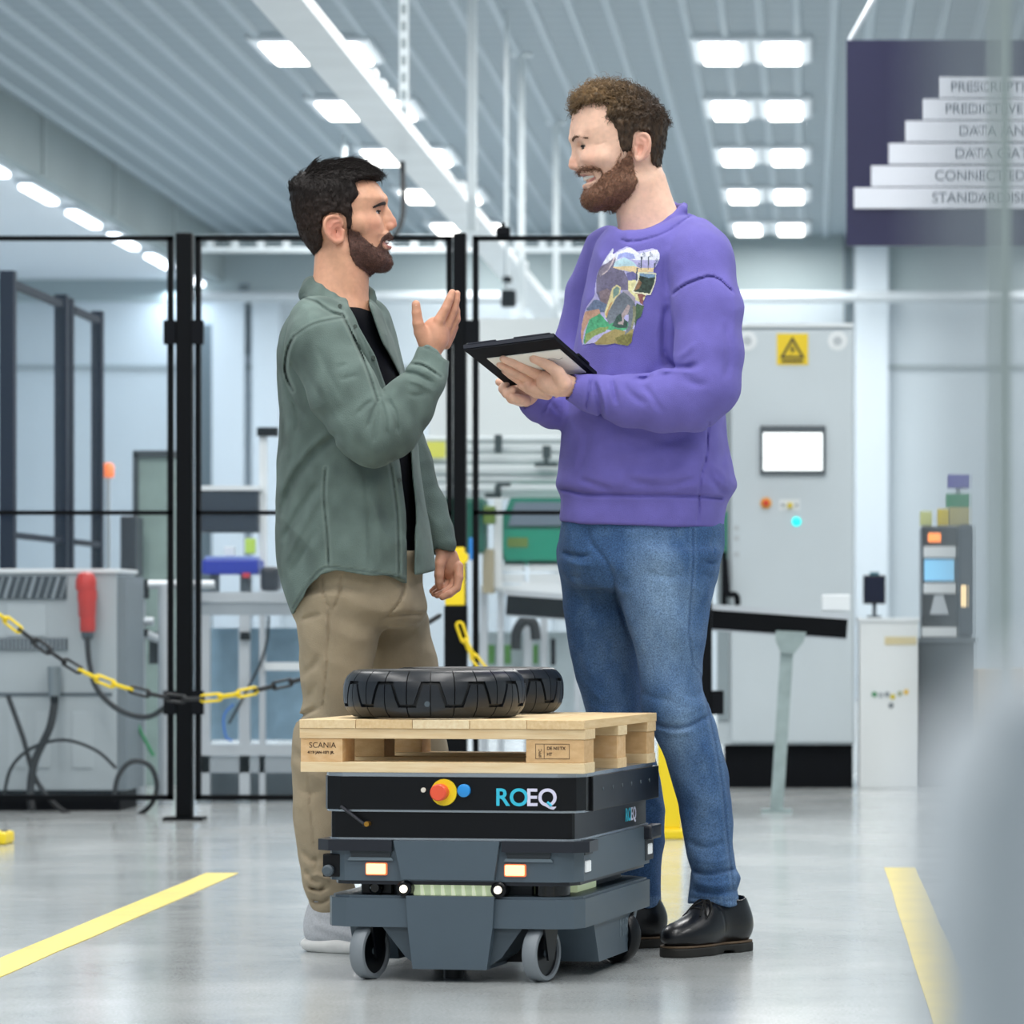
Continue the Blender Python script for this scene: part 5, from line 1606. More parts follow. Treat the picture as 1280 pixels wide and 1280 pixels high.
HAIR_A = [(475, 222), (462.5, 224), (452, 226), (443, 232), (450, 247), (440, 260), (442, 291), (435, 291), (432, 276), (425, 271), (414, 270), (405, 277), (403, 290), (404, 304), (401, 321), (391, 318.5),
          (381, 306), (373, 292), (365, 265), (361.5, 240), (361, 231), (372, 221), (390, 206), (412, 201), (437, 199), (450, 200), (466, 208), (474, 214)]
HEAD_OUT_A = [(475, 222), (480, 244), (478, 260), (460, 300), (430, 322), (401, 322), (391, 318.5), (381, 306), (373, 292), (365, 265), (361.5, 240), (361, 231), (372, 221), (390, 206), (412, 201), (437, 199), (450, 200), (466, 208), (474, 214)]
BEARD_A = [(435, 277), (442, 277), (450, 295), (462, 306), (470, 312), (473.5, 307), (476, 300), (481, 294.5), (486.5, 289), (494, 291), (494, 298.3), (486, 299.3), (480, 302.5), (477, 306), (479.5, 311), (484, 312.2), (494, 312.5),
           (494, 345), (462, 345), (445, 334.5), (438, 322), (435, 302)]
# the taller man on the right, in profile to the left, turned a little to the camera
HB = HeadFrame(795, 195, -1, 9, -0.02)
CFG_B = dict(hf=HB,
    skull=[(728, 122), (718, 140), (713.5, 165), (716, 182), (735, 215), (765, 235), (800, 235), (819, 224), (827, 200), (830, 175), (831, 152), (822, 132), (805, 118), (780, 110), (752, 111)],
    skull_w=[(-45, 30), (-25, 36), (0, 42), (25, 45), (50, 46), (75, 44)], skull_R=46,
    face=[(735, 122), (722, 133), (716.5, 146), (713, 166), (713.5, 176), (717.5, 181), (719.5, 187), (719.5, 196), (719.5, 206), (722, 213), (724.5, 219), (728.5, 222), (729.5, 228), (729, 234), (732.5, 239),
          (731.5, 246), (733, 254), (740, 259), (757, 262), (775, 256), (788, 240), (795, 220), (797, 140)],
    face_w=[(122, 38), (150, 41), (176, 41), (190, 41.5), (205, 41), (220, 38), (235, 33), (248, 27), (262, 20)], face_R=44,
    extra=[((733, 203, 24), (751, 203, 36), 8, 6, 14), ((786, 232, 31), (745, 249, 17), 8, 9, 16), ((740, 250, 0), (745, 251, 10), 9, 8, 6),
           ((716, 175, 4), (724, 175, 27), 3.0, 3.4, 8), ((799, 230, 0), (812, 300, 0), 34, 37, 10), ((803, 232, 28), (785, 300, 10), 8, 7, 12), ((813, 232, 12), (834, 283, 24), 14, 17, 14)],
    eye=(732.8, 187.5, 17.5), lid=0.4, slit=2.6, sock=721.5,
    nose_root=[(724, 182, 0), (724.5, 192, 0), (723.5, 203, 0), (722.5, 208, 0)], nose_root_r=[6.5, 7, 8, 8], nose=[(719, 183.5, 0), (719.5, 193, 0), (716, 203, 0), (715.2, 208.4, 0)], nose_r=[4.2, 4.2, 4.6, 5.0], ala=(722, 210, 6.2),
    lips=[([(727.5, 219.8, 0), (731, 219.8, 10), (745.5, 220.5, 22)], [2.0, 1.9, 1.2]), ([(731.2, 234.5, 0), (734, 233.5, 10), (745.5, 222.5, 22)], [3.0, 2.8, 1.2])],
    carve=[([(722, 222), (735, 221.3), (746, 221), (743, 227), (738, 230.5), (722, 232)], 4.5, 0.9, 26)],
    lines=[([(724, 209), (735, 212), (744, 217), (749.5, 224)], 2.4, 1.1), ([(741, 187), (747, 186), (752, 184)], 1.2, 0.4)],
    ear=dict(front=789, y=43.0, c=(798, 189), r=(11.5, 17), concha=(794.5, 192), helix=[(791.5, 186), (791.5, 177.5), (797, 173), (803.5, 175), (806.3, 182), (805, 190.5), (801, 198), (797, 203), (793, 205), (790.5, 201), (790.3, 197)],
             helix_r=[1.8, 2.0, 2.2, 2.3, 2.3, 2.2, 2.2, 2.6, 3.0, 2.6, 2.0], anti=[(796, 179), (800, 182), (801, 189), (798.5, 196), (795, 200)], tragus=[(790, 191), (790.5, 195.5)]))
HAIR_B = [(716.5, 140), (714.5, 132), (716, 124), (724, 115), (738, 106), (757, 102.5), (785, 105), (803, 112), (814, 122), (828, 136), (835.5, 152), (834, 174), (829, 195), (824, 218), (817, 215), (811, 206), (808, 190), (809, 178), (803, 170), (792, 169.5),
          (787, 176), (784, 196), (770, 196), (767, 172), (757, 158), (753, 146), (757, 137), (748, 133), (733, 131), (724, 134), (719, 143)]
HEAD_OUT_B = [(716.5, 140), (714.5, 132), (716, 124), (724, 115), (738, 106), (757, 102.5), (785, 105), (803, 112), (814, 122), (828, 136), (835.5, 152), (834, 174), (829, 195), (825, 218), (822, 228), (780, 238), (740, 220), (717, 175)]
BEARD_B = [(768, 173), (785, 173), (785, 196), (788, 214), (793, 232), (786, 246), (776, 257), (764, 268), (725, 268), (725, 239.5), (733, 238.6), (742, 233), (748, 225), (748.5, 219.5), (740, 216.5), (727, 217.5), (720, 217.5), (722, 213.5),
           (735, 211.5), (746, 216), (751, 222), (757, 219), (765, 212), (771, 200)]

def on_face(S, hf, py, y, out=40.0):
    """forward coordinate of the face surface at height py and side distance y"""
    xs = np.arange(hf.sgn * 0 + 90, 0, -0.25)
    q = np.stack([xs, np.full(len(xs), y), np.full(len(xs), hf.oy - py)], 1).astype(F32)
    S.full = True
    d = S.ev(q)
    S.full = False
    i = np.argmax(d < 0)
    return xs[i]
# ------------------------------------------------------------------ people
def row(py, xl, xr, dy, ry, rot=0.0):
    Y = PY0 + dy
    return (CH + (VPY - py) * Y / FPX, ((xl + xr) / 2 - VPX) * Y / FPX, Y, (xr - xl) / 2 * Y / FPX, ry, rot)
def folds(lines, Yc, soft=0.05, gain=2.2):
    """creases (amount > 0) and ridges (< 0) pressed into the camera-facing half of a garment"""
    L = [([tuple(q) for q in catmull([(a, b, 0) for a, b in ln], 4)], w, a_) for ln, w, a_ in lines]
    L = [([(q[0], q[1]) for q in ln], w, a_) for ln, w, a_ in L]
    x0, x1 = min(q[0] for ln, w, a_ in L for q in ln) - 25, max(q[0] for ln, w, a_ in L for q in ln) + 25
    y0, y1 = min(q[1] for ln, w, a_ in L for q in ln) - 25, max(q[1] for ln, w, a_ in L for q in ln) + 25
    def tot(x, y):
        t = np.zeros(len(x))
        for ln, w, am in L:
            m = (x > min(q[0] for q in ln) - 3 * w) & (x < max(q[0] for q in ln) + 3 * w) & (y > min(q[1] for q in ln) - 3 * w) & (y < max(q[1] for q in ln) + 3 * w)
            # fade out towards both ends
            xs_, ys_ = x[m], y[m]
            e = np.minimum(np.hypot(xs_ - ln[0][0], ys_ - ln[0][1]), np.hypot(xs_ - ln[-1][0], ys_ - ln[-1][1]))
            t[m] += gain * (1.5 if w < 2 else 1.0 if w < 3.6 else 0.62) * am * 0.001 * np.exp(-(seg_dist2(xs_, ys_, ln) / w) ** 2) * sstep(e, -2, 3 * w + 3)
        return t
    GR = Grid2(tot, x0, x1, y0, y1, 0.6)
    def g(P, d):
        px, py = proj(P)
        if px.max() < x0 or px.min() > x1 or py.max() < y0 or py.min() > y1 or P[:, 1].min() > Yc + soft: return d
        return d + GR(px, py) * sstep(Yc - P[:, 1], -soft, soft)
    return g
def crumple(a1, s1, a2, s2, seed=0, zgain=None, a3=0.0, s3=(1, 1, 1)):
    s3m = np.array(s3[0], F32) if not np.isscalar(s3[0]) else None
    def g(P, d):
        k = 1.0 if zgain is None else 1 + zgain[2] * (1 - sstep(P[:, 2], zgain[0], zgain[1]))
        e = a1 * vnoise(P, s1, seed) + a2 * vnoise(P, s2, seed + 5)
        if a3:
            Q = P + 0.02 * vnoise(P, (6, 6, 6), seed + 2)[:, None]
            if s3m is not None: Q = Q @ s3m
            e = e + a3 * (np.abs(vnoise(Q, s3 if s3m is None else (1, 1, 1), seed + 3)) * 2 - 0.8)
        return d + k * e
    return g
def px_clip(poly, sgn=1):
    PG = poly_grid(poly, 30, 1.0)
    def f(P):
        px, py = proj(P)
        return PG(px, py) * PS * sgn
    return func(f, PP(640, 640), 9.0)
def bounds(pts, m):
    a = np.array(pts, float)
    return a.min(0) - m, a.max(0) + m
def chain_px(S, pts, k, kk=0.01):
    S.chain([PP(p[0], p[1], p[2]) for p in pts], [p[3] * PS for p in pts], k, kk)
def garment(name, S, lo, hi, h, m, parent, tint=None, it=1, label=None):
    V, F = polygonise(S, lo, hi, h)
    V = relax(V, F, it, 0.5)
    inv = np.array(rootmat(parent).inverted())
    col = tint(V) if tint else None
    Vl = V @ inv[:3, :3].T + inv[:3, 3]
    o = link_mesh(name, np_mesh(name, Vl, F, True, col), m, parent, label)
    return o, V, F

SKIN = mat('skin', '#d9a58c', 0.48, attr='tint', var=0.06, scale=90, sss=0.12, spec=0.35)
def skin_tint(hf, cfg, base, red, lip, extra=None):
    base, red, lip = np.array(lin(base)), np.array(lin(red)), np.array(lin(lip))
    def f(V):
        q = hf.to_local(V)
        w = np.zeros(len(V))
        x, y, a = cfg['ala']
        tip = hf.l(x + 5 * hf.sgn, y - 4)
        w += 0.75 * np.exp(-(np.linalg.norm(q - tip, axis=1) / 9) ** 2)
        ex, ey, el_ = cfg['eye']
        for sg in (1, -1):
            w += 0.5 * np.exp(-(np.linalg.norm(q - hf.l(ex - 3 * hf.sgn, ey + 18, (el_ + 12) * sg), axis=1) / 13) ** 2)
            e = cfg['ear']
            w += 0.8 * np.exp(-(np.linalg.norm((q - hf.l(e['c'][0], e['c'][1], (e['y'] + 4) * sg)) / np.array([14, 10, 19]), axis=1)) ** 4)
        w += 0.10 * vnoise(V, (40, 40, 40), 3)
        # hands are ruddier than the face
        w = np.clip(w, 0, 1)[:, None]
        c = base * (1 - w) + red * w
        lp = np.zeros(len(V))
        for pts, rs in cfg['lips']:
            for sg in (1, -1):
                P = [hf.l(p[0], p[1], p[2] * sg) for p in pts]
                for a0, b0 in zip(P[:-1], P[1:]):
                    ab = b0 - a0
                    t = np.clip((q - a0) @ ab / (ab @ ab), 0, 1)
                    lp = np.maximum(lp, 1 - sstep(np.linalg.norm(q - a0 - t[:, None] * ab, axis=1), 2.4, 3.6))
        c = c * (1 - lp[:, None]) + lip * lp[:, None]
        far = np.linalg.norm(q, axis=1) > 160
        c[far] = (base * 0.84 + red * 0.16) * (1 + 0.08 * vnoise(V[far], (60, 60, 60), 9))[:, None]
        if extra is not None: c = extra(V, q, c)
        return np.clip(c, 0, 1)
    return f
def eyes(hf, cfg, parent, iris, look=(0, 0)):
    ex, ey, el_ = cfg['eye']
    white = mat('eye_white', '#d2cdc9', 0.2)
    lash = mat('eyelash', '#1a1210', 0.8)
    for sg in (1, -1):
        c = Vector(hf.to_world(hf.l(ex, ey + 0.2, el_ * sg)))
        F = Vector(hf.M[0].tolist()) + Vector(hf.M[1].tolist()) * look[0] + Vector((0, 0, look[1]))
        F.normalize()
        M = Matrix.Translation(c) @ F.to_track_quat('Z', 'Y').to_matrix().to_4x4()
        r = 7.5 * float(hf.s)
        m = MB()
        m.lathe([(max(r * math.sin(a * math.pi / 14), 1e-5), -r * math.cos(a * math.pi / 14)) for a in range(0, 15)], M, 20)
        eb = m.build('eyeball', white, parent)
        m = MB()
        m.lathe([(0.0003, r * 1.03), (r * 0.3, r * 1.0), (r * 0.54, r * 0.90), (r * 0.5, r * 0.84)], M, 16)
        m.build('iris', mat('iris_' + iris, iris, 0.15), eb)
        m = MB()
        pts = []
        for k in range(7):
            a = -0.55 + 1.75 * k / 6            # from the inner to the outer corner
            z = 2.0 * math.cos((k - 2.6) / 3.6 * 1.3) - 0.2 - cfg.get('lid', 0.4)
            rr = math.sqrt(8.6 ** 2 - z * z)
            pts.append(hf.to_world(hf.l(ex, ey, el_ * sg) + np.array([rr * math.cos(a), rr * math.sin(a) * sg, z])))
        m.tube(pts, [0.25 * hf.s, 0.55 * hf.s, 0.7 * hf.s, 0.75 * hf.s, 0.75 * hf.s, 0.65 * hf.s, 0.3 * hf.s], 6)
        m.build('eyelashes', lash, parent)
def brow_mesh(HS, hf, pts, rs, m, parent, seed):
    parts = []
    for sg in (1, -1):
        P = []
        for (py, y) in pts:
            x = on_face(HS, hf, py, y)
            P.append(np.array([x + 0.2, y * sg * 1.01, hf.oy - py]))
        P = [np.array(q) for q in catmull([tuple(q) for q in P], 4)]
        r4 = [q.x for q in catmull([(r_, 0, 0) for r_ in rs], 4)]
        S = SDF(); S.chain(P, r4, 0, 1.0, 8)
        W_ = SDF(); W_.u(func(lambda Q: S.ev(hf.to_local(Q)) * hf.s, hf.to_world(P[len(P) // 2]), 40 * hf.s))
        W_.post.append(crumple(0.0005, (900, 900, 900), 0.0003, (1500, 1500, 1500), 2))
        lo, hi = bounds([hf.to_world(p) for p in P], 8 * hf.s)
        v, f = polygonise(W_, lo, hi, 0.0012)
        st = strands(v, f, hf, 260, lambda q, r: np.stack([-0.5 + 0 * q[:, 0], np.sign(q[:, 1]), 0.35 + 0.3 * r.standard_normal(len(q))], 1), lambda q, r: 2.2 + 1.6 * r.random(len(q)), 0.25, 2, seed=seed, lift=0.1)
        parts += [(v, f), st]
    V, F = join_np(parts)
    inv = np.array(rootmat(parent).inverted())
    return link_mesh('eyebrows', np_mesh('eyebrows', V @ inv[:3, :3].T + inv[:3, 3], F), m, parent)
def head_block(hf, S, HAIR, OUT, BEARD, person, hair_mat, beard_mat, hw, cfg, hs, bs, skin_prim):
    # scalp hair: the head outline blown up, cut at the hair line
    H = SDF()
    Hs = inflated(hf.l2(OUT), 46, hw)
    H.u(func(lambda P: Hs.f(hf.to_local(P)) * hf.s, hf.to_world((0, 0, 0)), 140 * hf.s))
    cl = clip_poly(hf, HAIR)
    H.i(cl, 5 * hf.s)
    H.post.append(hs['disp'])
    lo, hi = hf.to_world((-95, 0, -50)), hf.to_world((95, 0, 110))
    lo, hi = np.minimum(lo, hi) - 0.1, np.maximum(lo, hi) + 0.1
    V, F = polygonise(H, lo, hi, 0.0022, fac=2.3)
    V = relax(V, F, 1, 0.4)
    parts = [(V, F)]
    for kw in hs['strands']:
        parts.append(strands(V, F, hf, **kw))
    Va, Fa = join_np(parts)
    inv = np.array(rootmat(person).inverted())
    link_mesh('hair', np_mesh('hair', Va @ inv[:3, :3].T + inv[:3, 3], Fa, True, hs['tint'](hf.to_local(Va))), hair_mat, person, hs['label'])
    # beard: the face pushed out a little inside the beard outline
    B = SDF()
    B.u(func(lambda P: (head_ev(S, hf, P) - bs['off']) * hf.s, hf.to_world((0, 0, 0)), 140 * hf.s))
    B.i(clip_poly(hf, BEARD), 3 * hf.s)
    B.post.append(bs['disp'])
    lo, hi = hf.to_world((-20, 0, -90)), hf.to_world((90, 0, 30))
    lo, hi = np.minimum(lo, hi) - 0.06, np.maximum(lo, hi) + 0.06
    V, F = polygonise(B, lo, hi, 0.0022, fac=2.3)
    V = relax(V, F, 1, 0.4)
    parts = [(V, F)]
    for kw in bs['strands']:
        parts.append(strands(V, F, hf, **kw))
    Va, Fa = join_np(parts)
    link_mesh('beard', np_mesh('beard', Va @ inv[:3, :3].T + inv[:3, 3], Fa), beard_mat, person, bs['label'])

def unit_rows(v):
    return v / np.maximum(np.linalg.norm(v, axis=1), 1e-9)[:, None]
# ================================================================== the man in the green overshirt
def build_man_green():
    person = thing('person', 'bearded man in grey-green overshirt and khaki trousers gesturing with a raised hand', 'person', (PP(430, 1190)[0], PY0, 0))
    HS = make_head(CFG_A)
    S = SDF()
    hp = head_prim(HS, HA)
    S.u(hp)
    # core of the body inside the clothes
    chain_px(S, [(428, 400, 0.0, 30), (404, 420, -0.12, 20)], 0.03)
    chain_px(S, [(428, 400, 0.0, 30), (440, 420, 0.12, 20)], 0.03)
    chain_px(S, [(400, 418, -0.13, 16), (432, 492, -0.18, 14), (468, 543, -0.18, 13), (510, 505, -0.16, 13), (537, 452, -0.14, 11), (542, 428, -0.135, 13)], 0.012)
    chain_px(S, [(440, 420, 0.13, 16), (500, 560, 0.2, 12), (540, 640, 0.18, 11), (553, 683, 0.16, 11.5)], 0.012)
    # raised right hand, thumb towards himself
    D = -0.135
    S.u(ell(PP(545, 418, D + 0.012), (0.030, 0.036, 0.040)), 0.012)
    S.u(ell(PP(541, 421, D), (0.028, 0.017, 0.036)), 0.010)
    chain_px(S, [(533, 430, D - 0.01, 10), (526, 415, D - 0.02, 8.5), (522.5, 404, D - 0.03, 6.8), (520.8, 391, D - 0.035, 5.8), (520, 380.5, D - 0.036, 5.3)], 0.008, 0.003)
    chain_px(S, [(544, 416, D - 0.005, 8), (549, 401, D - 0.008, 7.2), (557, 386, D - 0.010, 5.9), (562, 374, D - 0.008, 5.2), (565.4, 365.5, D - 0.004, 4.3)], 0.003, 0.002)
    chain_px(S, [(551, 420, D + 0.012, 8), (558.5, 406, D + 0.012, 6.8), (567, 387, D + 0.010, 5.5), (570, 375, D + 0.010, 4.9), (571.3, 367, D + 0.010, 4.1)], 0.0022, 0.002)
    chain_px(S, [(556, 425, D + 0.030, 7.5), (563, 412, D + 0.030, 6.3), (570.5, 399, D + 0.030, 5.2), (570.5, 389, D + 0.028, 4.6), (569.5, 381, D + 0.026, 4)], 0.0022, 0.002)
    chain_px(S, [(557, 430, D + 0.045, 7), (563.5, 419, D + 0.046, 5.6), (568, 409, D + 0.046, 4.8), (568.5, 401, D + 0.044, 4.2)], 0.0022, 0.002)
    # hanging left hand, palm to the camera, fingers curled
    E = 0.16
    S.u(ell(PP(561, 702, E + 0.008), (0.024, 0.018, 0.034)), 0.010)
    S.u(ell(PP(565, 712, E + 0.014), (0.024, 0.013, 0.026)), 0.010)
    chain_px(S, [(553, 694, E - 0.008, 8.5), (549.5, 706, E - 0.02, 7.0), (548.8, 719, E - 0.026, 5.9), (549, 728, E - 0.026, 5.3), (549, 732.5, E - 0.024, 4.6)], 0.006, 0.003)
    chain_px(S, [(573, 708, E + 0.004, 6.5), (573.3, 722, E - 0.008, 6), (571.2, 735, E - 0.016, 5.2), (562, 742.5, E - 0.026, 4.8), (553, 746.5, E - 0.030, 4.2)], 0.0022, 0.002)
    chain_px(S, [(569, 710, E + 0.016, 6.5), (569, 724, E + 0.010, 6), (564, 735, E + 0.0, 5.2), (555, 741, E - 0.012, 4.8), (546.5, 744, E - 0.016, 4.2)], 0.0022, 0.002)
    chain_px(S, [(566, 712, E + 0.026, 6.5), (563, 725, E + 0.022, 6), (558, 733, E + 0.012, 5.2), (550, 738, E + 0.0, 4.8), (542.5, 742.5, E - 0.004, 4.0)], 0.0022, 0.002)
    chain_px(S, [(560, 712, E + 0.034, 6.5), (556, 724, E + 0.032, 6), (550, 731, E + 0.022, 5.0), (544, 736, E + 0.012, 4.5), (540, 739, E + 0.008, 3.8)], 0.0022, 0.002)
    V, F = polygonise(S, (-1.30, PY0 - 0.30, 0.70), (-0.74, PY0 + 0.30, 1.86), 0.0022, fac=1.8)
    V, F = biggest(relax(V, F, 1, 0.5), F)
    inv = np.array(rootmat(person).inverted())
    tf = skin_tint(HA, CFG_A, '#d3a083', '#c07766', '#b4736a')
    link_mesh('body', np_mesh('body', V @ inv[:3, :3].T + inv[:3, 3], F, True, tf(V)), SKIN, person)
    # nails
    nm = mat('nail', '#ecc9b8', 0.25)
    for (a, b, d, w) in [((520, 379), (520.2, 384), D - 0.0425, 2.6), ((549, 729), (549, 733.5), E - 0.0305, 2.8)]:
        m = MB()
        A, B = Vector(PP(*a, d)), Vector(PP(*b, d - 0.0006))
        X = Vector((w * PS, 0, 0))
        o = Vector((0, 0.0015, 0))
        m.tube([A * 0.75 + B * 0.25 + o, (A + B) / 2 + o, A * 0.25 + B * 0.75 + o], [w * PS * 0.75, w * PS * 0.95, w * PS * 0.8], 10)
        m.build('nail', nm, person)
    eyes(HA, CFG_A, person, '#2b1b12', (0.35, 0.25))
    m = MB()
    m.tube(catmull([HA.to_world(HA.l(484.3 - 0.02 * y * y, 302.6, y)) for y in (-13, -7, 0, 7, 13)], 4), 2.0 * PS, 8)
    m.build('teeth', mat('teeth', '#e9e6e0', 0.25), person)
    hair_m = mat('hair_black', '#1c1512', 0.6, attr='tint', var=0.35, scale=220, spec=0.25)
    beard_m = mat('beard_dark', '#573b32', 0.75, var=0.5, scale=320)
    brow_mesh(HS, HA, [(255, 6), (255, 13), (257, 22), (262, 30)], [1.4, 2.0, 1.8, 0.9], mat('brow_black', '#1c1512', 0.7), person, 1)
    def dirA(q, r):
        top = sstep(q[:, 2], 45, 75)
        d = np.zeros_like(q)
        d[:, 0] = 1.0 * top - 0.25 * (1 - top) + 0.25 * r.standard_normal(len(q))
        d[:, 1] = 0.25 * r.standard_normal(len(q))
        d[:, 2] = 0.15 * top - 1.0 * (1 - top) + 0.2 * r.standard_normal(len(q))
        back = q[:, 0] < -50
        d[back, 0] = -0.5 * (q[back, 2] > 30); d[back, 2] = np.where(q[back, 2] > 45, 0.6, -1)
        return d
    def lenA(q, r):
        top = sstep(q[:, 2], 40, 78)
        return (5 + 9 * top) * (0.6 + 0.7 * r.random(len(q)))
    def tintA(q):
        w = sstep(q[:, 2], 0, 55)[:, None]
        return np.array(lin('#2e221d')) * (1 - w) + np.array(lin('#191311')) * w
    hsA = dict(tint=tintA, label='short dark brown hair swept forward', disp=crumple(0.0016, (150, 150, 90), 0.0010, (380, 380, 220), 4), strands=[
        dict(n=6500, dirf=dirA, length=lenA, rad=0.38, seg=3, lift=0.16, seed=2)])
    def dirBeard(q, r):
        d = np.zeros_like(q)
        d[:, 0] = 0.35 + 0.4 * r.standard_normal(len(q))
        d[:, 1] = 0.3 * r.standard_normal(len(q))
        d[:, 2] = -1
        return d
    bsA = dict(off=1.5, label='short dark stubble beard', disp=crumple(0.0007, (420, 420, 420), 0.0005, (800, 800, 800), 6), strands=[
        dict(n=4500, dirf=dirBeard, length=lambda q, r: 2.0 + 2.4 * r.random(len(q)), rad=0.28, seg=2, lift=0.5, seed=3)])
    head_block(HA, HS, HAIR_A, HEAD_OUT_A, BEARD_A, person, hair_m, beard_m, [(-40, 34), (-20, 39), (0, 43), (25, 45.5), (50, 46), (75, 44)], CFG_A, hsA, bsA, hp)
    # ---- black T-shirt
    tee = mat('black_cotton', '#080b12', 0.85, var=0.2, scale=30, bump=0.15, bscale=500, spec=0.15)
    T = SDF()
    T.u(loft([row(384, 410, 460, 0.01, 0.075), row(398, 396, 472, 0.01, 0.11), row(425, 372, 482, 0.03, 0.145), row(470, 364, 496, 0.035, 0.148), row(540, 366, 509, 0.035, 0.142), row(600, 364, 517, 0.03, 0.146), row(660, 364, 520, 0.02, 0.155), row(708, 370, 519, 0.02, 0.15)]))
    T.s(cap(PP(434, 330, 0.0), PP(440, 398, 0.0), 25 * PS, 20 * PS), 0.006)
    T.post.append(crumple(0.0035, (7, 7, 16), 0.0015, (26, 26, 40), 11))
    garment('t_shirt', T, (-1.30, PY0 - 0.22, 0.80), (-0.80, PY0 + 0.22, 1.52), 0.006, tee, person)
    # ---- overshirt
    cloth = mat('green_cloth', '#67766f', 0.9, attr='tint', var=0.14, scale=14, bump=0.3, bscale=420, sheen=0.05, spec=0.2)
    G = SDF()
    G.u(loft([row(374, 392, 462, 0.01, 0.085), row(386, 374, 474, 0.01, 0.14), row(402, 361, 481, 0.02, 0.17), row(430, 351, 491, 0.03, 0.18), row(465, 349, 501, 0.035, 0.172), row(500, 351, 508, 0.035, 0.165), row(540, 352, 517, 0.035, 0.162),
              row(570, 350.5, 522, 0.035, 0.163), row(600, 349, 527, 0.03, 0.168), row(640, 346.5, 533, 0.025, 0.175), row(680, 346, 538, 0.02, 0.185), row(710, 349, 541.5, 0.02, 0.188), row(780, 372, 543, 0.02, 0.19)], 2.3))
    G.s(px_clip([(430, 340), (437, 386), (445, 405), (467, 447), (482, 490), (490, 530), (496, 562), (506, 642), (508, 800), (517, 800), (521, 655), (511, 555), (505, 500), (499, 470), (480, 430), (464, 384), (455, 340)]), 0.006)
    chain_px(G, [(402, 408, -0.12, 40), (400, 430, -0.17, 40), (428, 488, -0.195, 40), (452, 528, -0.2, 38), (468, 543, -0.2, 37), (488, 533, -0.19, 35), (511, 505, -0.17, 31), (530, 478, -0.155, 26), (538, 455, -0.145, 21.5), (541.5, 441, -0.14, 20.5), (545, 428, -0.138, 20)], 0.010, 0.016)
    chain_px(G, [(452, 408, 0.13, 38), (480, 500, 0.2, 34), (510, 580, 0.21, 28), (533, 630, 0.19, 22), (548, 664, 0.17, 17.5), (553, 680, 0.16, 16)], 0.02, 0.012)
    # the cuffs are open tubes
    G.s(px_clip([(500, 424), (520, 430), (534, 431.5), (546, 437), (556, 448.5), (585, 452), (585, 340), (500, 340)]), 0.003)
    G.s(cap(PP(554, 683, 0.16), PP(556, 694, 0.157), 13 * PS, 13.5 * PS), 0.003)
    # hem
    G.i(px_clip([(300, 300), (700, 300), (700, 712), (542, 712.5), (516, 718), (512, 730), (507, 728), (485, 722.5), (445, 717), (420, 714), (402, 716), (384, 736), (366, 766), (300, 780)]), 0.004)
    # collar, stand and leaf
    G.s(cap(PP(428, 340, 0.0), PP(432, 384, 0.0), 33 * PS, 30 * PS), 0.006)
    for dz, rr, xo in ((0, 0.0085, 0), (5, 0.011, -1.5), (10, 0.014, -3), (15, 0.016, -5)):
        G.chain([PP(389 + xo, 352 + dz, 0.02), PP(391 + xo, 354 + dz, -0.035), PP(401 + xo, 360 + dz, -0.066 - 0.0012 * dz), PP(417 + xo * 0.6, 369 + dz, -0.074 - 0.001 * dz), PP(432 - dz * 0.35, 378.5 + dz * 0.8, -0.064 - 0.001 * dz)], [rr, rr, rr, rr, rr * 0.9], 0.006, 0.008)
    for dz, rr in ((0, 0.009), (7, 0.012), (14, 0.012)):
        G.chain([PP(389, 352 + dz, 0.02), PP(402, 350 + dz, 0.058), PP(432, 355 + dz, 0.075), PP(455, 360 + dz, 0.058), PP(465, 366 + dz, 0.03)], [rr] * 5, 0.006, 0.008)
    G.post.append(crumple(0.003, (8, 8, 5), 0.0010, (26, 26, 14), 21, None, 0.0046, ([[17, 0, 7], [0, 12, 0], [9, 0, -6]],)))
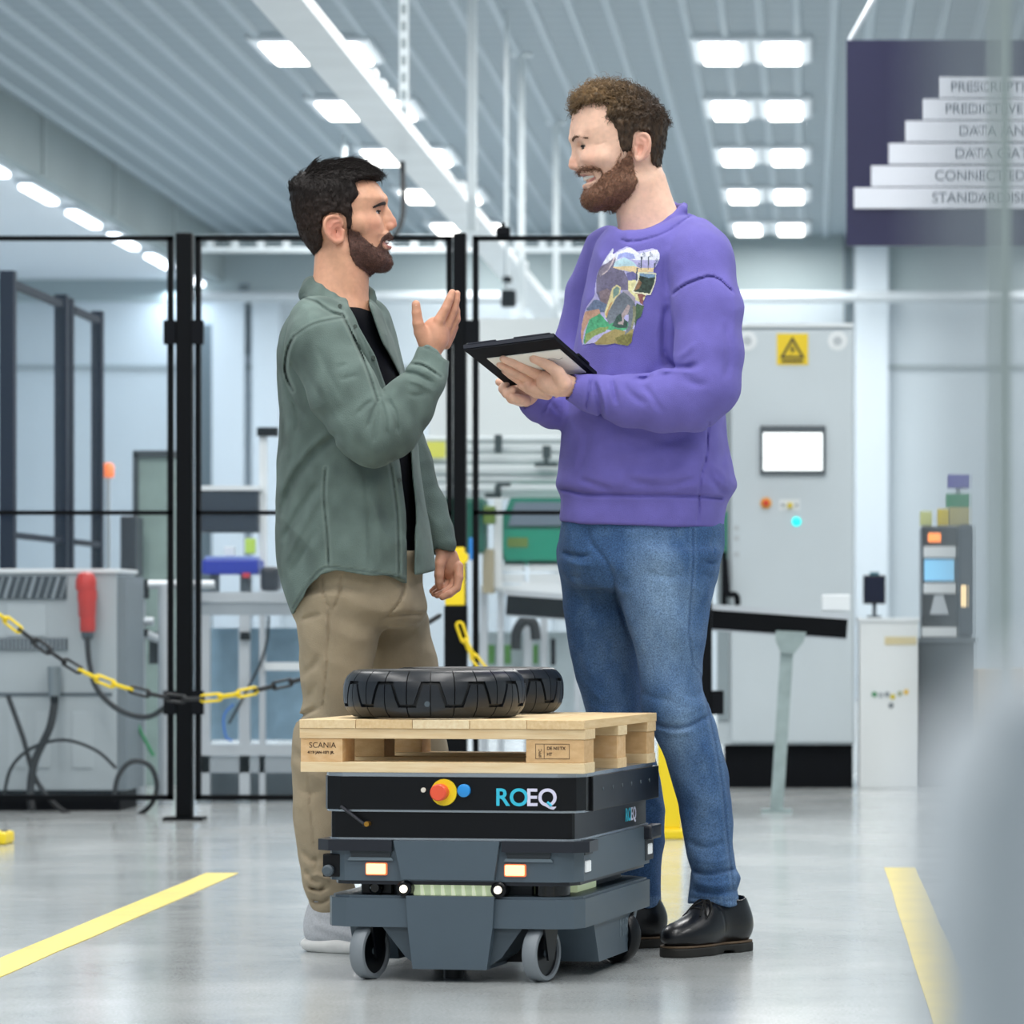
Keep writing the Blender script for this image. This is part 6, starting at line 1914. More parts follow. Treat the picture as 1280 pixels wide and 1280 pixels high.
    G.post.append(folds([
        ([(473, 498), (467, 514), (458, 538)], 2.6, 3.6), ([(474, 498), (470, 525), (468, 556)], 2.6, 3.2), ([(475, 498), (481, 522), (484, 550)], 2.6, 3.2), ([(482, 496), (494, 516), (497, 545)], 2.8, 3.4), ([(470, 499), (456, 508), (444, 522)], 3.0, 3.0),
        ([(418, 461), (440, 453)], 3, 2.0), ([(423, 475), (452, 468)], 3, 2.0),
        ([(501, 466), (520, 468), (544, 480)], 3.0, 4.5), ([(504, 474), (525, 480), (545, 492)], 3.0, -2.5), ([(515, 456), (530, 458), (548, 470)], 1.4, 2.2), ([(524, 432), (540, 438), (556, 448)], 1.2, 0.8),
        ([(505, 490), (520, 495), (535, 490)], 3.0, 2.0), ([(395, 470), (420, 520), (450, 560)], 5.0, -1.5),
        ([(428, 540), (395, 566), (366, 604), (350, 650)], 6.0, 7.0), ([(412, 540), (385, 562), (360, 596), (349, 625)], 5.0, -4.0), ([(404, 596), (375, 638), (352, 680)], 5.0, 5.0), ([(400, 620), (375, 665), (356, 705)], 4.0, -3.0),
        ([(398, 660), (380, 690), (362, 720)], 4.0, 3.0), ([(356, 470), (366, 500), (384, 525)], 4.0, 4.5), ([(352, 500), (356, 540), (352, 575)], 4.0, 3.0), ([(366, 490), (372, 520), (368, 550)], 4.0, 3.0),
        ([(407, 585), (405, 620), (409, 667), (411, 708)], 1.1, 1.6), ([(457, 585), (459, 620), (462, 660), (464, 715)], 4.0, 3.0), ([(470, 590), (472, 640), (478, 715)], 5.0, -2.0),
        ([(367, 420), (359, 440), (357, 465), (366, 488)], 1.5, 2.4), ([(371, 420), (363, 440), (361, 465)], 2.5, -1.5), ([(436, 385), (446, 408), (466, 452), (481, 495)], 1.2, 0.9), ([(428, 392), (440, 418), (458, 458), (472, 500)], 1.4, 1.8),
        ([(488, 580), (497, 642), (499, 722)], 1.2, 1.4), ([(390, 372), (410, 390), (432, 396)], 2.0, 3.0), ([(380, 380), (400, 396), (424, 404)], 6.0, -2.5), ([(366, 758), (384, 730), (402, 711), (420, 709), (485, 717), (506, 722)], 1.0, 1.0),
        ([(372, 440), (385, 470), (405, 505)], 4.0, 2.2), ([(395, 430), (410, 465), (432, 505)], 4.0, 2.0), ([(440, 440), (432, 470), (448, 505)], 5.0, -1.5)], PY0 + 0.02))
    base_c, seam_c, worn_c = (np.array(lin(c)) for c in ('#63736e', '#434f4b', '#80908a'))
    seams = [[(367, 420), (359, 440), (357, 465), (366, 488)], [(407, 585), (405, 620), (409, 667), (411, 708)], [(428, 392), (440, 418), (458, 458), (472, 500)], [(488, 580), (497, 642), (499, 722)], [(512, 453), (530, 456), (551, 470)],
             [(366, 760), (384, 732), (402, 712), (420, 710), (485, 718.5), (506, 723.5)], [(380, 372), (396, 377), (412, 387), (428, 392)], [(367, 420), (392, 404), (430, 396)]]
    def gtint(V):
        px, py = proj(V)
        side = sstep(PY0 + 0.02 - V[:, 1], -0.03, 0.03)
        w = 0.30 * vnoise(V, (9, 9, 6), 81) + 0.18 * vnoise(V, (45, 45, 30), 82)
        c = base_c * (1 + w)[:, None]
        for ln in seams:
            ln = [(q.x, q.y) for q in catmull([(a_, b_, 0) for a_, b_ in ln], 4)]
            dd = seg_dist2(px, py, ln)
            s_ = (0.75 * np.exp(-(dd / 1.1) ** 2) * side)[:, None]
            c = c * (1 - s_) + seam_c * s_
            s_ = (0.35 * np.exp(-((dd - 3.2) / 1.4) ** 2) * side)[:, None]
            c = c * (1 - s_) + worn_c * s_
        return np.clip(c, 0, 1)
    g_o, V, F = garment('overshirt', G, (-1.36, PY0 - 0.32, 0.74), (-0.80, PY0 + 0.33, 1.56), 0.0034, cloth, person, it=1, tint=gtint)
    btn = mat('button_grey', '#4c5650', 0.3)
    for (x, y, d) in [(466.8, 447, -0.118), (425, 382.5, -0.085), (444, 408, -0.10), (499.5, 600, -0.12)]:
        # sit each button on the cloth in front
        px, py = proj(V)
        near = np.hypot(px - x, py - y) < 2.5
        Yf = V[near, 1].min() if near.any() else PY0 + d
        c = Vector(PP(x, y, Yf - PY0))
        m = MB()
        m.cyl(c + Vector((0, 0.002, 0)), c + Vector((0, -0.0022, 0)), 0.0046, 14)
        m.build('button', btn, g_o)
    # ---- khaki trousers
    kh = mat('khaki_cotton', '#a1937c', 0.9, var=0.1, scale=18, bump=0.25, bscale=450, sheen=0.04, spec=0.2)
    K = SDF()
    K.u(loft([row(690, 366, 530, 0.02, 0.15), row(730, 366, 526, 0.02, 0.155), row(765, 368, 532, 0.03, 0.155), row(785, 384, 520, 0.04, 0.13)], 2.2))
    K.u(loft([row(745, 368, 486, -0.04, 0.10), row(775, 371.5, 479, -0.04, 0.095), row(800, 374.5, 472, -0.04, 0.09), row(826, 376, 467, -0.035, 0.085), row(850, 377, 462, -0.03, 0.082), row(880, 380, 456, -0.02, 0.078), row(900, 373, 452, -0.01, 0.075),
              row(930, 367, 446, 0.0, 0.072), row(967, 366, 441, 0.0, 0.07), row(1040, 370, 438, 0.0, 0.064), row(1085, 376, 438, 0.0, 0.06), row(1110, 381, 440, -0.005, 0.056), row(1128, 388, 440, -0.005, 0.05), row(1142, 392, 428, 0.0, 0.044)], 2.2), 0.03)
    K.u(loft([row(740, 440, 527, 0.12, 0.09), row(775, 445, 536, 0.14, 0.09), row(803, 450, 542, 0.16, 0.088), row(830, 456, 545.5, 0.17, 0.085), row(900, 480, 556, 0.2, 0.078), row(960, 500, 560, 0.2, 0.072), row(1060, 500, 556, 0.2, 0.064), row(1142, 504, 546, 0.2, 0.05)], 2.2), 0.03)
    K.post.append(crumple(0.0028, (9, 9, 7), 0.0014, (30, 30, 26), 31, (0.1, 0.3, 1.0), 0.0040, ([[12, 0, 4], [0, 9, 0], [5, 0, 14]],)))
    K.post.append(folds([
        ([(427, 716), (425, 742), (416, 764)], 1.4, 2.2), ([(402, 720), (404, 742), (414, 764)], 1.2, 1.6), ([(411, 764), (411, 800), (408, 845), (403, 895)], 1.2, 1.8), ([(407, 764), (408, 790)], 1.0, -1.2),
        ([(507, 728), (503, 745), (494, 760), (480, 774)], 1.4, 2.4), ([(479, 774), (500, 769), (530, 768)], 2.2, 4.0), ([(480, 790), (505, 792), (532, 795)], 2.2, 3.0), ([(478, 803), (505, 808), (536, 814)], 2.2, 3.0), ([(485, 782), (510, 782), (530, 783)], 2.0, -2.0),
        ([(374, 776), (390, 770), (405, 768)], 2.5, 3.0), ([(376, 846), (392, 832), (402, 815)], 4, 4.0), ([(380, 876), (388, 868), (396, 850)], 4.0, 3.5), ([(370, 905), (380, 893), (400, 884)], 3.0, 6.0), ([(372, 915), (395, 912), (420, 905)], 4.0, -3.0),
        ([(368, 940), (385, 950), (402, 946)], 4.0, 3.5), ([(371, 985), (388, 992), (402, 985)], 4.0, 3.0), ([(385, 910), (386, 970), (392, 1040), (396, 1090)], 1.2, 1.4), ([(376, 1060), (390, 1075), (404, 1072)], 3.5, 4.0), ([(380, 1085), (392, 1100), (404, 1104)], 3.0, 4.0),
        ([(383, 1098), (398, 1094), (415, 1103)], 2.2, -3.5), ([(384, 1108), (396, 1112), (410, 1110)], 1.8, 5.0), ([(388, 1124), (400, 1128), (415, 1122)], 1.8, 4.0), ([(398, 1118), (408, 1104)], 2.0, 3.0)], PY0 + 0.02))
    garment('trousers', K, (-1.36, PY0 - 0.24, 0.06), (-0.78, PY0 + 0.34, 0.92), 0.0042, kh, person)
    # ---- white sneakers
    knit = mat('white_knit', '#c9ccd2', 0.85, var=0.10, scale=240, bump=0.5, bscale=900)
    rub = mat('white_rubber', '#dcdcda', 0.5, var=0.05, scale=40)
    for (px, py, dy, ang) in [(381, 1186.5, 0.02, -24), (506, 1180, 0.22, -5)]:
        base = Vector(PP(px, 780, dy)); base.z = 0
        M = Matrix.Translation(base) @ Matrix.Rotation(R(ang), 4, 'Z')
        Mi = np.array(M.inverted())
        def loc(P): return P @ Mi[:3, :3].T + Mi[:3, 3]
        U = SDF()
        u = SDF()
        u.u(ell((0.05, 0, 0.062), (0.046, 0.034, 0.058))); u.u(ell((0.10, 0, 0.055), (0.075, 0.038, 0.05)), 0.03); u.u(ell((0.20, 0, 0.042), (0.075, 0.043, 0.032)), 0.04)
        u.u(cap((0.045, 0, 0.05), (0.055, 0, 0.118), 0.035, 0.034), 0.02)
        u.s(cap((0.062, 0, 0.10), (0.066, 0, 0.16), 0.029, 0.034), 0.006)
        U.u(func(lambda P, u=u: u.ev(loc(P)), np.array(M @ Vector((0.13, 0, 0.05))), 0.25))
        U.post.append(lambda P, d: d + 0.0012 * np.sin(loc(P)[:, 2] * 220 + loc(P)[:, 0] * 60) * (loc(P)[:, 0] > 0.05))
        sh = thing('sneaker', 'white knitted sneaker', 'shoe') if False else None
        o, V, F = garment('sneaker', U, np.array(base) - 0.31, np.array(base) + 0.31, 0.0028, knit, person, label='white knitted sneaker with chunky sole')
        b = SDF()
        b.u(ell((0.06, 0, 0.016), (0.068, 0.040, 0.024))); b.u(ell((0.19, 0, 0.012), (0.092, 0.045, 0.019)), 0.03); b.u(ell((0.12, 0, 0.013), (0.07, 0.036, 0.020)), 0.02)
        B = SDF(); B.u(func(lambda P, b=b: b.ev(loc(P)), np.array(M @ Vector((0.13, 0, 0.02))), 0.25))
        V2, F2 = polygonise(B, np.array([base.x - 0.31, base.y - 0.31, -0.03]), np.array([base.x + 0.31, base.y + 0.31, 0.07]), 0.003)
        V2[:, 2] = np.maximum(V2[:, 2], 0.0005)
        inv = np.array(rootmat(person).inverted())
        link_mesh('sole', np_mesh('sole', V2 @ inv[:3, :3].T + inv[:3, 3], F2), rub, o)
    return person

# ================================================================== the man in the purple sweatshirt
TAB = [PP(580, 438, -0.31), PP(693, 423.5, -0.32), PP(746.5, 470.5, -0.155), PP(635.5, 482.5, -0.145)]   # tablet corners: near left, near right, far right, far left
def tab_dy(px, py):
    A, B, D = (np.array(q) for q in (TAB[0], TAB[1], TAB[3]))
    n = np.cross(B - A, D - A)
    d = np.array([(px - VPX) / FPX, 1.0, (VPY - py) / FPX])
    o = np.array([0, 0, CH])
    t = ((A - o) @ n) / (d @ n)
    return t - PY0
def build_man_purple():
    person = thing('person', 'tall bearded man in purple sweatshirt and blue jeans holding a black tablet', 'person', (PP(830, 1190)[0], PY0, 0))
    HS = make_head(CFG_B)
    S = SDF()
    hp = head_prim(HS, HB)
    S.u(hp)
    chain_px(S, [(816, 300, 0.0, 34), (852, 330, -0.1, 20)], 0.03)
    chain_px(S, [(816, 300, 0.0, 34), (770, 330, 0.12, 20)], 0.03)
    chain_px(S, [(856, 332, -0.1, 18), (884, 400, -0.18, 15), (882, 490, -0.2, 14), (800, 500, -0.185, 13), (735, 488, -0.18, 12.5), (708, 482, -0.205, 13)], 0.012)
    chain_px(S, [(765, 332, 0.13, 18), (728, 410, 0.18, 14), (705, 505, 0.10, 13), (676, 504, -0.06, 13), (664, 499, -0.10, 12.5)], 0.012)
    # near (left) hand flat under the tablet
    def ft(px, py, r, o=0.0):
        return (px, py, tab_dy(px, py) - r * PS * 1.05 - o, r)
    hb = -0.215
    S.u(ell(PP(696, 480, hb), (0.032, 0.026, 0.028)), 0.012)
    S.u(ell(PP(685, 477, hb + 0.006), (0.026, 0.024, 0.024)), 0.012)
    chain_px(S, [(705, 479, hb - 0.02, 9.5), (697.5, 466, hb - 0.03, 8), (688, 458.5, hb - 0.03, 6.8), (677, 452.3, tab_dy(677, 452) - 0.014, 6.0), (667, 448.5, tab_dy(667, 448) - 0.012, 5.2)], 0.006, 0.003)
    chain_px(S, [(690, 476, hb - 0.005, 8), (674, 469.5, tab_dy(674, 469) - 0.022, 7.0), (654, 460, tab_dy(654, 460) - 0.014, 5.8), (640, 453, tab_dy(640, 453) - 0.012, 5.2), (629, 448.5, tab_dy(629, 448) - 0.010, 4.5)], 0.0022, 0.002)
    chain_px(S, [(684, 483, hb + 0.008, 8), (668, 477, tab_dy(668, 477) - 0.024, 6.8), (650, 468.5, tab_dy(650, 468) - 0.016, 5.8), (636, 461, tab_dy(636, 461) - 0.013, 5.2), (625, 456, tab_dy(625, 456) - 0.011, 4.5)], 0.0022, 0.002)
    chain_px(S, [(680, 489, hb + 0.018, 7.5), (666, 485, hb + 0.02, 6.4), (651, 477, tab_dy(651, 477) - 0.018, 5.5), (639, 469, tab_dy(639, 469) - 0.014, 5.0), (631, 463.5, tab_dy(631, 463) - 0.012, 4.3)], 0.0022, 0.002)
    chain_px(S, [(684, 493, hb + 0.03, 7), (671, 492, hb + 0.03, 5.8), (660, 487, hb + 0.03, 5.0), (651, 482, hb + 0.03, 4.4)], 0.0022, 0.002)
    # far (right) hand gripping the far edge
    e = -0.12
    S.u(ell(PP(653, 493, e), (0.032, 0.024, 0.024)), 0.012)
    chain_px(S, [(650, 488, e + 0.01, 7), (641, 484, e - 0.005, 6.5), (631, 480, e - 0.012, 5.8), (624, 477.5, e - 0.014, 5.0)], 0.005, 0.003)
    chain_px(S, [(647, 497, e - 0.012, 7.5), (634, 491, e - 0.03, 7), (629, 486, e - 0.036, 6), (632, 480, e - 0.034, 5.2)], 0.0022, 0.002)
    chain_px(S, [(652, 501, e - 0.018, 7.5), (640, 498, e - 0.035, 6.6), (634, 492, e - 0.045, 5.6), (640, 487, e - 0.046, 5)], 0.0022, 0.002)
    chain_px(S, [(657, 501, e - 0.022, 7.2), (647, 499, e - 0.04, 6.2), (641, 496.5, e - 0.05, 5.2)], 0.0022, 0.002)
    V, F = polygonise(S, (-0.76, PY0 - 0.30, 0.80), (-0.14, PY0 + 0.30, 2.02), 0.0022, fac=1.8)
    V, F = biggest(relax(V, F, 1, 0.5), F)
    inv = np.array(rootmat(person).inverted())
    tf = skin_tint(HB, CFG_B, '#e6bda6', '#d39683', '#c4857e')
    link_mesh('body', np_mesh('body', V @ inv[:3, :3].T + inv[:3, 3], F, True, tf(V)), SKIN, person)
    eyes(HB, CFG_B, person, '#43352b', (0.3, -0.25))
    m = MB()
    # upper and lower rows of teeth along the dental arch
    m.tube(catmull([HB.to_world(HB.l(731.2 + 0.028 * y * y, 224.3 - 0.004 * y * y, y)) for y in (-19, -12, -6, 0, 6, 12, 19)], 4), 2.7 * PS, 10)
    m.build('teeth', mat('teeth', '#e9e6e0', 0.25), person)
    m = MB()
    m.tube(catmull([HB.to_world(HB.l(735.5 + 0.028 * y * y, 230.0 - 0.004 * y * y, y)) for y in (-15, -8, 0, 8, 15)], 4), 1.6 * PS, 8)
    m.build('lower_teeth', mat('teeth'), person)
    hair_m = mat('hair_brown', '#4a3826', 0.5, attr='tint', var=0.4, scale=90, spec=0.35)
    beard_m = mat('beard_brown', '#7a5540', 0.65, var=0.4, scale=240)
    brow_mesh(HS, HB, [(178.5, 7), (177, 14), (175.5, 25), (178.5, 35)], [0.8, 1.3, 1.2, 0.6], mat('brow_brown', '#6a4e3a', 0.7, var=0.3, scale=200), person, 2)
    def dirB(q, r):
        top = sstep(q[:, 2], 40, 70)
        d = np.zeros_like(q)
        d[:, 0] = 0.9 * top - 0.35 * (1 - top) + 0.5 * r.standard_normal(len(q))
        d[:, 1] = 0.5 * r.standard_normal(len(q))
        d[:, 2] = -1.0 * (1 - top) + 0.4 * r.standard_normal(len(q))
        return d
    def curls(P, d):
        q = HB.to_local(P)
        top = sstep(q[:, 2], 25, 65)
        n1 = vnoise(P, (75, 75, 75), 41)
        n2 = vnoise(P, (160, 160, 160), 42)
        ring = np.sin(9 * vnoise(P, (45, 45, 45), 43) + 5 * vnoise(P, (100, 100, 100), 44))
        return d + top * (0.0045 * n1 + 0.0022 * n2 + 0.0022 * ring) + (1 - top) * (0.0012 * n1 + 0.0008 * n2 + 0.0010 * np.sin(q[:, 0] * 1.1 + 3 * n1))
    def tintB(q):
        w = (sstep(q[:, 0], -20, 70) * sstep(q[:, 2], 20, 80))[:, None]
        n = (1 + 0.5 * vnoise(q, (0.22, 0.22, 0.22), 3))[:, None]
        return (np.array(lin('#3a2b1e')) * (1 - w) + np.array(lin('#7c6343')) * w) * n
    hsB = dict(tint=tintB, label='wavy brown hair with loose curls at the front', disp=curls, strands=[
        dict(n=2600, dirf=dirB, length=lambda q, r: (5 + 4 * r.random(len(q))), rad=0.36, seg=3, lift=0.15, seed=12),
        dict(n=2400, dirf=dirB, length=lambda q, r: (9 + 7 * r.random(len(q))), rad=0.55, seg=10, lift=0.2, seed=13, curl=(2.6, 1.3), mask=lambda P, N: HB.to_local(P)[:, 2] > 42),
        dict(n=300, dirf=dirB, length=lambda q, r: (9 + 6 * r.random(len(q))), rad=0.5, seg=10, lift=-0.1, seed=15, curl=(3.2, 1.1), mask=lambda P, N: (HB.to_local(P)[:, 2] > 50) & (HB.to_local(P)[:, 0] > 58))])
    def dirBeard(q, r):
        d = np.zeros_like(q)
        d[:, 0] = 0.3 + 0.45 * r.standard_normal(len(q))
        d[:, 1] = 0.35 * r.standard_normal(len(q))
        d[:, 2] = -1
        return d
    bsB = dict(off=2.4, label='full brown beard', disp=crumple(0.0014, (260, 260, 160), 0.0012, (600, 600, 420), 16), strands=[
        dict(n=5200, dirf=dirBeard, length=lambda q, r: 3.2 + 4.0 * r.random(len(q)), rad=0.32, seg=3, lift=0.3, seed=14, curl=(0.5, 0.8))])
    head_block(HB, HS, HAIR_B, HEAD_OUT_B, BEARD_B, person, hair_m, beard_m, [(-45, 36), (-25, 41), (0, 46), (25, 49), (50, 50), (75, 49), (95, 46)], CFG_B, hsB, bsB, hp)
    # ---- sweatshirt
    fleece = mat('purple_fleece', '#6d66b2', 0.92, var=0.08, scale=20, bump=0.25, bscale=500, sheen=0.08, spec=0.2)
    G = SDF()
    G.u(loft([row(272, 782, 866, 0.0, 0.085), row(284, 762, 884, 0.02, 0.14), row(300, 747, 897, 0.03, 0.18), row(325, 739, 906, 0.03, 0.20), row(360, 732, 908, 0.03, 0.20), row(400, 724, 906, 0.03, 0.195), row(450, 714, 905, 0.03, 0.19),
              row(500, 707, 906, 0.03, 0.19), row(550, 701.5, 910, 0.03, 0.19), row(590, 698, 917, 0.03, 0.19), row(610, 697, 919, 0.03, 0.19), row(619, 701, 914, 0.03, 0.178), row(628, 702, 909, 0.03, 0.172), row(648, 700, 906, 0.03, 0.172), row(664, 701, 904, 0.03, 0.17)], 2.3))
    chain_px(G, [(856, 312, -0.08, 40), (872, 332, -0.13, 43), (884, 385, -0.175, 43), (886, 440, -0.195, 42.5), (880, 482, -0.205, 43), (862, 500, -0.205, 41), (830, 503, -0.2, 38), (785, 502, -0.19, 31.5), (752, 494, -0.185, 24), (737, 490, -0.188, 20.5), (719, 485.5, -0.198, 17.5)], 0.014, 0.016)
    chain_px(G, [(765, 318, 0.13, 36), (738, 370, 0.18, 30), (722, 430, 0.18, 28), (708, 500, 0.10, 26), (690, 513, -0.03, 22), (675, 507, -0.065, 18.5), (668, 503.5, -0.085, 17)], 0.02, 0.012)
    G.s(cap(PP(711, 483.5, -0.202), PP(700, 481, -0.208), 15 * PS, 15.5 * PS), 0.003)
    G.s(cap(PP(664, 501, -0.095), PP(656, 497, -0.11), 14 * PS, 14.5 * PS), 0.003)
    G.i(px_clip([(600, 200), (1000, 200), (1000, 664), (905, 662), (860, 660), (780, 657), (740, 655), (698, 650), (600, 648)]), 0.006)
    G.s(px_clip([(700, 470), (714, 466), (701, 498), (690, 500)], 1), 0.003)
    # neck hole and ribbed collar
    chain_px(G, [(856, 276, 0.0, 12), (874, 292, -0.05, 16), (890, 312, -0.09, 20)], 0.03)
    G.s(px_clip([(740, 200), (884, 200), (874, 250), (860, 262), (834, 277), (804, 288), (778, 290), (762, 282)]), 0.008)
    G.s(cap(PP(806, 240, 0.0), PP(814, 296, 0.0), 38 * PS, 35 * PS), 0.006)
    G.chain([PP(776, 289, 0.01), PP(783, 294, -0.04), PP(800, 294.5, -0.075), PP(822, 288, -0.088), PP(840, 277, -0.08), PP(853, 263, -0.045), PP(855, 258, 0.0), PP(843, 258, 0.06), PP(815, 266, 0.085), PP(788, 279, 0.06), PP(776, 289, 0.01)], [0.0125] * 11, 0.003, 0.006)
    G.post.append(crumple(0.004, (6, 6, 5), 0.0010, (20, 20, 16), 51, None, 0.0032, ([[10, 0, 5], [0, 9, 0], [6, 0, -8]],)))
    G.post.append(folds([
        ([(840, 369), (857, 356), (891, 346), (918, 367)], 1.3, 2.6), ([(843, 364), (858, 351), (889, 341)], 3.0, -1.5), ([(836, 378), (831, 400), (831, 440), (836, 460)], 4.0, 7.0), ([(826, 385), (822, 430), (826, 470)], 6.0, -3.0),
        ([(832, 444), (840, 458), (856, 460), (876, 454)], 4.0, 9.0), ([(820, 466), (840, 462), (866, 464)], 3.5, -4.0), ([(816, 466), (806, 474), (790, 472)], 3.0, 4.0), ([(842, 450), (858, 440), (872, 425)], 4.0, -3.0), ([(850, 470), (872, 480), (890, 476)], 5.0, 3.5),
        ([(742, 474), (748, 498), (752, 524)], 2.6, 4.5), ([(747, 474), (755, 500), (757, 526)], 2.2, -2.5), ([(765, 472), (768, 490), (772, 508)], 3.0, 5.0), ([(778, 474), (788, 492), (812, 508)], 4.0, 3.5), ([(800, 478), (815, 495), (830, 520)], 4.0, 3.0),
        ([(739, 472), (736, 490), (733, 512)], 1.3, 2.8), ([(690, 500), (684, 508), (676, 522)], 1.4, 2.0), ([(685, 498), (700, 520)], 3.0, 3.0),
        ([(752, 548), (800, 556), (850, 546), (880, 530)], 8.0, 3.0), ([(780, 601), (830, 607), (876, 597)], 5.0, 5.5), ([(720, 598), (745, 606), (768, 614)], 4.0, 5.0), ([(770, 588), (820, 594), (870, 580)], 6.0, -2.5),
        ([(886, 524), (882, 575), (876, 596), (872, 655)], 1.1, 2.0), ([(881, 584), (893, 604), (912, 621)], 4.0, 5.0), ([(885, 578), (900, 590), (914, 605)], 4.0, -3.0), ([(900, 520), (906, 560), (900, 590)], 5.0, 3.5),
        ([(697, 611), (715, 614), (735, 618), (800, 619), (872, 620), (908, 624)], 2.2, 4.5), ([(790, 300), (775, 330), (762, 380), (755, 440)], 9.0, -3.0), ([(834, 312), (832, 345), (836, 372)], 6.0, 4.0), ([(850, 318), (848, 340)], 6.0, -2.5),
        ([(735, 520), (732, 560), (722, 600)], 6.0, 3.0), ([(905, 400), (912, 440), (905, 480)], 5.0, 3.5), ([(774, 299), (792, 302.5), (830, 292), (866, 268)], 1.3, 2.0), ([(905, 330), (918, 380), (915, 430)], 5.0, -2.0)], PY0 + 0.02))
    sw, V, F = garment('sweatshirt', G, (-0.68, PY0 - 0.36, 0.92), (-0.13, PY0 + 0.36, 1.74), 0.0037, fleece, person)
    make_print(V, F, person, sw)
    # ---- jeans
    dn = mat('denim', '#46648c', 0.88, attr='tint', var=0.38, scale=330, bump=0.3, bscale=700, sheen=0.03, spec=0.2)
    J = SDF()
    J.u(loft([row(640, 706, 900, 0.03, 0.150), row(660, 701, 904, 0.03, 0.158), row(690, 700, 902, 0.03, 0.16), row(710, 702, 898, 0.03, 0.155), row(735, 715, 888, 0.03, 0.13)], 2.3))
    J.u(loft([row(690, 758, 900, -0.03, 0.11), row(730, 766, 892, -0.03, 0.105), row(760, 773, 886.5, -0.03, 0.10), row(800, 788, 881, -0.025, 0.094), row(830, 795, 877.5, -0.02, 0.088), row(860, 799, 880, -0.02, 0.086), row(887, 802, 888, -0.02, 0.084),
              row(915, 817, 898, -0.015, 0.08), row(945, 831, 906.5, -0.01, 0.077), row(992, 844, 912, -0.005, 0.07), row(1051, 854.5, 918, 0.0, 0.064), row(1085, 861, 922, 0.0, 0.062), row(1107, 862, 925.5, 0.0, 0.064), row(1134, 862, 926, 0.0, 0.064)], 2.2), 0.03)
    J.u(loft([row(690, 700.5, 800, 0.09, 0.105), row(730, 703, 800, 0.1, 0.1), row(760, 706, 800, 0.11, 0.098), row(820, 715, 800, 0.12, 0.09), row(870, 727, 802, 0.12, 0.085), row(900, 736, 806, 0.12, 0.08), row(960, 755, 822, 0.13, 0.074), row(1000, 768, 829, 0.13, 0.07),
              row(1060, 772, 830, 0.13, 0.064), row(1105, 774, 830, 0.13, 0.06), row(1134, 776, 828, 0.13, 0.06)], 2.2), 0.03)
    J.i(px_clip([(600, 600), (1000, 600), (1000, 1133), (926, 1133), (895, 1129), (862, 1127), (845, 1131), (820, 1134), (600, 1134)]), 0.004)
    J.post.append(crumple(0.003, (8, 8, 7), 0.0013, (28, 28, 26), 61, (0.1, 0.28, 0.8), 0.0038, ([[11, 0, 4], [0, 9, 0], [5, 0, 13]],)))
    J.post.append(folds([
        ([(735, 655), (737, 676), (750, 692), (764, 715), (772, 750), (789, 805), (797, 860)], 3.0, 3.5), ([(702, 690), (720, 695), (742, 694)], 2.2, 4.0), ([(704, 700), (722, 706), (745, 706)], 3.0, -2.5), ([(708, 720), (730, 722)], 3.0, 2.5),
        ([(866, 660), (867, 700), (864, 740), (861, 790), (866, 830)], 1.5, 0.9), ([(892, 664), (891, 685), (894, 693)], 1.1, 1.8), ([(878, 704), (888, 703), (898, 706)], 2.4, 4.5), ([(872, 716), (886, 720), (895, 720)], 3.0, 2.5), ([(800, 690), (830, 700), (860, 696)], 7.0, -2.0), ([(800, 714), (835, 722), (862, 714)], 5.0, 3.0),
        ([(876, 842), (884, 880), (895, 930), (904, 985), (910, 1050), (917, 1110)], 1.6, 0.9), ([(806, 895), (828, 908), (860, 908), (889, 893)], 2.6, 4.5), ([(812, 905), (840, 917), (872, 912)], 4.0, -2.5), ([(796, 860), (815, 872), (845, 876)], 4.0, 2.5), ([(850, 862), (868, 872), (882, 858)], 4.0, 3.0), ([(840, 890), (862, 890), (885, 876)], 4.0, -2.0),
        ([(820, 780), (835, 800), (850, 830)], 6.0, 2.0), ([(858, 1048), (880, 1060), (912, 1052)], 4.0, 4.5), ([(862, 1068), (890, 1078), (920, 1070)], 4.0, -3.5), ([(862, 1085), (885, 1092), (922, 1086)], 3.0, 5.5), ([(863, 1100), (890, 1108), (924, 1102)], 3.5, -3.0), ([(866, 1112), (890, 1117), (924, 1112)], 2.4, 4.0),
        ([(862, 1122), (890, 1124), (926, 1127)], 1.0, 1.4), ([(772, 1090), (800, 1098), (829, 1090)], 3.5, 5.0), ([(776, 1075), (805, 1080), (828, 1072)], 3.5, -3.0), ([(715, 822), (735, 850), (765, 872)], 5.0, 3.5), ([(722, 850), (745, 878), (780, 885)], 4.0, 3.0), ([(840, 1000), (862, 1010), (885, 1006)], 6.0, 2.0)], PY0 + 0.05))
    blu, pale, dark = (np.array(lin(c)) for c in ('#3e5d87', '#829fbf', '#2a4166'))
    def jtint(V):
        px, py = proj(V)
        near = sstep(PY0 + 0.07 - V[:, 1], -0.03, 0.05)
        w = near * (0.75 * np.exp(-(((px - 825) / 36) ** 2 + ((py - 740) / 75) ** 2)) + 0.6 * np.exp(-(((px - 850) / 24) ** 2 + ((py - 905) / 60) ** 2)) + 0.35 * np.exp(-(((px - 885) / 22) ** 2 + ((py - 1030) / 70) ** 2)))
        w += 0.22 * vnoise(V, (14, 14, 9), 71) + 0.12 * vnoise(V, (60, 60, 40), 72)
        dk = 0.5 * (1 - near)
        w = np.clip(w, -0.35, 1)[:, None]
        c = np.where(w > 0, blu * (1 - w) + pale * w, blu * (1 + w) - dark * w)
        # pale worn seam and hem
        hem = sstep(py, 1119, 1122)[:, None] * (0.35 + 0.65 * (np.sin(px * 1.9) > -0.2))[:, None]
        c = c * (1 - 0.35 * hem) + pale * 0.35 * hem
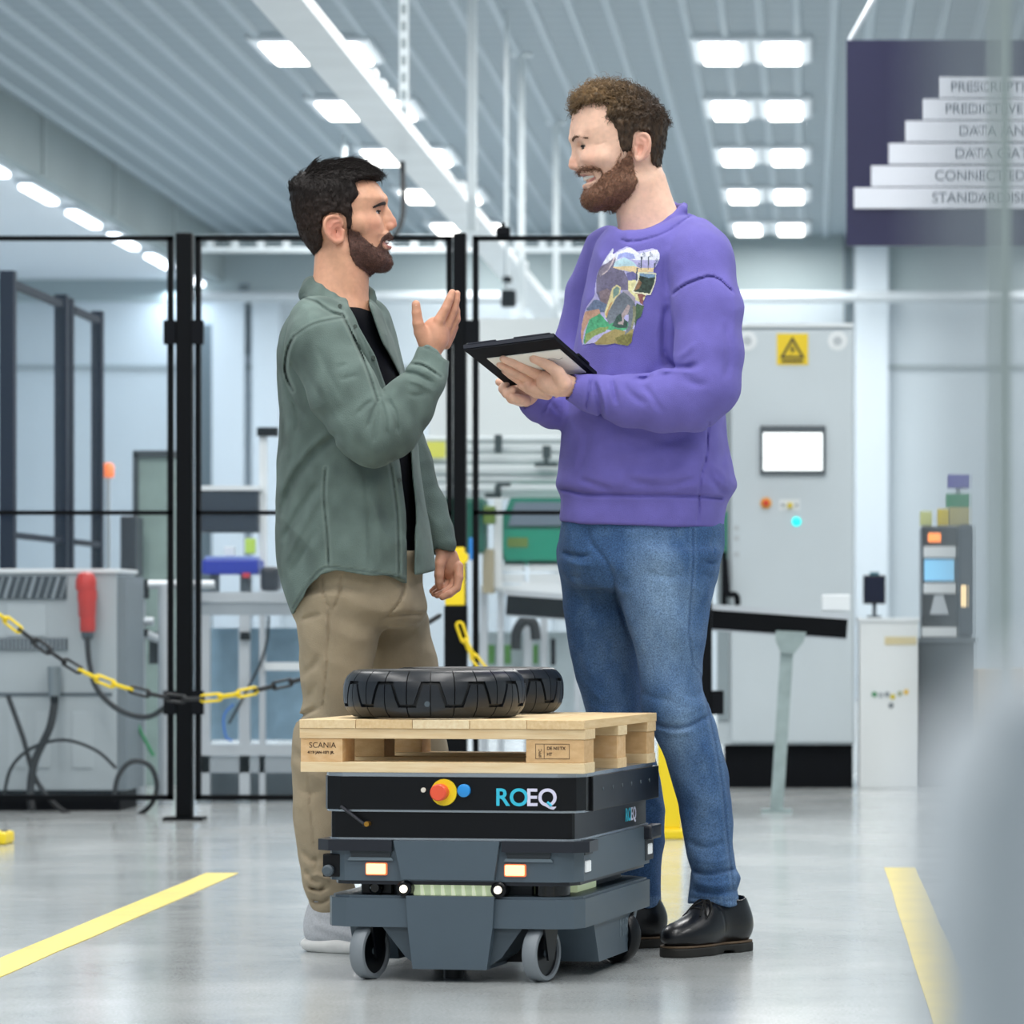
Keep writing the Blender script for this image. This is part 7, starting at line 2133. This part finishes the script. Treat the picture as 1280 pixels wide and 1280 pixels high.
        for ln in ([(866, 660), (867, 700), (864, 740), (861, 790), (866, 830), (876, 842), (884, 880), (895, 930), (904, 985), (910, 1050), (917, 1110)],):
            dd = seg_dist2(px, py, ln)
            s = (0.14 * np.exp(-((dd - 3.0) / 1.8) ** 2))[:, None]
            c = c * (1 - s) + pale * s
            s = (0.45 * np.exp(-(dd / 1.3) ** 2))[:, None]
            c = c * (1 - s) + dark * s
        return c
    garment('jeans', J, (-0.66, PY0 - 0.24, 0.06), (-0.12, PY0 + 0.34, 1.02), 0.0042, dn, person, tint=jtint)
    # stitching, pocket and belt loop
    # ---- black derby shoes
    lea = mat('black_leather', '#080a10', 0.34, var=0.2, scale=30, bump=0.08, bscale=300, coat=0.15, spec=0.4)
    sole_m = mat('dark_sole', '#1c1b18', 0.7)
    welt_m = mat('brown_welt', '#5b4a38', 0.75, var=0.2, scale=120)
    lace_m = mat('black_lace', '#0b0b0d', 0.8)
    for (px, dy, ang, sx) in [(936, 0.05, 180 + 50, 1), (835, 0.13, 180 + 14, -1)]:
        base = Vector(PP(px, 780, dy)); base.z = 0
        M = Matrix.Translation(base) @ Matrix.Rotation(R(ang), 4, 'Z')
        Mi = np.array(M.inverted())
        def loc(P): return P @ Mi[:3, :3].T + Mi[:3, 3]
        u = SDF()
        u.u(ell((0.048, 0, 0.062), (0.046, 0.035, 0.052))); u.u(cap((0.05, 0, 0.06), (0.056, 0, 0.105), 0.036, 0.034), 0.02)
        u.u(ell((0.13, 0, 0.062), (0.072, 0.038, 0.048)), 0.04); u.u(ell((0.213, 0.004 * sx, 0.046), (0.076, 0.0475, 0.035)), 0.045); u.u(cap((0.08, 0, 0.10), (0.15, 0, 0.088), 0.022, 0.022), 0.03)
        u.s(cap((0.062, 0, 0.125), (0.064, 0, 0.16), 0.030, 0.036), 0.004)
        def post(P, d):
            q = P
            d = d + 0.0012 * np.exp(-((q[:, 0] - 0.148 - 1.6 * np.abs(q[:, 1]) ** 1.2 * 0 + 0.55 * np.abs(q[:, 1])) / 0.0035) ** 2) * (q[:, 2] > 0.05)
            d = d + 0.0010 * np.exp(-((np.abs(q[:, 1]) - 0.010) / 0.002) ** 2) * (q[:, 0] > 0.09) * (q[:, 0] < 0.155) * (q[:, 2] > 0.07)
            return np.maximum(d, 0.024 - q[:, 2])
        u.post.append(post)
        U = SDF(); U.u(func(lambda P, u=u: u.ev(loc(P)), np.array(M @ Vector((0.14, 0, 0.06))), 0.25))
        o, V, F = garment('derby_shoe', U, np.array([base.x - 0.32, base.y - 0.32, 0.0]), np.array([base.x + 0.32, base.y + 0.32, 0.16]), 0.0026, lea, person, label='black leather derby shoe')
        inv = np.array(rootmat(person).inverted())
        def outline(P, grow):
            a = np.hypot(np.maximum(np.abs(P[:, 0] - 0.055) - 0.016, 0), P[:, 1]) - (0.036 + grow)
            b = np.linalg.norm(np.stack([np.maximum(np.abs(P[:, 0] - 0.212) - 0.026, 0), P[:, 1] - 0.003 * sx], 1), axis=1) - (0.0455 + grow)
            c = np.hypot(np.maximum(np.abs(P[:, 0] - 0.135) - 0.05, 0), P[:, 1]) - (0.034 + grow)
            return smin(smin(a, b, 0.03), c, 0.03)
        for nm_, z0, z1, gr, mm in (('sole', 0.0, 0.0205, -0.0005, sole_m), ('welt', 0.020, 0.0255, -0.0012, welt_m)):
            def f(P, z0=z0, z1=z1, gr=gr, nm_=nm_):
                q = loc(P)
                d = smax(outline(q, gr), np.abs(q[:, 2] - (z0 + z1) / 2) - (z1 - z0) / 2, 0.002)
                if nm_ == 'sole':
                    d = np.maximum(d, -np.maximum(np.abs(q[:, 0] - 0.108) - 0.016, q[:, 2] - 0.007))
                return d
            Q = SDF(); Q.u(func(f, np.array(M @ Vector((0.14, 0, 0.015))), 0.25))
            V2, F2 = polygonise(Q, np.array([base.x - 0.32, base.y - 0.32, -0.02]), np.array([base.x + 0.32, base.y + 0.32, 0.05]), 0.003)
            V2[:, 2] = np.maximum(V2[:, 2], 0.0004)
            link_mesh(nm_, np_mesh(nm_, V2 @ inv[:3, :3].T + inv[:3, 3], F2), mm, o)
        m = MB()
        LW = lambda *p: M @ Vector(p)
        def zt(x, y):
            zs = np.arange(0.17, 0.03, -0.001)
            d = u.ev(np.stack([np.full(len(zs), x), np.full(len(zs), y), zs], 1).astype(F32))
            return float(zs[np.argmax(d < 0)])
        def S_(x, y, o=0.0015): return LW(x, y, zt(x, y) + o)
        for k in range(4):
            x = 0.142 + 0.012 * k
            m.tube([S_(x, -0.019), S_(x + 0.003, -0.008), S_(x + 0.003, 0.008), S_(x, 0.019)], 0.0019, 6)
        for sg in (1, -1):
            m.tube(catmull([S_(0.150, 0, 0.004), S_(0.153, 0.016 * sg, 0.008), S_(0.164, 0.032 * sg, 0.010), S_(0.182, 0.036 * sg, 0.006), S_(0.174, 0.022 * sg, 0.004), S_(0.153, 0.002 * sg, 0.004)], 5), 0.0018, 6)
            m.tube(catmull([S_(0.150, 0, 0.004), S_(0.172, 0.012 * sg, 0.003), S_(0.196, 0.026 * sg, 0.002)], 5), 0.0017, 6)
        m.build('laces', lace_m, o)
    return person
def make_print(V, F, person, sw):
    """the printed picture on the chest: a thin sheet laid on the cloth, coloured like the print"""
    def z(*p): return [(710 + a / 8.533, 290 + b / 8.533) for a, b in p]
    shape = z((490, 165), (480, 235), (540, 190), (620, 152), (680, 165), (740, 208), (820, 190), (900, 172), (955, 190), (980, 230), (975, 300), (945, 360), (915, 400), (910, 425), (945, 440), (935, 540), (885, 672), (830, 680), (800, 760), (815, 790), (780, 905), (740, 930),
              (715, 1010), (690, 1100), (680, 1180), (640, 1215), (560, 1205), (500, 1190), (400, 1210), (300, 1205), (280, 1185), (180, 1200), (150, 1205), (135, 1100), (145, 980), (175, 850), (200, 790), (280, 680), (290, 560), (310, 440), (360, 345), (410, 260), (470, 175))
    xs = np.arange(724, 828, 0.75); ys = np.arange(306, 434, 0.75)
    gx, gy = np.meshgrid(xs, ys, indexing='ij')
    px, py = proj(V)
    inr = (px > 712) & (px < 840) & (py > 295) & (py < 446) & (V[:, 1] < PY0 + 0.08)
    fs = F[inr[F].all(1)]
    used, ix = np.unique(fs, return_inverse=True)
    from mathutils.bvhtree import BVHTree
    bvh = BVHTree.FromPolygons([tuple(map(float, q)) for q in V[used]], [tuple(map(int, q)) for q in ix.reshape(-1, 4)])
    Hm = np.full(gx.shape, np.nan)
    o0 = Vector((0, 0, CH))
    for i in range(gx.shape[0]):
        for j in range(gx.shape[1]):
            dv = Vector(((gx[i, j] - VPX) / FPX, 1.0, (VPY - gy[i, j]) / FPX))
            hit = bvh.ray_cast(o0, dv)
            if hit[0] is not None: Hm[i, j] = hit[0].y
    Hm = np.where(np.isnan(Hm), np.nanmean(Hm), Hm)
    for _ in range(2):
        pad = np.pad(Hm, 1, mode='edge')
        Hm = np.mean([pad[1 + a:pad.shape[0] - 1 + a, 1 + b:pad.shape[1] - 1 + b] for a in (-1, 0, 1) for b in (-1, 0, 1)], axis=0)
    Hm = Hm - 0.0014
    P = np.stack([(gx - VPX) * Hm / FPX, Hm, CH + (VPY - gy) * Hm / FPX], -1)
    fx, fy = gx.ravel(), gy.ravel()
    rg = np.random.default_rng(5)
    C = np.zeros((fx.size, 3))
    def fill(c, poly=None, soft=0.0, noise=0.0):
        m = np.ones(fx.size, bool) if poly is None else in_poly(fx, fy, z(*poly))
        col = np.array(lin(c))
        n = (1 + noise * vnoise(np.stack([fx, fy, fx * 0], 1), (0.5, 0.5, 1), len(c) + (len(poly) if poly else 0)))[:, None]
        C[m] = (col * n)[m]
    fill('#b9b6e2', None, 0, 0.1)
    fill('#e3e6f5', [(490, 165), (480, 240), (560, 200), (650, 165), (700, 190), (760, 230), (980, 180), (980, 300), (700, 300), (600, 250), (500, 330), (400, 340), (360, 345)], 0, 0.15)
    fill('#9aa4dc', [(540, 235), (620, 215), (700, 235), (720, 290), (650, 290), (590, 260), (520, 300)])
    fill('#bfe0ec', [(500, 320), (600, 270), (700, 320), (740, 370), (600, 370), (480, 380)])
    fill('#f1d9a8', [(480, 372), (700, 360), (760, 380), (915, 380), (910, 425), (740, 445), (600, 410), (480, 392)])
    fill('#7472a8', [(620, 440), (690, 420), (740, 450), (760, 520), (640, 520)], 0, 0.2)
    fill('#ded9a4', [(640, 520), (720, 510), (840, 680), (800, 760), (700, 720), (640, 640)], 0, 0.2)
    fill('#8c5a58', [(700, 650), (740, 660), (770, 760), (815, 790), (800, 700), (830, 680), (790, 660)], 0, 0.3)
    fill('#4f6a52', [(730, 760), (815, 790), (780, 905), (715, 1000), (700, 900)], 0, 0.4)
    fill('#6f7f9c', [(190, 830), (280, 720), (420, 740), (420, 860), (250, 850)], 0, 0.3)
    fill('#c29a84', [(130, 1100), (145, 980), (180, 850), (330, 820), (350, 870), (230, 930), (170, 1060), (150, 1200)], 0, 0.15)
    fill('#4fa579', [(230, 930), (340, 870), (420, 960), (640, 960), (690, 1020), (560, 1060), (400, 1040), (280, 1100), (180, 1200), (165, 1170), (190, 1050)], 0, 0.35)
    fill('#8aa060', [(190, 1090), (330, 1020), (440, 1010), (400, 1060), (280, 1110), (180, 1195)], 0, 0.3)
    fill('#a0925f', [(280, 1185), (380, 1090), (500, 1035), (620, 1060), (700, 1030), (690, 1120), (680, 1180), (640, 1215), (540, 1200), (420, 1205), (300, 1205)], 0, 0.2)
    fill('#7d7a45', [(500, 1130), (600, 1090), (690, 1080), (680, 1180), (640, 1215), (540, 1200)], 0, 0.3)
    # large animal: body, head, ear
    fill('#76718c', [(300, 500), (340, 370), (420, 330), (500, 265), (510, 290), (480, 380), (600, 420), (640, 500), (640, 620), (560, 620), (480, 620), (420, 780), (340, 730), (300, 640)], 0, 0.22)
    fill('#92899b', [(330, 420), (400, 350), (480, 300), (430, 400), (380, 450), (340, 480)], 0, 0.15)
    fill('#8f7f88', [(330, 640), (420, 600), (470, 640), (420, 770), (350, 740)], 0, 0.2)
    fill('#d9c9cc', [(488, 272), (508, 262), (470, 350), (420, 420), (370, 460), (360, 452), (430, 400)])
    # small animal
    fill('#e7dca6', [(390, 860), (430, 740), (470, 600), (520, 560), (565, 590), (555, 660), (500, 720), (440, 850), (420, 930), (400, 915)])
    fill('#84a197', [(480, 620), (520, 580), (550, 600), (540, 660), (480, 710)], 0, 0.15)
    fill('#757d88', [(430, 850), (520, 690), (600, 630), (690, 690), (725, 800), (720, 930), (680, 1040), (600, 1100), (640, 1000), (650, 880), (560, 880), (500, 960), (440, 985), (405, 920)], 0, 0.25)
    fill('#a9a3b4', [(570, 625), (640, 625), (720, 700), (715, 760), (650, 680)], 0, 0.1)
    fill('#8d8f74', [(690, 780), (725, 800), (720, 930), (690, 1020), (660, 1060), (690, 920)], 0, 0.3)
    fill('#3d5650', [(520, 900), (560, 870), (600, 930), (640, 960), (630, 1020), (520, 1020), (470, 1000)], 0, 0.4)
    fill('#b5a5a6', [(570, 880), (640, 770), (665, 790), (640, 870), (600, 900), (590, 990), (530, 980), (540, 960), (580, 950)], 0, 0.1)
    fill('#c9a06f', [(400, 880), (450, 760), (480, 740), (430, 850), (415, 910)])
    # little trees and the framed inset
    for cx, cy in ((790, 250), (865, 250), (740, 370), (930, 320)):
        for k in range(5):
            a = -0.4 + 0.35 * k
            fill('#5a6a86', [(cx, cy + 20), (cx + 45 * math.cos(a - 0.9), cy + 45 * math.sin(a - 0.9)), (cx + 40 * math.cos(a - 0.7), cy + 40 * math.sin(a - 0.7))])
        fill('#4f586a', [(cx - 12, cy + 10), (cx + 4, cy + 10), (cx - 6, cy + 150), (cx - 14, cy + 150)])
    fill('#e9e8cc', [(745, 425), (945, 437), (935, 540), (885, 672), (700, 650), (680, 640), (745, 500)])
    fill('#36463f', [(765, 440), (932, 452), (922, 540), (872, 658), (715, 636), (700, 630), (757, 505)], 0, 0.6)
    fill('#7fa0bd', [(765, 440), (932, 452), (928, 480), (860, 490), (765, 465)], 0, 0.3)
    fill('#8a6a50', [(757, 505), (790, 540), (760, 600), (705, 632)], 0, 0.4)
    C *= (1 + 0.16 * vnoise(np.stack([fx, fy, fx * 0], 1), (0.9, 0.9, 1), 2) + 0.10 * vnoise(np.stack([fx, fy, fx * 0], 1), (0.25, 0.25, 1), 4))[:, None]
    C = np.clip(C * 0.93, 0, 1)
    keep = (poly_sd(fx, fy, shape) < 0.2).reshape(gx.shape)
    nI, nJ = gx.shape
    idx = np.arange(nI * nJ).reshape(nI, nJ)
    cellk = keep[:-1, :-1] & keep[1:, :-1] & keep[:-1, 1:] & keep[1:, 1:]
    Q = np.stack([idx[:-1, :-1], idx[:-1, 1:], idx[1:, 1:], idx[1:, :-1]], -1)[cellk]
    used, invx = np.unique(Q, return_inverse=True)
    inv = np.array(rootmat(sw).inverted())
    Pv = P.reshape(-1, 3)[used]
    link_mesh('chest_print', np_mesh('chest_print', Pv @ inv[:3, :3].T + inv[:3, 3], invx.reshape(-1, 4), True, C[used]),
              mat('print_ink', '#808080', 0.75, attr='tint'), sw, 'faded colour print of two animals in a landscape')
build_tablet()
MAN_A = build_man_green()
MAN_B = build_man_purple()
